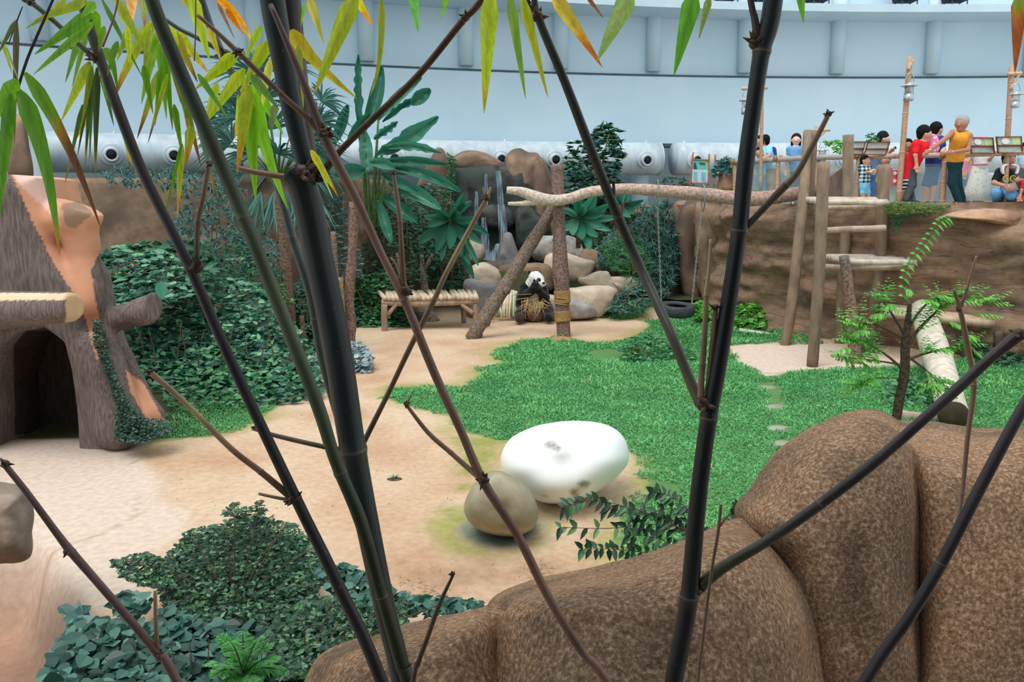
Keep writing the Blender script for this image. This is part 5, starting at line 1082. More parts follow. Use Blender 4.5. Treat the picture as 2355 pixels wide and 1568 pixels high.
def grass(name, poly, dens, label, L=.055, W=.011, ymax=40, far=1.0, hole=None):
    poly = np.asarray(poly); lo, hi = poly.min(0), poly.max(0); area = np.prod(hi - lo); n = int(area * dens)
    q = RNG.random((n, 2)) * (hi - lo) + lo; p3 = np.stack([q[:, 0], q[:, 1], q[:, 0] * 0], 1)
    d = polydist(q[:, 0], q[:, 1], poly); k = d < .05 + .12 * fbm(p3, 4, 8, 2); th = np.clip((q[:, 1] - 5) / 10, 0, 1)
    k &= RNG.random(n) > th * .55
    k &= (fbm(p3, .9, 12, 3) + .35 * vnoise(p3, 5, 2) > -.85 - np.clip(-d, 0, 1) * .3)
    if hole is not None:
        for hp in hole: k &= polydist(q[:, 0], q[:, 1], hp) > .05 * vnoise(p3, 6, 3)
    q = q[k]; d = d[k]; n = len(q); sc = 1 + np.clip((q[:, 1] - 6) / 10, 0, 1) * far
    z = ground_z(q[:, 0], q[:, 1]); pos = np.stack([q[:, 0], q[:, 1], z], 1)
    tuft = vnoise(np.stack([q[:, 0], q[:, 1], q[:, 0] * 0], 1), 3.0, 4)
    a = RNG.random(n) * 2 * math.pi; el = RNG.uniform(.25, 1.2, n); dr = np.stack([np.cos(a) * np.cos(el), np.sin(a) * np.cos(el), np.sin(el)], 1)
    nr = np.stack([-np.cos(a) * np.sin(el), -np.sin(a) * np.sin(el), np.cos(el)], 1)
    lv = Leaves(); lv.add(pos + np.array((0, 0, .012)) * np.maximum(tuft, 0)[:, None], dr, nr, L * sc * (.6 + .7 * RNG.random(n)) * (1 + .35 * tuft), W * sc, np.clip(RNG.random(n) * .75 + .2 * tuft + .1, 0, 1), droop=.35)
    return tag(lv.build(name, M['grass']), label, 'grass', None, 'stuff')
BARE = [gp([(1350, 812), (1400, 800), (1440, 812), (1420, 828), (1370, 830)]), gp([(1480, 1140), (1440, 1120), (1500, 1105), (1570, 1120), (1540, 1150)]), gp([(1690, 830), (1770, 868), (1830, 850), (1780, 800)]), gp([(1765, 880), (1790, 880), (1800, 930), (1775, 925)])] + [gp([(x0 - 18, y0 - 9), (x0 + 16, y0 - 9), (x0 + 18, y0 + 8), (x0 - 16, y0 + 8)]) for x0, y0 in ((1760, 890), (1785, 935), (1790, 985), (1800, 1020))]
grass('lawn_grass', LAWN, 3000, 'carpet grass covering the middle and right of the enclosure', hole=BARE)
grass('grass_strip', LAWN2, 3000, 'strip of short grass along the foot of the left undergrowth', L=.05)
grass('grass_patch', LAWN3, 900, 'small lawn patch between the swing and the pond', L=.08, W=.016)
grass('far_grass', gp([(1680, 735), (1780, 748), (1900, 790), (1800, 795), (1640, 745)]), 900, 'grass along the foot of the right cliff', L=.08, W=.016)
M['flag'] = rockmat('stepping_stone_grey', srgb(120, 130, 112), srgb(160, 160, 140), srgb(130, 140, 110), bmp=.005)
for i, (x0, y0) in enumerate(((1762, 892), (1786, 936), (1792, 986), (1802, 1022))):
    g = G(x0, y0); boulder_ = MB().ball(g, (.15, .12, .03), 14); top('stepping_stone', boulder_, M['flag'], g, ['farthest of the four flat stones sunk in the grass', 'second flat stone from the far end in the grass', 'third flat stone sunk in the grass, nearer the big boulder', 'nearest flat stone sunk in the grass by the big boulder'][i], 'stone', 'flat stones sunk in the lawn')

# ================================================================ leafy plants
G_ = lambda nm, c, **k: M.__setitem__(nm, greenmat(nm, c, **k))
G_('lf_dark', [(30, 62, 48), (48, 92, 68), (72, 124, 92)], transl=.2)
G_('lf_mid', [(44, 96, 64), (66, 128, 84), (110, 168, 112)], transl=.25)
G_('lf_undergrowth', [(26, 56, 46), (42, 84, 70), (58, 110, 88), (90, 148, 120), (130, 180, 130)], transl=.2, rough=.35)
G_('lf_bright', [(74, 138, 66), (104, 174, 80), (146, 204, 96)], transl=.35)
G_('lf_olive', [(70, 100, 54), (104, 130, 72), (150, 166, 96)], transl=.3)
G_('lf_blue', [(44, 84, 80), (72, 118, 110), (110, 150, 142)], transl=.15, rough=.4)
G_('lf_banana', [(46, 104, 84), (66, 128, 106), (92, 150, 128)], transl=.3, rough=.35)
G_('lf_palm', [(38, 80, 74), (60, 108, 98), (96, 146, 136)], transl=.2, rough=.4)
G_('lf_silver', [(96, 120, 126), (130, 154, 160), (170, 190, 196)], transl=.1)
G_('lf_shrub', [(26, 50, 38), (40, 74, 54), (60, 98, 74), (104, 146, 100)], transl=.15, rough=.4, spec=.4)
G_('lf_big', [(26, 56, 48), (42, 80, 70), (60, 104, 92), (96, 140, 124)], transl=.15, rough=.4, spec=.4)
M['stem'] = noisemat('plant_stem', srgb(84, 66, 52), srgb(112, 92, 70), scale=20, bmp=0)
M['greenstem'] = noisemat('green_stem', srgb(64, 96, 56), srgb(90, 124, 74), scale=20, bmp=0)
def plant(name, base, label, cat, blobs, mat, stems=(), stemmat='stem', group=None, foliage='foliage', mats=None):
    """blobs: dicts for bush(); stems: pixel tubes (pts, Y)"""
    e = empty(name, base, label, cat, group); byM = {}
    for b in blobs:
        b = dict(b); mm = b.pop('mat', mat); lv = byM.setdefault(mm, Leaves()); bush(lv, **b)
    for mm, lv in byM.items(): lv.build(foliage, M[mm], e)
    if stems:
        mb = MB()
        for pts, Y in stems: pxtube(mb, pts, Y, 6, (1, 1, 1), .05, 3)
        mb.build('stems', M[stemmat], e)
    return e
B = lambda poly, Yt, Yb, th, n, L, W, **k: dict(poly=poly, Ytop=Yt, Ybot=Yb, thick=th, n=n, L=L, W=W, **k)
def upright(x0, x1, yb, yt, n, Y, w=3):
    return [([(x, yb + RNG.uniform(-8, 8), w), (x + RNG.uniform(-10, 10), (yb + yt) / 2, w), (x + RNG.uniform(-25, 25), yt + RNG.uniform(0, 30), w * .6)], Y) for x in np.linspace(x0, x1, n)]
# undergrowth right of the den
plant('broadleaf_undergrowth', (-3.6, 11.2, .3), 'dense broad-leaved undergrowth to the right of the den tree', 'undergrowth', [
    B([(250, 800), (330, 740), (400, 700), (470, 640), (560, 640), (640, 700), (700, 780), (740, 860), (740, 910), (640, 930), (560, 940), (430, 960), (380, 950), (330, 880), (280, 840)], 13.0, 9.6, .5, 3200, .15, .075, seg=2, mat='lf_undergrowth'),
    B([(280, 800), (400, 720), (560, 700), (680, 800), (730, 900), (560, 935), (400, 950), (330, 880)], 13.3, 10.1, .6, 1600, .17, .1, seg=2, mat='lf_dark'),
    B([(300, 840), (420, 720), (600, 760), (700, 880), (560, 925), (400, 940)], 12.6, 9.4, .3, 700, .12, .06, seg=2, mat='lf_mid')], 'lf_undergrowth', upright(330, 700, 930, 740, 12, 11))
plant('broadleaf_undergrowth', (-5.4, 13.5, .5), 'broad-leaved plants with pinkish stalks above the den\'s right bough', 'undergrowth', [
    B([(190, 640), (200, 590), (260, 568), (330, 560), (400, 590), (450, 620), (440, 680), (400, 700), (260, 720), (215, 700)], 13.5, 10.5, .6, 900, .2, .095, seg=2, up=.9, mat='lf_undergrowth'),
    B([(190, 620), (300, 560), (460, 540), (500, 620), (470, 700), (230, 720)], 13.8, 11.2, .8, 900, .18, .1, seg=2, mat='lf_dark')], 'lf_undergrowth', upright(220, 430, 700, 590, 9, 12.2))
lv = Leaves(); c = P(372, 668, 8.2); lv.add([c + np.array((0, 0, .1))], [(.1, -.2, -1)], [(0, -1, .3)], .2, .13, .6, seg=3); tag(lv.build('fallen_leaf', M['lf_banana']), 'big green leaf hanging over the den\'s right bough', 'leaf')
# feathery bamboo over the left wall
plant('feathery_bamboo', (-5.2, 15.0, .6), 'fine-leaved bamboo hanging over the left rock wall', 'bamboo shrub', [
    B([(230, 400), (300, 380), (400, 390), (430, 400), (420, 440), (340, 430), (260, 425)], 15.3, 15.0, .4, 700, .2, .022, clump=7, hz=1),
    B([(400, 400), (500, 395), (560, 420), (580, 520), (600, 600), (560, 660), (470, 660), (420, 560), (400, 480)], 15.2, 13.8, .8, 3600, .22, .02, clump=8, hz=1),
    B([(560, 480), (640, 560), (660, 620), (600, 690), (540, 640)], 14.6, 13.6, .6, 1200, .2, .022, clump=8, hz=1),
    B([(420, 560), (600, 560), (680, 700), (560, 720), (440, 640)], 14.2, 13.2, .6, 700, .16, .04, mat='lf_mid')], 'lf_blue', upright(430, 600, 680, 430, 8, 14.6, 2))
# spiky fan palm behind the bamboo at left
def fan(lv, c, d, n, L, W, spread=1.6, droop=.25, nrm=(0, -1, .3)):
    d = norm(np.array(d, float)); u = norm(np.cross(d, nrm)); w = np.cross(u, d); a = np.linspace(-spread, spread, n)
    D = np.cos(a)[:, None] * d + np.sin(a)[:, None] * u + RNG.normal(size=(n, 3)) * .06
    lv.add(np.tile(c, (n, 1)), D, np.tile(w, (n, 1)) + RNG.normal(size=(n, 3)) * .1, L * (.8 + .3 * RNG.random(n)), W, seg=2, droop=droop)
def pinnate(lv, p0, p1, n, L, W, droop=.2, sag=.15, mb=None, r=.012, ang=1.0):
    t = np.linspace(.12, 1, n); p0 = np.array(p0); p1 = np.array(p1); C = p0 + (p1 - p0) * t[:, None]; C[:, 2] += sag * np.sin(math.pi * t * .8); d = norm(p1 - p0); s = norm(np.cross(d, (0, 0, 1.)))
    for sg in (-1, 1):
        D = d * math.cos(ang) + s * sg * math.sin(ang); lv.add(C, np.tile(D, (n, 1)) + RNG.normal(size=(n, 3)) * .08 - np.array((0, 0, .15)), np.tile((0, -.3, 1.), (n, 1)), L * np.sin(math.pi * (t * .85 + .12)) ** .6, W, droop=droop)
    if mb is not None: mb.tube(np.concatenate([[p0], C]), np.linspace(r, r * .3, n + 1), 5)
e = empty('fan_palm', (-4.2, 16.6, .6), 'large spiky fan palm behind the bamboo leaves at the left', 'palm')
lv = Leaves(); mb = MB(); base_ = P(640, 420, 16.5)
for px, py, L in ((600, 150, 1.1), (560, 70, 1.0), (660, 60, .8), (520, 210, .9), (700, 200, .9), (490, 290, .8), (740, 290, .9), (560, 330, .8), (700, 360, .8), (620, 250, 1.0), (770, 230, .8), (500, 170, .7), (760, 330, .8), (780, 160, .7), (640, 330, .9), (530, 390, .7), (600, 400, .8), (740, 400, .7), (480, 240, .7)):
    c = P(px, py, 16.4 + RNG.uniform(-.5, .6)); d = norm(c - base_) + np.array((0, -.15, -.05)); q = base_ + (c - base_) * .72
    fan(lv, q, d, 22, L, .05, 1.25, .45); mb.tube([base_, (base_ + q) / 2 + np.array((0, 0, .08)), q], [.02, .015, .01], 6)
for px in np.linspace(600, 720, 5): q = P(px, 440, 16.3); fan(lv, q, (RNG.normal() * .3, -.3, -1), 14, .8, .05, .6, .2)
lv.build('fronds', M['lf_palm'], e); mb.build('stalks', M['greenstem'], e)
# banana-like plant in the middle
def bigleaf(px0, px1, w, Y0, Y1, parent, mat, bow=0, torn=0, n=16, curl=.15):
    a = np.array(px0, float); b = np.array(px1, float); t = np.linspace(0, 1, n); d = norm(b - a); nn = np.array((-d[1], d[0])); ctr = a + (b - a) * t[:, None] + nn * (bow * np.sin(math.pi * t))[:, None]
    prof = np.sin(math.pi * np.clip(t, .03, .985)) ** .55; Y = Y0 + (Y1 - Y0) * t; rows = []
    for s in (-1, -.5, 0, .5, 1):
        j = (RNG.random(n) * torn * abs(s)) if torn else 0; ww = w / 2 * prof * (1 - j); rows.append(P(ctr[:, 0] + nn[0] * ww * s, ctr[:, 1] + nn[1] * ww * s, Y - abs(s) * curl + (RNG.normal(size=n) * .02 if torn else 0)))
    V = np.stack(rows, 1).reshape(-1, 3); F = [(i * 5 + j, i * 5 + j + 1, (i + 1) * 5 + j + 1, (i + 1) * 5 + j) for i in range(n - 1) for j in range(4)]
    o = mesh('leaf', V, F, M[mat], parent, True, attrs={'rnd': np.full(len(V), RNG.random())})
    mb = MB(); mb.tube(P(ctr[:, 0], ctr[:, 1], Y + .012), [.016 * (1 - .8 * q) for q in t], 5); mb.build('midrib', M['greenstem'], o); return o
e = empty('banana_plant', P(850, 500, 17.4) * np.array((1, 1, 0)) + np.array((0, 0, .4)), 'tall banana-like plant with torn paddle leaves in front of the blue wall', 'banana plant')
for a, b, w, Y0, Y1, bw, tn in (((825, 300), (824, 125), 26, 17.2, 17.4, 0, .5), ((838, 300), (878, 150), 34, 17.2, 17.6, 6, .05), ((870, 275), (970, 178), 26, 17.0, 17.4, -6, .1), ((880, 280), (992, 212), 22, 16.9, 17.2, -8, .6), ((945, 240), (990, 205), 34, 16.9, 17.0, 0, .1), ((865, 355), (1008, 268), 44, 16.8, 16.6, 6, .35), ((860, 320), (915, 280), 24, 16.8, 16.8, 0, .5),
                               ((838, 300), (845, 395), 34, 16.9, 16.7, 0, .1), ((880, 340), (1015, 352), 26, 16.7, 16.4, -10, .45), ((870, 372), (1028, 378), 20, 16.6, 16.2, -6, .05), ((850, 372), (908, 386), 26, 16.5, 16.2, -4, 0), ((840, 390), (770, 402), 40, 16.5, 16.2, 0, 0), ((900, 385), (1060, 440), 26, 16.5, 16.0, -10, .1), ((880, 400), (960, 440), 24, 16.5, 16.1, 0, 0),
                               ((895, 420), (1015, 480), 34, 16.5, 16.0, -6, .1), ((880, 450), (960, 510), 34, 16.6, 16.2, 0, .2), ((800, 330), (850, 260), 30, 17.0, 17.0, 0, .1), ((770, 330), (800, 240), 26, 17.2, 17.2, 0, 0), ((870, 460), (900, 560), 26, 16.6, 16.3, 0, .1)):
    bigleaf(a, b, w, Y0, Y1, e, 'lf_banana', bw, tn)
mb = MB()
for a, b in (((850, 520), (825, 300)), ((852, 520), (838, 300)), ((856, 520), (870, 275)), ((860, 520), (862, 360)), ((850, 520), (845, 390)), ((870, 520), (885, 400)), ((860, 520), (880, 340))): mb.tube([P(*a, 17.1), P((a[0] + b[0]) / 2, (a[1] + b[1]) / 2, 17.0), P(*b, 16.9)], [.05, .035, .02], 7)
mb.build('leaf_stalks', M['greenstem'], e)
# broad strap-leaved rosettes either side of the waterfall
def rosette(name, cx, cy, Y, dirs, label, mat='lf_banana'):
    e = empty(name, P(cx, cy, Y) * np.array((1, 1, 0)) + np.array((0, 0, .5)), label, 'broad-leaved plant')
    for (x, y, w) in dirs: bigleaf((cx + (x - cx) * .1, cy + (y - cy) * .1), (x, y), w, Y, Y - .5 - RNG.random() * .3, e, mat, RNG.uniform(-5, 5), 0, 12, .06)
    mb = MB(); mb.tube([P(cx, cy + 70, Y + .1), P(cx, cy, Y)], [.06, .05], 8); mb.build('stem', M['stem'], e); return e
rosette('strap_leaf_plant', 1035, 505, 17.6, [(1068, 444, 22), (1084, 462, 18), (1060, 490, 22), (1095, 500, 20), (1125, 540, 20), (1108, 560, 18), (1075, 560, 20), (1062, 590, 20), (1035, 572, 22), (1002, 578, 24), (962, 560, 24), (1082, 610, 18), (1090, 640, 18), (985, 520, 20), (1000, 480, 22), (1050, 480, 16), (1100, 610, 16), (1015, 600, 16), (975, 500, 18), (1110, 530, 18)], 'glossy strap-leaved plant left of the waterfall')
rosette('strap_leaf_plant', 1330, 500, 18.6, [(1322, 450, 24), (1370, 445, 26), (1400, 470, 20), (1420, 500, 18), (1385, 520, 22), (1375, 545, 20), (1356, 575, 24), (1340, 550, 26), (1315, 540, 22), (1295, 530, 18), (1275, 535, 18), (1290, 480, 16), (1405, 530, 16), (1345, 470, 22), (1270, 555, 14), (1390, 490, 18)], 'glossy strap-leaved plant right of the swing post')
rosette('strap_leaf_plant', 1430, 470, 20.2, [(1440, 440, 16), (1465, 470, 16), (1460, 490, 16), (1410, 450, 16), (1450, 500, 14), (1480, 460, 12)], 'broad-leaved plant under the middle of the swing beam')
plant('umbrella_tree', P(1370, 560, 21.0) * np.array((1, 1, 0)) + np.array((0, 0, .8)), 'umbrella tree with drooping leaf clusters rising in front of the ducts', 'tree', [
    B([(1300, 370), (1310, 330), (1340, 320), (1350, 300), (1395, 284), (1425, 285), (1428, 320), (1440, 345), (1425, 380), (1430, 420), (1400, 440), (1370, 500), (1310, 510), (1290, 450), (1292, 400)], 21.4, 20.8, .9, 2600, .26, .075, clump=8, seg=2, mat='lf_dark'),
    B([(1300, 400), (1350, 320), (1420, 300), (1430, 400), (1360, 470), (1310, 470)], 21.0, 20.4, .3, 500, .24, .07, clump=8, seg=2, mat='lf_palm')], 'lf_dark', [([(1360, 560, 5), (1368, 470, 5), (1385, 380, 4), (1400, 310, 3)], 21.2), ([(1345, 540, 4), (1340, 440, 4), (1330, 360, 3)], 21.2)])
plant('feathery_shrub', P(1480, 640, 20.0) * np.array((1, 1, 0)) + np.array((0, 0, .5)), 'fine-leaved feathery shrub mass behind the swing chain', 'shrub', [
    B([(1370, 570), (1400, 540), (1440, 520), (1500, 470), (1540, 470), (1555, 520), (1560, 580), (1555, 630), (1530, 680), (1470, 650), (1420, 630), (1380, 620)], 20.3, 18.6, .9, 4800, .26, .022, clump=9, hz=1),
    B([(1380, 560), (1440, 530), (1480, 560), (1470, 620), (1400, 620)], 19.6, 18.8, .3, 1600, .2, .02, clump=9, hz=1, mat='lf_mid'),
    B([(1480, 480), (1530, 460), (1560, 560), (1540, 660), (1480, 660)], 19.9, 18.8, .5, 1200, .34, .03, clump=12, hz=1, mat='lf_palm')], 'lf_blue', upright(1400, 1540, 660, 500, 8, 19.6, 3))
e = empty('rhapis_palm', P(1530, 640, 20.2) * np.array((1, 1, 0)) + np.array((0, 0, .5)), 'small fan-leaved palm beneath the swing beam', 'palm'); lv = Leaves(); mb = MB()
for px, py in ((1500, 470), (1530, 480), (1480, 480), (1520, 560), (1545, 540), (1500, 600), (1540, 610), (1560, 580), (1510, 520)):
    q = P(px, py, 19.4); fan(lv, q, (RNG.normal() * .4, -.5, RNG.uniform(-.2, .8)), 12, .34, .035, 1.5, .2); mb.tube([P(1525, 650, 19.8), q], [.015, .008], 5)
lv.build('fronds', M['lf_palm'], e); mb.build('stalks', M['stem'], e)
def simple(name, label, cat, poly, Yt, Yb, th, n, L, W, mat, sb=None, **k):
    a = np.array(poly, float); cx = a[:, 0].mean(); base = P(cx, a[:, 1].max(), Yb); base[2] = max(0, base[2])
    return plant(name, base, label, cat, [B(poly, Yt, Yb, th, n, L, W, **k)], mat, sb if sb is not None else upright(a[:, 0].min() * .8 + a[:, 0].max() * .2, a[:, 0].min() * .2 + a[:, 0].max() * .8, a[:, 1].max() - 4, a[:, 1].min() + 10, 5, (Yt + Yb) / 2, 3))
simple('leafy_bush', 'bright green leafy bush behind the left end of the log bench', 'bush', [(720, 700), (760, 640), (810, 650), (850, 630), (890, 626), (920, 650), (935, 700), (960, 750), (900, 766), (820, 766), (740, 760)], 17.6, 16.6, .5, 2600, .13, .07, 'lf_mid', seg=2)
simple('leafy_bush', 'low leafy plants growing under the log bench', 'bush', [(880, 700), (940, 700), (970, 740), (950, 762), (885, 764)], 17.6, 16.9, .4, 500, .1, .05, 'lf_mid', seg=2)
simple('dark_shrub', 'dark small-leaved shrub mass behind the tall bare trunk', 'shrub', [(700, 430), (760, 400), (860, 420), (960, 460), (1000, 520), (1010, 600), (980, 660), (920, 640), (840, 640), (720, 700), (640, 700), (680, 560)], 18.8, 17.6, 1.3, 5200, .15, .06, 'lf_dark')
simple('dark_shrub', 'dark shrub in the shade above the waterfall\'s left rocks', 'shrub', [(940, 430), (1010, 420), (1050, 480), (1060, 600), (960, 620)], 20.6, 20.0, 1.0, 1500, .16, .07, 'lf_dark')
simple('dark_shrub', 'dark shrub filling the bank behind the plant right of the swing post', 'shrub', [(1270, 470), (1330, 440), (1420, 450), (1500, 480), (1500, 600), (1400, 620), (1330, 560), (1280, 540)], 21.6, 20.9, .5, 2600, .17, .07, 'lf_dark')
simple('variegated_shrub', 'pale-edged shrub beside the tall bare trunk', 'shrub', [(730, 470), (790, 440), (800, 520), (830, 580), (835, 640), (770, 640), (740, 560)], 17.0, 16.4, .5, 900, .15, .05, 'lf_blue')
simple('grassy_tuft', 'tuft of long narrow leaves behind the bench, left of the tan boulders', 'grass tuft', [(990, 600), (1060, 560), (1085, 640), (1075, 665), (1000, 665)], 18.6, 18.3, .5, 500, .5, .02, 'lf_dark', up=0)
simple('grassy_tuft', 'tuft of blade leaves beside the flat pale boulder', 'grass tuft', [(1425, 600), (1460, 560), (1500, 600), (1490, 660), (1435, 640)], 18.9, 18.6, .4, 350, .4, .022, 'lf_mid')
simple('creeper_column', 'green creeper climbing the tall brown rock left of the waterfall', 'creeper', [(1028, 350), (1050, 365), (1046, 440), (1042, 480), (1026, 480), (1030, 400)], 21.5, 21.3, .2, 900, .06, .05, 'lf_mid', ())
simple('low_fern', 'ferny ground plants by the speckled rock', 'fern', [(1395, 720), (1420, 670), (1460, 640), (1490, 640), (1500, 690), (1480, 715)], 18.2, 17.3, .4, 900, .16, .035, 'lf_blue', clump=5)
simple('pond_hedge', 'low dark hedge along the far side of the mossy pond', 'hedge', [(1530, 630), (1580, 622), (1640, 630), (1650, 660), (1560, 665)], 20.6, 20.0, .5, 1200, .1, .05, 'lf_dark')
simple('heart_leaf_plant', 'bright heart-leaved plant at the cliff foot right of the big black bamboo', 'plant', [(1688, 705), (1720, 698), (1755, 700), (1762, 750), (1720, 760), (1690, 740)], 16.4, 15.9, .3, 320, .16, .13, 'lf_bright', seg=2)
simple('heart_leaf_plant', 'bright leafy plant behind the tyre', 'plant', [(1590, 700), (1625, 690), (1640, 720), (1600, 735)], 17.2, 16.8, .3, 200, .14, .11, 'lf_bright', seg=2)
simple('wild_seedlings', 'clump of darker weeds in the lawn below the tyre', 'weeds', [(1420, 800), (1450, 770), (1500, 765), (1560, 785), (1610, 815), (1570, 845), (1490, 840), (1440, 828)], 13.2, 12.4, .5, 900, .11, .05, 'lf_mid')
simple('bird_perch_weeds', 'weeds growing at the left end of the lawn path by the frame', 'weeds', [(1960, 780), (2000, 770), (2020, 800), (1990, 820)], 13.5, 13.2, .3, 200, .09, .04, 'lf_mid')
simple('silver_groundcover', 'silvery blue-leaved ground plants at the foot of the tall bare trunk', 'plant', [(712, 830), (740, 795), (790, 790), (830, 785), (862, 820), (850, 860), (800, 880), (720, 885)], 12.6, 11.9, .3, 650, .12, .07, 'lf_silver', (), seg=2)
simple('shade_plants', 'leafy plants between the slim grey bamboo and the palm trunk', 'undergrowth', [(690, 640), (740, 660), (770, 740), (740, 830), (690, 790), (650, 700)], 15.0, 13.4, .7, 1400, .13, .07, 'lf_dark', seg=2)
simple('deck_shrub', 'shrubs at the foot of the grey wall left of the notice board', 'shrub', [(1500, 430), (1530, 405), (1580, 410), (1610, 425), (1612, 448), (1560, 446), (1510, 444)], 21.8, 21.4, .6, 900, .16, .035, 'lf_dark', clump=6)
simple('trailing_weeds', 'yellow-green weeds spilling over the cliff edge below the old man', 'weeds', [(2030, 470), (2060, 463), (2120, 466), (2190, 470), (2175, 485), (2150, 488), (2110, 490), (2060, 494), (2040, 490)], 13.3, 13.2, .9, 3800, .07, .014, 'lf_olive', ())
simple('trailing_weeds', 'dark greens hanging off the cliff lip below the yellow-green weeds', 'weeds', [(2035, 485), (2160, 480), (2130, 500), (2080, 500), (2060, 535), (2050, 500)], 13.6, 13.3, .5, 900, .06, .02, 'lf_mid', ())
simple('trailing_weeds', 'mossy greens along the cliff top behind the swing beam', 'weeds', [(1560, 436), (1640, 432), (1720, 432), (1800, 436), (1860, 450), (1700, 452), (1600, 450)], 18.6, 18.3, .4, 2200, .08, .02, 'lf_olive', ())
plant('cliff_foot_plants', G(2300, 850), 'leafy plants in the far right corner at the cliff foot', 'undergrowth', [B([(2235, 780), (2290, 770), (2340, 790), (2400, 840), (2400, 880), (2320, 850), (2250, 820)], 13.0, 11.5, .4, 700, .12, .06, seg=2, mat='lf_dark'),
      B([(2230, 900), (2280, 880), (2400, 870), (2420, 980), (2300, 980), (2240, 950)], 11.2, 9.2, .4, 1100, .11, .055, seg=2, mat='lf_mid')], 'lf_dark')
plant('weed_clump', G(2100, 930), 'leafy weeds left of the ramp log', 'weeds', [B([(2030, 880), (2080, 860), (2130, 870), (2160, 930), (2130, 950), (2050, 950)], 10.4, 9.5, .4, 700, .10, .04, seg=2)], 'lf_mid')
# young tree by the climbing frame
tr = empty('young_tree', P(2062, 975, 8.0), 'young tree with pinnate bright leaves in front of the ramp log', 'tree')
mb = MB(); pxtube(mb, [(2060, 975, 22), (2068, 920, 22), (2080, 860, 22), (2082, 790, 20), (2088, 740, 14), (2092, 700, 9)], 8.0, 10, BR(74, 64, 54), .12); mb.build('trunk', M['bark'], tr)
mb = MB(); tips = []
for pts in ([(2084, 800, 10), (2110, 760, 8), (2150, 720, 5), (2165, 700, 3)], [(2082, 770, 8), (2050, 720, 5), (2030, 690, 3)], [(2082, 830, 8), (2120, 815, 6), (2180, 800, 4), (2220, 790, 2)], [(2078, 850, 8), (2030, 810, 5), (1985, 790, 3), (1960, 785, 2)], [(2080, 840, 6), (2020, 830, 4), (1950, 822, 2)], [(2082, 815, 7), (2140, 860, 4), (2160, 890, 2)], [(2086, 760, 7), (2130, 700, 5), (2200, 680, 4), (2270, 700, 2)], [(2080, 780, 5), (2010, 745, 4), (1960, 750, 2)], [(2075, 870, 5), (2010, 870, 4), (1985, 880, 2)]):
    c_, _ = pxtube(mb, pts, 8.0, 6, BR(84, 72, 62), .05, 3); tips.append(c_)
mb.build('branches', M['log_pale'], tr)
lv = Leaves()
for c_ in tips:
    for k_ in range(3, len(c_), 1):
        for r_ in range(4):
            p0 = c_[k_]; d = norm(RNG.normal(size=3) * np.array((1, .5, .35)) + (c_[-1] - c_[0]) * 1.6 + np.array((0, 0, .1))); pinnate(lv, p0, p0 + d * RNG.uniform(.12, .26), 6, .085, .026, .25, .02)
for px, py, dx in ((2110, 690, 1), (2150, 680, 1), (2190, 690, 1.4), (2230, 720, 1.6), (2060, 700, -.8), (2040, 720, -1), (2000, 760, -1), (1960, 800, -1), (2180, 740, .5), (2020, 870, -.6), (2140, 880, .6), (2160, 800, .6), (2085, 665, .2), (2210, 770, .8)):
    p0 = P(px, py, 7.9); pinnate(lv, p0, p0 + np.array((dx * .18, -.05, -.05)), 7, .1, .028, .35, .03)
lv.build('foliage', M['lf_bright'], tr)
vn = empty('climbing_vine', P(2060, 720, 7.9), 'thin upright vine with bright paired leaves above the young tree', 'vine')
mb = MB(); vc, _ = pxtube(mb, [(2078, 690, 2), (2078, 640, 2), (2092, 600, 2), (2118, 570, 2), (2140, 540, 2), (2160, 510, 2), (2178, 500, 2)], 7.9, 5, k=8); mb.build('stem', M['greenstem'], vn); lv = Leaves()
for i in range(2, len(vc), 3):
    for s in (-1, 1): lv.add([vc[i]], [(s * .7, -.3, .35 - .9 * (s > 0))], [(0, -.6, .7)], .07 + .02 * RNG.random(), .038, RNG.random(), seg=2, droop=.3)
lv.build('leaves', M['lf_bright'], vn)
# front bushes in the lower left
fb = lambda Y: P(560, 1560, Y) * np.array((1, 1, 0)) + np.array((0, 0, -.5))
plant('small_leaf_shrub', (-1.7, 4.3, -.5), 'dense dark small-leaved shrub in the lower left', 'shrub', [
    B([(380, 1280), (430, 1220), (500, 1205), (540, 1190), (600, 1190), (680, 1205), (720, 1250), (740, 1300), (730, 1380), (700, 1440), (600, 1460), (470, 1430), (380, 1400), (350, 1330)], 4.9, 3.9, .6, 6500, .045, .023, seg=1, mat='lf_shrub'),
    B([(250, 1290), (330, 1270), (400, 1290), (400, 1350), (340, 1350), (280, 1330)], 4.5, 4.2, .25, 600, .045, .023, mat='lf_shrub'), B([(400, 1290), (450, 1230), (600, 1215), (700, 1240), (725, 1380), (680, 1440), (480, 1420)], 5.2, 4.4, .4, 3000, .06, .035, mat='lf_dark'),  # dark leaf layer added behind, standing in for the shrub's shaded interior
    B([(510, 1180), (540, 1150), (570, 1170), (600, 1145), (620, 1180), (640, 1200), (560, 1215)], 4.7, 4.6, .15, 220, .05, .022, mat='lf_shrub')], 'lf_shrub',
    [([(560, 1480, 6), (540 + dx * .3, 1350, 4), (540 + dx, y_, 2)], 4.4) for dx, y_ in ((-250, 1290), (-180, 1300), (-100, 1230), (0, 1160), (60, 1150), (120, 1200), (180, 1260), (-20, 1220), (90, 1240))])
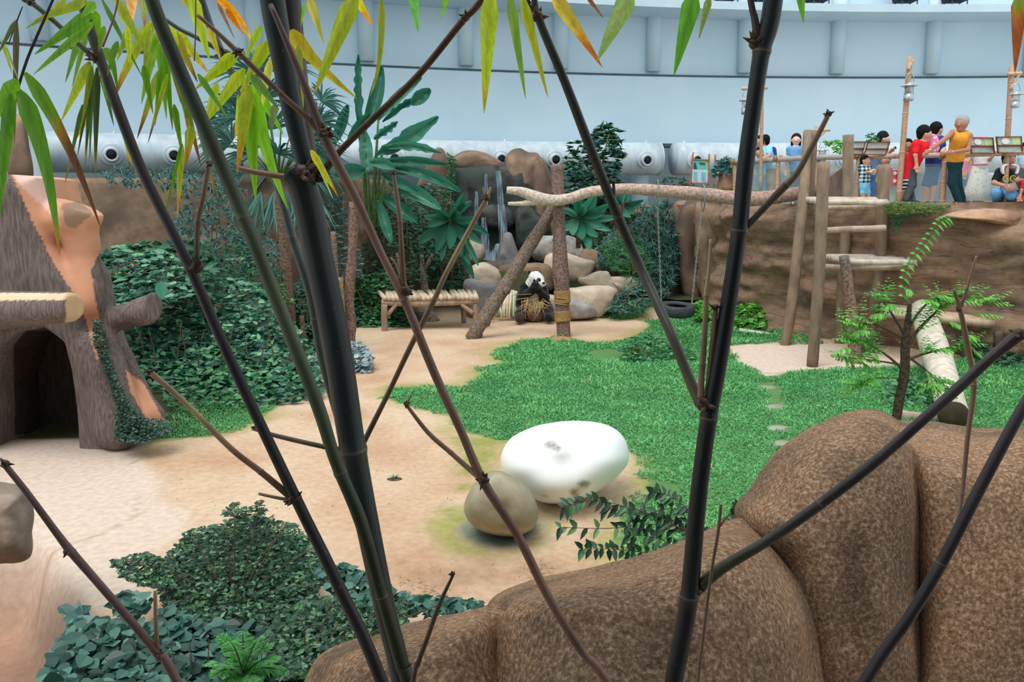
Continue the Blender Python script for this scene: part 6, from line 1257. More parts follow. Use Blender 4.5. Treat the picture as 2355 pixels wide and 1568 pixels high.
plant('leafy_ground_shrub', (-1.2, 3.2, -.5), 'glossy leafy shrub beneath the bamboo stems at the bottom', 'shrub', [
    B([(640, 1420), (700, 1380), (780, 1370), (860, 1400), (930, 1380), (940, 1440), (880, 1470), (780, 1500), (720, 1560), (640, 1560), (600, 1480)], 3.9, 3.2, .4, 3600, .046, .026, mat='lf_shrub'),
    B([(720, 1310), (800, 1300), (930, 1370), (1060, 1380), (1120, 1390), (1040, 1410), (940, 1420), (820, 1400), (760, 1360)], 4.4, 3.9, .3, 520, .075, .05, mat='lf_big', seg=2)], 'lf_shrub',
    [([(700, 1560, 5), (740 + dx * .5, 1450, 3), (760 + dx, y_, 2)], 3.5) for dx, y_ in ((-80, 1400), (0, 1380), (60, 1330), (140, 1390), (250, 1390))])
plant('big_leaf_cover', (-1.8, 3.2, -.6), 'big round dark leaves filling the bottom left corner', 'ground cover', [
    B([(380, 1400), (480, 1430), (580, 1440), (640, 1480), (620, 1600), (400, 1620), (330, 1480)], 4.0, 3.2, .4, 760, .085, .07, seg=4, up=1.0, out=.8, mat='lf_big'),
    B([(150, 1450), (250, 1420), (380, 1450), (420, 1540), (400, 1640), (60, 1640), (110, 1530)], 3.9, 3.0, .35, 560, .085, .07, seg=4, up=1.0, out=.8, mat='lf_big'),
    B([(250, 1380), (300, 1360), (340, 1390), (320, 1420), (270, 1410)], 4.0, 3.8, .2, 36, .11, .08, seg=2, mat='lf_big'),
    B([(150, 1400), (190, 1395), (205, 1430), (165, 1440)], 4.1, 3.9, .1, 14, .11, .08, seg=2, mat='lf_blue'),
    B([(200, 1480), (360, 1450), (640, 1470), (700, 1560), (640, 1660), (150, 1660)], 4.0, 3.3, .5, 1500, .09, .07, seg=1, mat='lf_dark')], 'lf_big', [([(330 + i * 40, 1600, 4), (320 + i * 40, 1520, 3), (300 + i * 45, 1470, 2)], 3.5) for i in range(8)])
cy = empty('cycad_fern', P(545, 1550, 2.9), 'bright green fern-like cycad at the bottom edge', 'fern'); lv = Leaves(); mb = MB(); c0 = P(560, 1550, 2.9)
for px, py in ((505, 1475), (530, 1490), (600, 1480), (625, 1500), (480, 1545), (490, 1570), (640, 1530), (660, 1560), (520, 1600), (590, 1600), (560, 1470)): pinnate(lv, c0, P(px, py, 2.8 + RNG.uniform(-.15, .15)), 22, .055, .011, .1, .04, mb, .004)
lv.build('fronds', M['lf_bright'] if False else greenmat('cycad_leaf', [(60, 130, 66), (96, 170, 84)], transl=.25), cy); mb.build('ribs', M['greenstem'], cy)
sp = empty('sprig_shrub', P(1600, 1260, 3.6), 'sprawling small-leaved sprigs behind the middle foreground boulder', 'shrub'); lv = Leaves(); mb = MB()
for pts in ([(1640, 1300, 4), (1600, 1250, 3), (1540, 1200, 3), (1440, 1165, 2), (1360, 1150, 2), (1300, 1165, 1.5)], [(1640, 1290, 4), (1580, 1220, 3), (1500, 1205, 2), (1400, 1215, 2), (1290, 1212, 1.5)], [(1620, 1300, 4), (1540, 1275, 3), (1460, 1268, 2), (1400, 1262, 2), (1340, 1262, 1)], [(1640, 1280, 4), (1600, 1190, 3), (1540, 1140, 2), (1500, 1130, 1.5)], [(1600, 1250, 3), (1560, 1170, 2), (1470, 1185, 2), (1395, 1165, 1)], [(1600, 1290, 3), (1520, 1240, 2), (1450, 1230, 2)], [(1660, 1260, 3), (1680, 1200, 2), (1700, 1170, 1.5)], [(1420, 1400, 2), (1380, 1372, 1.5), (1340, 1380, 1)], [(1380, 1395, 2), (1330, 1375, 1.5), (1290, 1375, 1)]):
    c_, _ = pxtube(mb, pts, 3.9, 5, k=5)
    for i in range(2, len(c_)):
        for s in (-1, 1):
            if RNG.random() < .93: d = norm(c_[i] - c_[i - 1]); q = norm(np.cross(d, (0, -1, .3))) * s; lv.add([c_[i]], [d * .6 + q + RNG.normal(size=3) * .3], [(RNG.normal() * .4, -.6, .8)], RNG.uniform(.045, .075), .03, RNG.random(), seg=2, droop=.2)
lv.build('foliage', M['lf_shrub'], sp); mb.build('stems', M['stem'], sp)
sd = Leaves(); g0 = G(907, 1100, .01); sd.add(np.tile(g0, (9, 1)), norm(RNG.normal(size=(9, 3)) * np.array((1, 1, .2)) + np.array((0, 0, .5))), np.tile((0, -.3, 1.), (9, 1)), .06, .02, None, seg=2); tag(sd.build('seedling', M['lf_mid']), 'tiny seedling growing in the hollow in the sand', 'plant')
# fallen leaves and twigs scattered on the sand
lv = Leaves(); q = sample_poly([(300, 1020), (850, 900), (900, 1000), (1050, 1150), (1000, 1280), (1300, 1300), (1100, 1390), (600, 1280), (400, 1200)], 150); ps = G(q[:, 0], q[:, 1], .012); lv.add(ps, RNG.normal(size=(150, 3)) * np.array((1, 1, .1)), np.tile((0, 0, 1.), (150, 1)), RNG.uniform(.015, .05, 150), .008)
q = sample_poly([(880, 1270), (1000, 1290), (1250, 1290), (1330, 1350), (1200, 1380), (960, 1400)], 900); ps = G(q[:, 0], q[:, 1], .012); lv.add(ps, RNG.normal(size=(900, 3)) * np.array((1, 1, .1)), np.tile((0, 0, 1.), (900, 1)), RNG.uniform(.02, .06, 900), .005)
lv2 = lv; tag(lv.build('leaf_litter', greenmat('litter', [(120, 84, 56), (176, 140, 100), (206, 180, 140)], transl=0)), 'dry leaf and stalk litter on the sand', 'leaf litter', None, 'stuff')
# ================================================================ visitor deck: railing, signs, lanterns
M['bamboo_pole'] = vcolmat('bamboo_pole', .5, .3, nscale=20, namt=.2, bmp=0)
M['metal'] = newmat('polished_metal', .25, .5)[0]; M['metal'].node_tree.nodes['Principled BSDF'].inputs['Metallic'].default_value = .8; M['metal'].node_tree.nodes['Principled BSDF'].inputs['Base Color'].default_value = srgb(190, 194, 196)
def glassmat(name, a, col):
    m, nt, b = newmat(name, .05, .5); b.inputs['Base Color'].default_value = col; b.inputs['Alpha'].default_value = a; return m
M['glass'] = glassmat('railing_glass', .10, srgb(200, 220, 222)); M['lamp_glass'] = glassmat('lantern_glass', .4, srgb(220, 226, 226))
YR = lambda px: float(np.interp(px, [1690, 1850, 2000, 2200, 2355, 2500], [18.0, 16.9, 16.0, 15.1, 14.7, 14.3]))
def joints(mb, a, b, w, Y, col, n=5, k=3):
    """bamboo pole between pixel points with joints"""
    a = np.array(a, float); b = np.array(b, float); pts = [a + (b - a) * t for t in np.linspace(0, 1, 9)]; Ya, Yb = (Y if isinstance(Y, tuple) else (Y, Y))
    C = P([p[0] for p in pts], [p[1] for p in pts], np.linspace(Ya, Yb, 9)); r = w / 2 * (Ya + Yb) / 2 / F_PX; mb.tube(C, r, 10, col)
    for t in np.linspace(.12, .9, k):
        q = P(*(a + (b - a) * t), Ya + (Yb - Ya) * t); d = norm(C[-1] - C[0]); mb.tube([q - d * r * .25, q, q + d * r * .25], [r * 1.03, r * 1.16, r * 1.03], 10, np.array(col) * 1.12)
BC = BR(186, 150, 124)
rail = empty('bamboo_railing', P(2170, 470, YR(2170)), 'bamboo railing with glass infill along the edge of the visitor deck', 'railing')
rp = [(1690, 372), (1760, 369), (1870, 362), (1960, 361), (2060, 359), (2200, 356), (2360, 351), (2480, 346)]
for (a, b) in zip(rp[:-1], rp[1:]):
    mb = MB(); joints(mb, a, b, 12, (YR(a[0]), YR(b[0])), BR(186, 160, 146) if a[0] > 1900 else BR(160, 152, 148)); mb.build('handrail', M['bamboo_pole'], rail)
for x0, x1, y0, w in ((1690, 1690, 376, 9), (1789, 1787, 368, 10), (1876, 1874, 366, 10), (1976, 1970, 362, 12), (2174, 2166, 360, 13), (2316, 2312, 355, 10)):
    mb = MB(); joints(mb, (x0, y0), (x1, 474), w, YR(x0) + .02, BC); mb.build('post', M['bamboo_pole'], rail)
    mb = MB(); c = P(x0, y0 - 4, YR(x0)); mb.tube([c + np.array((-.09, 0, 0)), c + np.array((-.03, 0, 0))], .062, 10); mb.tube([c + np.array((.03, 0, 0)), c + np.array((.09, 0, 0))], .062, 10); mb.build('lashing', M['rope'], rail)
for x0, x1 in ((1696, 1783), (1795, 1870), (1882, 1968), (1982, 2060), (2074, 2164), (2180, 2308), (2322, 2470)):
    a, b, c, d = [P(x, y, YR(x) + .05) for x, y in ((x0, 378), (x1, 376), (x1, 472), (x0, 472))]; th = np.array((0, .012, 0)); v = [a, b, c, d, a + th, b + th, c + th, d + th]
    mesh('glass_panel', v, [(0, 1, 2, 3), (7, 6, 5, 4), (0, 4, 5, 1), (1, 5, 6, 2), (2, 6, 7, 3), (3, 7, 4, 0)], M['glass'], rail, False)
def lantern(px, py, Y, s, label):
    c = P(px, py, Y); k = s * Y / F_PX; e = empty('hanging_lantern', c, label, 'lantern', 'silver storm lanterns on bamboo poles')   # s = overall height in px
    MB().lathe(c, [(.02 * k, .30 * k), (.06 * k, .30 * k), (.07 * k, .24 * k), (.30 * k, .13 * k), (.31 * k, .11 * k), (.1 * k, .13 * k)], 16).build('cap', M['metal'], e)
    MB().lathe(c, [(.12 * k, .12 * k), (.15 * k, .04 * k), (.14 * k, -.05 * k), (.1 * k, -.12 * k)], 14).build('lamp_glass', M['lamp_glass'], e)
    MB().lathe(c, [(.11 * k, -.12 * k), (.1 * k, -.18 * k), (.19 * k, -.24 * k), (.2 * k, -.42 * k), (.17 * k, -.45 * k)], 14).build('fuel_tank', M['metal'], e)
    mb = MB(); mb.tube([c + k * np.array((.16 * math.cos(t), 0, .28 + .34 * math.sin(t))) for t in np.linspace(0, math.pi, 9)], .008, 5)
    for sx in (-1, 1): mb.tube([c + k * np.array((sx * .15, 0, .13)), c + k * np.array((sx * .18, 0, -.3))], .008, 5)
    mb.build('wire_frame', M['metal'], e)
for args in ((1716, 238, 17.6, 52, 'silver lantern hanging left of the big black bamboo stem'), (2091, 205, 15.4, 56, 'silver lantern hanging on the tallest bamboo pole'), (2336, 224, 14.6, 50, 'silver lantern on the pole at the right edge'), (1891, 352, 16.8, 44, 'silver lantern low behind the climbing frame\'s left posts')): lantern(*args)
def lpole(name, label, segs, Y, arms=()):
    mb = MB(); joints(mb, segs[0], segs[1], segs[2], Y, BC, k=4); b = P(*segs[1], Y); e = empty(name, b, label, 'pole'); mb.build('pole', M['bamboo_pole'], e)
    for a, c, w in arms: mb = MB(); joints(mb, a, c, w, Y - .05, BR(206, 172, 140), k=2); mb.build('arm', M['bamboo_pole'], e)
lpole('lantern_pole', 'bamboo pole behind the big black bamboo stem', ((1753, 205), (1749, 440), 8), 17.5, (((1706, 204), (1765, 202), 7), ((1722, 206), (1752, 232), 5)))
lpole('lantern_pole', 'tallest bamboo pole, standing between the two groups of signs', ((2093, 130), (2065, 474), 12), 15.45, (((2088, 160), (2100, 138), 7),))
lpole('lantern_pole', 'bamboo pole at the right edge behind the signs', ((2327, 150), (2308, 474), 12), 14.95, (((2318, 170), (2350, 168), 7), ((2324, 205), (2345, 170), 5)))
lpole('lantern_pole', 'short bamboo pole behind the climbing frame', ((1877, 290), (1870, 470), 8), 16.95, (((1874, 300), (1909, 299), 6), ((1876, 322), (1904, 296), 5)))
M['frame_red'] = noisemat('brown_sign_frame', srgb(120, 70, 56), srgb(140, 86, 68), bmp=0)
M['sign_a'] = noisemat('sign_pale', srgb(176, 186, 176), srgb(196, 204, 194), bmp=0); M['sign_g'] = noisemat('sign_green', srgb(176, 206, 140), srgb(190, 216, 156), bmp=0); M['sign_w'] = noisemat('sign_white', srgb(216, 222, 218), srgb(228, 232, 228), bmp=0)
def quad3(mb, c, Y, dy=0.0, th=.02, col=(1, 1, 1)):
    v = [P(x, y, Y + dy) for x, y in c]; n_ = norm(np.cross(v[1] - v[0], v[3] - v[0])); n_ = n_ if n_[1] > 0 else -n_; v = v + [q + n_ * th for q in v]
    mb.add(v, [(0, 1, 2, 3), (7, 6, 5, 4), (0, 4, 5, 1), (1, 5, 6, 2), (2, 6, 7, 3), (3, 7, 4, 0)], col)
def panel(c, label, green):
    """c: four pixel corners tl tr br bl"""
    c = np.array(c, float); Y = YR(c[:, 0].mean()) - .1; e = empty('info_panel', P(*c[3], Y), label, 'sign', 'framed information panels on the railing')
    L = lambda u, v: (c[0] * (1 - u) + c[1] * u) * (1 - v) + (c[3] * (1 - u) + c[2] * u) * v
    def Q(mb, u0, v0, u1, v1, dy, th=.012): quad3(mb, [L(u0, v0), L(u1, v0), L(u1, v1), L(u0, v1)], Y, dy, th)
    mb = MB(); Q(mb, 0, 0, 1, .055, -.02, .04); Q(mb, 0, .5, 1, .55, -.02, .04); Q(mb, 0, .58, 1, .61, -.02, .04); Q(mb, 0, .96, 1, 1, -.02, .04); Q(mb, 0, 0, .035, 1, -.02, .04); Q(mb, .965, 0, 1, 1, -.02, .04); mb.build('frame', M['frame_red'], e, False)
    mb = MB(); Q(mb, .02, .02, .98, .98, .01); mb.build('board', M['sign_a'], e, False)
    if green: mb = MB(); Q(mb, .6, .06, .96, .5, .0); mb.build('green_field', M['sign_g'], e, False)
    if green:
        mb = MB(); v = [P(*L(.33 + .15 * math.cos(t), .28 + .2 * math.sin(t)), Y - .004) for t in np.linspace(0, 2 * math.pi, 20, endpoint=False)]; mb.add(v + [q + np.array((0, .012, 0)) for q in v], [tuple(range(20)), tuple(range(20, 40))[::-1]]); mb.build('white_disc', M['sign_w'], e, False)
    mb = MB(); 
    for v0 in (.66, .74, .82, .9): Q(mb, .08, v0, .5 + .3 * RNG.random(), v0 + .018, .0, .012)
    mb.build('text_lines', M['sign_w'], e, False)
panel([(1950, 325), (1993, 325), (1984, 355), (1941, 355)], 'framed information panel partly behind the climbing frame post', False)
panel([(1996, 326), (2048, 326), (2038, 356), (1987, 356)], 'framed information panel just right of the climbing frame post', False)
panel([(2229, 315), (2285, 316), (2289, 353), (2235, 353)], 'framed panel with a white disc and green field, beside the man in orange', True)
panel([(2292, 314), (2350, 313), (2354, 352), (2296, 352)], 'framed panel with a white disc and green field, nearest the right edge', True)
M['wood_red'] = noisemat('reddish_wood', srgb(168, 96, 66), srgb(190, 116, 84), bmp=0); M['teal'] = noisemat('sign_teal', srgb(96, 186, 186), srgb(140, 200, 150), scale=3, bmp=0); M['sign_b'] = noisemat('sign_pale_blue', srgb(176, 208, 228), srgb(190, 218, 234), bmp=0); M['ink'] = noisemat('sign_ink', srgb(40, 70, 80), srgb(50, 80, 90), bmp=0); M['navy'] = noisemat('navy_board', srgb(36, 66, 110), srgb(46, 80, 130), bmp=0)
e = empty('notice_board', P(1610, 430, 20.3), 'notice board with teal picture and pale blue text in a wooden stand', 'sign')
for a, b in (((1594, 350), (1587, 432)), ((1631, 354), (1628, 426))): mb = MB(); pxtube(mb, [(*a, 4), (*b, 4)], 20.3, 8); mb.build('post', M['wood_red'], e)
mb = MB(); quad3(mb, [(1592, 364), (1632, 367), (1631, 370), (1592, 367)], 20.3, -.03, .04); quad3(mb, [(1590, 419), (1630, 420), (1630, 423), (1590, 422)], 20.3, -.03, .04); mb.build('frame', M['wood_red'], e, False)
mb = MB(); quad3(mb, [(1594, 366), (1630, 369), (1629, 391), (1592, 389)], 20.3, -.01); mb.build('picture', M['teal'], e, False)
mb = MB(); quad3(mb, [(1592, 389), (1629, 391), (1628, 420), (1591, 419)], 20.3, -.01); mb.build('text_sheet', M['sign_b'], e, False)
mb = MB(); quad3(mb, [(1609, 374), (1622, 375), (1622, 378), (1609, 377)], 20.3, -.03, .01); quad3(mb, [(1597, 374), (1600, 374), (1603, 388), (1595, 387)], 20.3, -.03, .01)
mb.build('print', M['ink'], e, False)
mb = MB()
for i in range(5): quad3(mb, [(1595, 395 + i * 4.6), (1604, 395.5 + i * 4.6), (1604, 396.3 + i * 4.6), (1595, 395.8 + i * 4.6)], 20.3, -.03, .01); quad3(mb, [(1613, 396 + i * 4.6), (1623, 396.5 + i * 4.6), (1623, 397.3 + i * 4.6), (1613, 396.8 + i * 4.6)], 20.3, -.03, .01)
mb.build('text_lines', M['teal'], e, False)
e = empty('notice_board', P(1660, 430, 20.8), 'smaller blue-topped board behind the stump planter', 'sign')
mb = MB(); pxtube(mb, [(1645, 355, 4), (1643, 430, 4)], 20.8, 8); mb.build('post', M['wood_red'], e); mb = MB(); quad3(mb, [(1646, 368), (1680, 370), (1680, 400), (1646, 398)], 20.8, -.02); mb.build('board', M['navy'], e, False)
e = empty('stump_planter', P(1668, 438, 18.9), 'flared brown tree-stump planter at the left end of the deck', 'planter'); c0 = P(1668, 438, 18.9); k = 18.9 / F_PX
MB().lathe(c0, [(26 * k, 0), (19 * k, 10 * k), (15 * k, 26 * k), (16 * k, 36 * k), (13 * k, 37 * k)], 14, col=BR(150, 118, 96)).build('stump', M['log_pale'], e)
lv = Leaves(); bush(lv, [(1632, 395), (1645, 375), (1670, 358), (1692, 368), (1694, 392), (1680, 402), (1655, 400), (1640, 412)], 19.0, 18.6, .4, 700, .11, .045); lv.build('plant', M['lf_blue'], e)
simple('potted_sprig', 'light green sprig hanging behind the climbing frame\'s back posts', 'plant', [(1890, 325), (1930, 322), (1945, 335), (1940, 358), (1925, 352), (1905, 338)], 17.2, 17.0, .2, 160, .12, .045, 'lf_bright', (), seg=2)
simple('potted_sprig', 'drooping broad leaves behind the information panels', 'plant', [(1990, 312), (2005, 304), (2025, 315), (2018, 326), (1995, 330)], 16.6, 16.4, .2, 60, .13, .05, 'lf_mid', (), seg=2)
M['redbin'] = noisemat('red_box', srgb(200, 44, 52), srgb(214, 58, 62), bmp=0); M['greybin'] = noisemat('grey_box', srgb(150, 168, 160), srgb(170, 186, 178), bmp=0)
e = empty('donation_box', P(2056, 473, 17.0), 'grey box with a red front and white discs behind the railing', 'box')
mb = MB(); c = P(2056, 440, 17.2); mb.box((c[0], c[1], EYE + .3), (.36, .3, .62)); mb.build('cabinet', M['greybin'], e, False)
mb = MB(); quad3(mb, [(2046, 386), (2064, 386), (2064, 428), (2046, 428)], 16.98, 0, .02); mb.build('red_front', M['redbin'], e, False)
mb = MB()
for x, y, r in ((2058, 398, 4), (2057, 416, 4)): mb.lathe(P(x, y, 16.96), [(r * 17 / F_PX, 0), (r * 17 / F_PX, .01)], 14, (0, -1, 0))
for x in (2053, 2057, 2061): quad3(mb, [(x, 387), (x + 2.4, 387), (x + 2.4, 391), (x, 391)], 16.96, 0, .01)
mb.build('white_marks', M['white'], e, False)
e = empty('ramp_board', P(1930, 450, 16.3), 'sloping brown plank balustrade behind the climbing frame', 'balustrade')
mb = MB(); quad3(mb, [(1902, 412), (1938, 384), (1944, 384), (1944, 462), (1902, 462)][0:1] + [(1944, 382), (1944, 462), (1902, 462)], 16.3, 0, .08, BR(110, 92, 84)); mb.build('boards', M['log_pale'], e, False)
top('grey_drum', MB().lathe(P(2287, 474, 16.4) , [(.2, 0), (.2, .6), (.18, .66)], 18), M['duct'], P(2287, 474, 16.4), 'grey drum standing behind the woman in the dotted skirt', 'drum')
boulder('deck_rock', [(2165, 498), (2210, 484), (2270, 478), (2330, 473), (2500, 470), (2520, 580), (2400, 556), (2330, 530), (2250, 508)], 13.2, 1.4, rockmat('salmon_rock', srgb(160, 124, 102), srgb(196, 158, 130), srgb(140, 112, 96)), seed=12, flat=.5, label='smooth reddish-brown rock lip on the cliff edge at the right')

for i, (px, Yc, lb) in enumerate((([(1558, 520), (1580, 470), (1610, 466), (1622, 500), (1618, 600), (1612, 690), (1580, 680), (1560, 620)], 19.6, 'tall brown fluted rock behind the right swing chain'), ([(1600, 480), (1632, 470), (1660, 480), (1664, 560), (1655, 700), (1618, 700), (1606, 600)], 18.7, 'brown fluted rock standing at the left corner of the cliff'), ([(1545, 480), (1568, 460), (1590, 480), (1580, 560), (1570, 620), (1548, 600)], 20.6, 'brown rock column beside the small fan-leaved palm'))):
    boulder('cliff_rock', px, Yc, .9, M['rock_brown'], seed=60 + i, flat=.5, rough=.05, label=lb)
# ================================================================ visitors
M['skin'] = vcolmat('skin', .55, .3, nscale=30, namt=.06, bmp=0)
def cloth(name, a, b=None, scale=14): return noisemat(name, srgb(*a), srgb(*(b or tuple(min(255, int(v * 1.1)) for v in a))), scale=scale, rough=.9, spec=.1, bmp=.006, bstr=.4)
def hand(prims, w, d, s, c, curl=.4):
    """palm, four unequal fingers and a thumb leaving the side of the palm"""
    d = norm(np.array(d, float)); side = norm(np.cross(d, (0, 1, .2))); up = np.cross(side, d); w = np.array(w)
    pc = w + d * .045 * s; prims.append((w, pc + d * .02 * s, .026 * s, .034 * s, c))
    for i, L in enumerate((.060, .070, .066, .052)):
        b = pc + d * .035 * s + side * (i - 1.5) * .019 * s; m = b + d * L * .55 * s - up * .01 * curl; t = m + norm(d - up * curl) * L * .5 * s; prims += [(b, m, .0105 * s, .0098 * s, c), (m, t, .0098 * s, .0085 * s, c)]
    b = w + d * .03 * s + side * -.03 * s; prims.append((b, b + norm(d - side * .9) * .055 * s, .0125 * s, .010 * s, c))
def figure(label, Y, J, skin=(196, 148, 120), hair=(24, 22, 24), hs=1.0, face=(0, -1, 0), topc=(100, 150, 200), sleeve=.5, bottom='trousers', botc=(60, 70, 80), longhair=0, build=1.0, topmat=None, botmat=None, shoes=(40, 40, 44), base=None, hemy=None):
    g = lambda k: P(J[k][0], J[k][1], Y + (J[k][2] if len(J[k]) > 2 else 0))
    q = {k: g(k) for k in J}; b = build; sc = BR(*skin); H = q['head']; f = norm(np.array(face, float)); f = norm(f * np.array((1, 1, .6))); upv = np.array((0, 0, 1.)); sd = norm(np.cross(f, upv)); r = .098 * hs
    feet = [q[k] for k in ('ftL', 'ftR') if k in q]; bz = min([v[2] for v in feet]) if feet else q['hip'][2] - .6
    e = empty('person', (q['hip'][0], q['hip'][1], bz), label, 'person', 'visitors on the deck')
    body = [(H + upv * .03 * hs - f * .012, H + f * .012, r * .93, r * .9, sc), (H - upv * .02 + f * .02, H - upv * .075 * hs + f * .035, r * .72, r * .48, sc), (q['neck'], H - upv * .05, .05 * b, .048 * b, sc),
            (H + f * (r * .92) + upv * .01, H + f * (r * 1.12) - upv * .022, .010, .017, sc), (H + sd * r * .9, H + sd * r * .93 - upv * .02, .016, .014, sc), (H - sd * r * .9, H - sd * r * .93 - upv * .02, .016, .014, sc)]
    tor = []
    for s in ('L', 'R'):
        body.append((q['neck'] - upv * .05, q['sh' + s], .06 * b, .05 * b, sc)); body.append((q['sh' + s], q['hip'], .055 * b, .07 * b, sc))
        if 'el' + s in q:
            body += [(q['sh' + s], q['el' + s], .046 * b, .037 * b, sc), (q['el' + s], q['ha' + s], .036 * b, .026 * b, sc)]; hand(body, q['ha' + s], q['ha' + s] - q['el' + s], 1.0 * b ** .5, sc)
    body.append((q['neck'] - upv * .08, q['hip'], .1 * b, .1 * b, sc))
    for s in ('L', 'R'):
        if 'kn' + s in q: body += [(q['hip'], q['kn' + s], .085 * b, .056 * b, sc), (q['kn' + s], q['ft' + s] + upv * .06, .054 * b, .036 * b, sc), (q['ft' + s] + upv * .04, q['ft' + s] + upv * .03 + f * .12, .035 * b, .03 * b, sc)]
    solid('body', body, .0135, M['skin'], e, k=.022)
    # hair
    hc = cloth('hair_tone', hair, tuple(min(255, v + 14) for v in hair), 60)
    hp = [(H + upv * .045 * hs - f * .03, H + upv * .035 * hs - f * .015, r * 1.04, r * 1.0, (0, 0, 0)), (H - f * .05, H - f * .06 - upv * .03, r * .85, r * .7, (0, 0, 0))]
    if longhair: hp += [(H - f * .05 + sd * .05, H - f * .05 + sd * .07 - upv * longhair, r * .6, r * .3, (0, 0, 0)), (H - f * .05 - sd * .05, H - f * .05 - sd * .07 - upv * longhair, r * .6, r * .3, (0, 0, 0)), (H - f * .06, H - f * .08 - upv * longhair, r * .7, r * .5, (0, 0, 0))]
    def cutf(X, D): return np.maximum(D, ((X - H) @ f) - .055 * hs + 1.2 * np.clip(((X - H) @ upv) * -1 + .02, 0, 9) * .5 - .35 * np.clip((X - H) @ upv - .03, 0, 9)) if True else D
    solid('hair', hp, .0125, hc, e, k=.02, fn=cutf)
    dk = M['eye_dark']
    for s in (-1, 1): o = MB().ball(H + f * (r * .86) + sd * s * .033 * hs + upv * .012, (.011, .011, .007), 6).build('eye', dk, e)
    MB().ball(H + f * (r * .80) - upv * .048 * hs, (.02, .012, .006), 6).build('mouth', M['lip'], e)
    # shirt
    tm = topmat or cloth('shirt_cloth', topc); T = [(q['neck'] - upv * .1, q['hip'] + upv * .02, .125 * b, .13 * b, (0, 0, 0))]
    for s in ('L', 'R'):
        shp = q['sh' + s] if sleeve > 0 else q['neck'] + (q['sh' + s] - q['neck']) * .55
        T += [(q['neck'] - upv * .055, shp, .055 * b, (.062 if sleeve > 0 else .05) * b, (0, 0, 0)), (shp, q['hip'] + upv * .05, .07 * b, .11 * b, (0, 0, 0))]
        if 'el' + s in q and sleeve > 0: T.append((q['sh' + s], q['sh' + s] + (q['el' + s] - q['sh' + s]) * min(1, sleeve), .064 * b, (.058 if sleeve < 1 else .05) * b, (0, 0, 0)))
        if 'el' + s in q and sleeve > 1: T.append((q['el' + s], q['el' + s] + (q['ha' + s] - q['el' + s]) * (sleeve - 1), .05 * b, .04 * b, (0, 0, 0)))
    hem = q['hip'][2] - .06 * b if hemy is None else P(J['hip'][0], hemy, Y)[2]
    nk = q['neck']
    solid('shirt', T, .0145, tm, e, k=.03, fn=lambda X, D: np.maximum(np.maximum(D, hem - X[..., 2]), -(np.linalg.norm(X - (nk + upv * .03 + f * .03), axis=-1) - .075 * b)))
    if bottom:
        bm = botmat or cloth('lower_cloth', botc); Q = [(q['hip'] + upv * .04, q['hip'] - upv * .06, .125 * b, .12 * b, (0, 0, 0))]
        if bottom == 'skirt':
            Lk = .72; mbk = MB(); hp_ = q['hip']; prof = [(.13, .06), (.15, 0), (.19, -.25), (.23, -.45), (.262, -.62), (.255, -.62)]; n = 28; V = []
            for rr, hh in prof:
                for j_ in range(n): a = 2 * math.pi * j_ / n; w_ = rr * (1 + .06 * math.sin(a * 7) * min(1, -hh * 2 if hh < 0 else 0)); V.append(hp_ + np.array((w_ * math.cos(a), w_ * .7 * math.sin(a), hh)))
            mbk.add(V, [(i * n + j_, i * n + (j_ + 1) % n, (i + 1) * n + (j_ + 1) % n, (i + 1) * n + j_) for i in range(len(prof) - 1) for j_ in range(n)]); mbk.build('skirt', bm, e)
        else:
            kk = {'trousers': 1.0, 'shorts': .0}[bottom]
            for s in ('L', 'R'):
                if 'kn' + s not in q: continue
                Q.append((q['hip'] - upv * .03, q['kn' + s] if kk else q['hip'] + (q['kn' + s] - q['hip']) * .92, .1 * b, .072 * b, (0, 0, 0)))
                if kk: Q.append((q['kn' + s], q['ft' + s] + upv * .06, .07 * b, .058 * b, (0, 0, 0)))
            solid('trousers' if kk else 'shorts', Q, .0145, bm, e, k=.03)
    for s in ('L', 'R'):
        if 'ft' + s in q: MB().ball(q['ft' + s] + upv * .035 + f * .05, (.05 * b + abs(f[0]) * .06, .05 * b + abs(f[1]) * .06, .04), 10).build('shoe', cloth('shoe_tone', shoes), e)
    return e, q, f, sd
M['eye_dark'] = cloth('eye_tone', (30, 24, 24)); M['lip'] = cloth('lip_tone', (150, 90, 80))
def gingham():
    m, nt, b = newmat('checked_cloth', .9, .1); c = coords(nt); sep = N(nt, 'ShaderNodeSeparateXYZ'); nt.links.new(c, sep.inputs[0]); o = []
    for k in (0, 2):
        mm = N(nt, 'ShaderNodeMath', operation='MULTIPLY'); mm.inputs[1].default_value = 14; nt.links.new(sep.outputs[k], mm.inputs[0]); fr = N(nt, 'ShaderNodeMath', operation='FRACT'); nt.links.new(mm.outputs[0], fr.inputs[0]); gt = N(nt, 'ShaderNodeMath', operation='GREATER_THAN'); gt.inputs[1].default_value = .5; nt.links.new(fr.outputs[0], gt.inputs[0]); o.append(gt.outputs[0])
    ad = N(nt, 'ShaderNodeMath', operation='ADD'); nt.links.new(o[0], ad.inputs[0]); nt.links.new(o[1], ad.inputs[1]); h = N(nt, 'ShaderNodeMath', operation='MULTIPLY'); h.inputs[1].default_value = .5; nt.links.new(ad.outputs[0], h.inputs[0])
    r = ramp(nt, [(0, srgb(214, 232, 236)), (.5, srgb(110, 150, 160)), (1, srgb(36, 56, 76))]); nt.links.new(h.outputs[0], r.inputs[0]); nt.links.new(r.outputs[0], b.inputs['Base Color']); return m
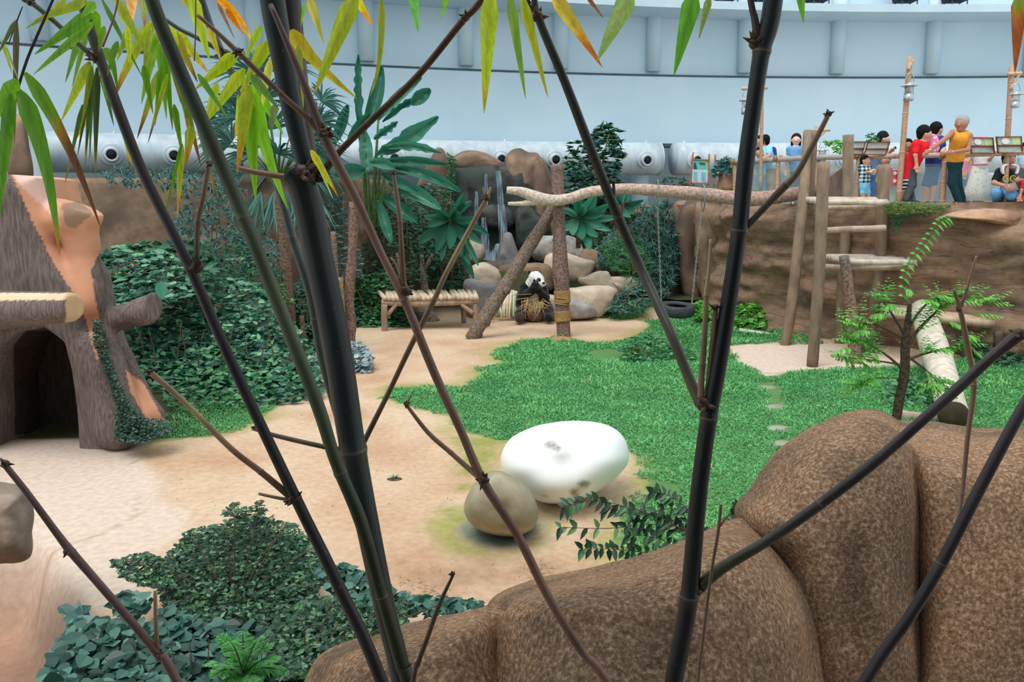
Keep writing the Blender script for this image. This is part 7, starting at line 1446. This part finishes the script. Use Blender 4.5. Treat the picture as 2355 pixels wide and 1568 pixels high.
def dotty(name, base, dot, scale=34, th=.28):
    m, nt, b = newmat(name, .9, .1); v = N(nt, 'ShaderNodeTexVoronoi', Scale=scale); nt.links.new(coords(nt), v.inputs[0]); r = ramp(nt, [(th - .02, dot), (th + .02, base)]); nt.links.new(v.outputs['Distance'], r.inputs[0]); nt.links.new(r.outputs[0], b.inputs['Base Color']); return m
def stripes(name, a, c, s=30):
    m, nt, b = newmat(name, .9, .1); w = N(nt, 'ShaderNodeTexWave', Scale=s / 6.28, bands_direction='Z'); nt.links.new(coords(nt), w.inputs[0]); r = ramp(nt, [(.45, a), (.55, c)]); nt.links.new(w.outputs[0], r.inputs[0]); nt.links.new(r.outputs[0], b.inputs['Base Color']); return m
# man in orange leaning on the rail
OM, q, f, sd = figure('grey-haired man in a sleeveless orange shirt and dark green trousers leaning on the railing', 14.75, dict(head=(2211, 285, -.1), neck=(2208, 304, -.05), shL=(2191, 306, -.05), elL=(2166, 325, -.1), haL=(2138, 346, -.12), shR=(2229, 313, -.02), elR=(2226, 344, -.12), haR=(2190, 350, -.2), hip=(2197, 368, .25), knL=(2190, 420, .25), ftL=(2205, 471, .3), knR=(2201, 420, .35), ftR=(2214, 471, .45)),
   skin=(176, 122, 98), hair=(150, 152, 156), hs=1.12, face=(-.8, -.7, -.1), topc=(226, 158, 60), sleeve=0, botc=(34, 62, 68), build=1.12, base=None)
wt = M['metal']; MB().lathe(q['haL'], [(.036, -.012), (.036, .012)], 12, norm(q['haL'] - q['elL'])).build('wrist_watch', wt, OM); MB().lathe(q['haR'] , [(.036, -.012), (.036, .012)], 12, norm(q['haR'] - q['elR'])).build('wrist_watch', wt, OM)
figure('black-haired woman in a red T-shirt bending towards the railing', 15.5, dict(head=(2127, 309), neck=(2120, 325), shL=(2108, 330, -.1), elL=(2105, 356, -.15), haL=(2108, 378, -.15), shR=(2118, 332, .15), hip=(2095, 385, .1), knL=(2098, 425), ftL=(2082, 466), knR=(2090, 428, .1), ftR=(2098, 468, .2)),
   skin=(214, 166, 140), hs=1.2, face=(.85, -.3, -.35), topc=(226, 40, 52), sleeve=.75, botc=(74, 82, 90), build=1.05)
figure('small child in a red shirt and striped shorts, under the red-shirted woman', 15.6, dict(head=(2087, 335), neck=(2086, 350), shL=(2076, 355), elL=(2073, 375), haL=(2076, 392), shR=(2094, 356), hip=(2084, 410), knL=(2078, 438), ftL=(2073, 468), knR=(2088, 438), ftR=(2086, 468)), skin=(190, 140, 116), face=(-.3, -1, 0), topc=(210, 44, 56), sleeve=.8, bottom='shorts', botmat=stripes('striped_cloth', srgb(40, 44, 52), srgb(200, 206, 210)), build=.85, hs=.95)
NM, q, f, sd = figure('black-haired man in navy with a pink backpack', 15.9, dict(head=(2155, 299), neck=(2150, 314), shL=(2136, 320, -.05), shR=(2163, 322), elR=(2170, 342, -.05), haR=(2163, 356, -.3), hip=(2147, 380), knL=(2128, 428), ftL=(2124, 470), knR=(2146, 424), ftR=(2140, 470)), skin=(220, 170, 146), hs=1.1, face=(.85, .2, -.1), topc=(44, 66, 130), sleeve=.6, bottom='shorts', botc=(58, 110, 160), build=1.15)
c = P(2142, 333, 15.62); k = 15.6 / F_PX
o = solid('backpack', [(c + np.array((0, 0, .08)), c - np.array((0, 0, .06)), .125, .15, (0, 0, 0), (1, 1.35, 1)), (c + np.array((0, -.08, -.05)), c + np.array((0, -.08, -.09)), .09, .09, (0, 0, 0), (1, 1.5, 1))], .014, dotty('pink_bag_cloth', srgb(236, 130, 176), srgb(246, 214, 226), 16, .35)); tag(o, 'pink patterned backpack worn by the man in navy', 'backpack'); set_origin(o, c)
figure('long-haired woman in a blue short-sleeved shirt standing behind the railing', 17.3, dict(head=(1831, 322), neck=(1830, 335), shL=(1816, 343), elL=(1812, 366), haL=(1809, 388), shR=(1844, 343), elR=(1848, 366), haR=(1850, 388), hip=(1830, 392), knL=(1824, 432), ftL=(1824, 470), knR=(1836, 432), ftR=(1836, 470)), skin=(230, 190, 170), hair=(40, 24, 26), longhair=.26, face=(-.35, -1, 0), topc=(110, 160, 206), sleeve=.4, botc=(72, 88, 100), build=.95)
figure('man in a light blue shirt and khaki trousers resting his arms on the railing', 18.3, dict(head=(1746, 326), neck=(1752, 338), shL=(1752, 343, -.05), elL=(1760, 362, -.3), haL=(1745, 370, -.4), shR=(1768, 344), elR=(1769, 358, -.2), haR=(1750, 370, -.42), hip=(1771, 385, .1), knL=(1770, 420), ftL=(1770, 465), knR=(1775, 420, .1), ftR=(1776, 465, .1)), skin=(210, 160, 136), face=(-.8, -.6, -.2), topc=(140, 200, 236), sleeve=.6, botc=(140, 132, 112), build=1.1)
figure('child in a turquoise outfit in front of the man in light blue', 18.05, dict(head=(1745, 352), neck=(1747, 364), shL=(1741, 370), elL=(1739, 385), haL=(1740, 396), shR=(1756, 370), hip=(1750, 402), knL=(1746, 422), ftL=(1746, 462), knR=(1754, 422), ftR=(1754, 462)), skin=(200, 150, 124), face=(-.4, -1, -.1), topc=(96, 176, 200), sleeve=.6, botc=(72, 160, 184), build=.8, hs=.9)
figure('person in a dark blue top mostly hidden behind the man in light blue', 18.8, dict(head=(1757, 324), neck=(1760, 338), shL=(1758, 343), shR=(1778, 345), hip=(1779, 390), knL=(1776, 430), ftL=(1776, 465), knR=(1782, 430), ftR=(1782, 465)), skin=(210, 160, 136), face=(-.8, .3, 0), topc=(40, 76, 140), sleeve=.5, botc=(50, 56, 66))
PH, q, f, sd = figure('dark-haired person in a blue-grey top looking at a phone behind the signs', 16.6, dict(head=(2033, 320), neck=(2026, 334), shL=(2014, 342), shR=(2034, 342, -.1), elR=(2034, 362, -.2), haR=(2046, 350, -.35), hip=(2012, 395), knL=(2008, 430), ftL=(2006, 470), knR=(2018, 430), ftR=(2018, 470)), skin=(226, 180, 156), hair=(26, 28, 32), hs=1.1, face=(.7, -.4, -.4), topc=(96, 112, 146), sleeve=.7, botc=(36, 80, 170), build=1.05)
top('phone', MB().box(P(2055, 342, 16.2), (.12, .012, .05), ry=R(-25), rz=R(10)), M['black'], P(2055, 342, 16.2), 'dark phone held up behind the railing', 'phone')
BO, q, f, sd = figure('boy in a checked shirt and pale blue shorts drinking from a cup', 15.95, dict(head=(1991, 370), neck=(1989, 380), shL=(1981, 386), elL=(1984, 398), haL=(1996, 396, -.2), shR=(1997, 386), elR=(2001, 400), haR=(2005, 394, -.2), hip=(1989, 420), knL=(1984, 444), ftL=(1986, 470), knR=(1996, 444), ftR=(1998, 470)), skin=(214, 166, 140), face=(.5, -.8, 0), topmat=gingham(), sleeve=.8, bottom='shorts', botc=(120, 196, 230), build=.8, hs=.85)
top('plastic_cup', MB().lathe(P(2009, 402, 15.7), [(.03, 0), (.04, .1)], 12), M['lamp_glass'], P(2009, 402, 15.7), 'clear plastic cup held by the boy in the checked shirt', 'cup')
figure('child in a yellow shirt and dark shorts behind the climbing frame post', 16.1, dict(head=(2037, 370), neck=(2034, 381), shL=(2024, 386), elL=(2018, 396), haL=(2012, 394, -.1), shR=(2040, 387), hip=(2027, 418), knL=(2022, 442), ftL=(2022, 470), knR=(2032, 442), ftR=(2032, 470)), skin=(214, 166, 140), face=(-.6, -.8, 0), topc=(232, 226, 140), sleeve=.3, bottom='shorts', botc=(40, 48, 60), build=.8, hs=.85)
SW, q, f, sd = figure('woman in a white top and white dotted skirt, face hidden behind the sign', 15.5, dict(head=(2256, 330), neck=(2254, 345), shL=(2238, 352), elL=(2226, 372), haL=(2221, 396), shR=(2268, 352), elR=(2276, 368), haR=(2280, 362, -.2), hip=(2253, 385), knL=(2247, 440), ftL=(2240, 471), knR=(2256, 440), ftR=(2252, 471)), skin=(214, 166, 142), face=(.2, -1, 0), topc=(226, 226, 236), sleeve=.3, bottom='skirt', botmat=dotty('dotted_skirt', srgb(240, 240, 230), srgb(80, 84, 88), 26, .2), build=.95)
top('sun_cap', MB().ball(P(2257, 320, 15.42), (.11, .11, .07), 14), cloth('pink_cap', (236, 140, 170)), P(2257, 320, 15.42), 'pink cap of the woman behind the sign', 'cap')
MB().lathe(P(2253, 380, 15.5), [(.138, 0), (.14, .03)], 20).build('belt', cloth('pink_belt', (230, 140, 160)), SW)
CM, q, f, sd = figure('crouching man in a black T-shirt with a gold print, white towel round his neck', 14.95, dict(head=(2321, 368), neck=(2321, 386), shL=(2299, 396), elL=(2286, 420, -.1), haL=(2306, 426, -.3), shR=(2345, 396), elR=(2356, 416, -.1), haR=(2342, 414, -.3), hip=(2324, 442, .25), knL=(2290, 443, -.25), ftL=(2291, 470, .0), knR=(2324, 448, -.35), ftR=(2330, 470, -.05)), skin=(196, 146, 122), hs=1.1, face=(.1, -1, -.25), topc=(34, 36, 42), sleeve=.7, botc=(96, 146, 190), build=1.15)
mb = MB(); 
for sx, x in ((-1, 2307), (1, 2338)): pxtube(mb, [(2321 + sx * 5, 378, 7), (x, 382, 11), (x + sx * 2, 392, 12), (x - sx * 1, 400, 9)], 14.78, 8, (1, 1, 1), .1, flat=.5)
top('towel', mb, cloth('towel_cloth', (226, 214, 222)), P(2321, 378, 14.8), 'white towel draped round the crouching man\'s neck', 'towel')
cu = bpy.data.curves.new('shirt_print', 'FONT'); cu.body = 'GG'; cu.size = .17; cu.extrude = .004; cu.align_x = 'CENTER'; tc_ = bpy.data.objects.new('print_text', cu); COL.objects.link(tc_); bpy.context.view_layer.update(); tme = bpy.data.meshes.new_from_object(tc_.evaluated_get(bpy.context.evaluated_depsgraph_get())); bpy.data.objects.remove(tc_); to = bpy.data.objects.new('shirt_print', tme); COL.objects.link(to); to.parent = CM
pp = P(2321, 418, 14.72); to.location = toV(pp - np.array(CM.location)); to.rotation_euler = (R(82), 0, 0); tme.materials.append(cloth('gold_print', (176, 160, 70)))
top('tablet', MB().box(P(2325, 431, 14.5), (.21, .015, .15), ry=R(-14), rx=R(-25)), cloth('tablet_back', (140, 116, 110)), P(2325, 431, 14.5), 'brownish tablet held by the crouching man', 'tablet')
figure('person in a pale blue shirt cut off by the right edge', 15.6, dict(head=(2364, 340), neck=(2364, 352), shL=(2350, 362), elL=(2348, 385), haL=(2344, 400), shR=(2380, 362), hip=(2364, 400), knL=(2360, 435), ftL=(2360, 470), knR=(2372, 435), ftR=(2372, 470)), face=(-.5, -1, 0), topc=(180, 206, 230), sleeve=.6, botc=(90, 90, 100))
figure('child in red cut off by the right edge in front of the crouching man', 14.6, dict(head=(2372, 400), neck=(2368, 414), shL=(2356, 420), elL=(2350, 436), haL=(2346, 450), shR=(2380, 420), hip=(2366, 448), knL=(2354, 460), ftL=(2348, 472), knR=(2372, 460), ftR=(2376, 472)), face=(-.6, -.6, 0), topc=(210, 40, 50), sleeve=.6, bottom='shorts', botc=(200, 50, 60), build=.8, hs=.9)
figure('child in pink top and blue jeans behind the man in orange', 16.2, dict(head=(2224, 352), neck=(2222, 363), shL=(2214, 370), elL=(2210, 384), haL=(2212, 396), shR=(2230, 370), hip=(2216, 400), knL=(2210, 425), ftL=(2212, 468), knR=(2220, 425), ftR=(2222, 468)), skin=(216, 168, 144), face=(-.5, -.8, 0), topc=(232, 130, 160), sleeve=.6, bottom='shorts', botc=(84, 140, 180), build=.8, hs=.85)
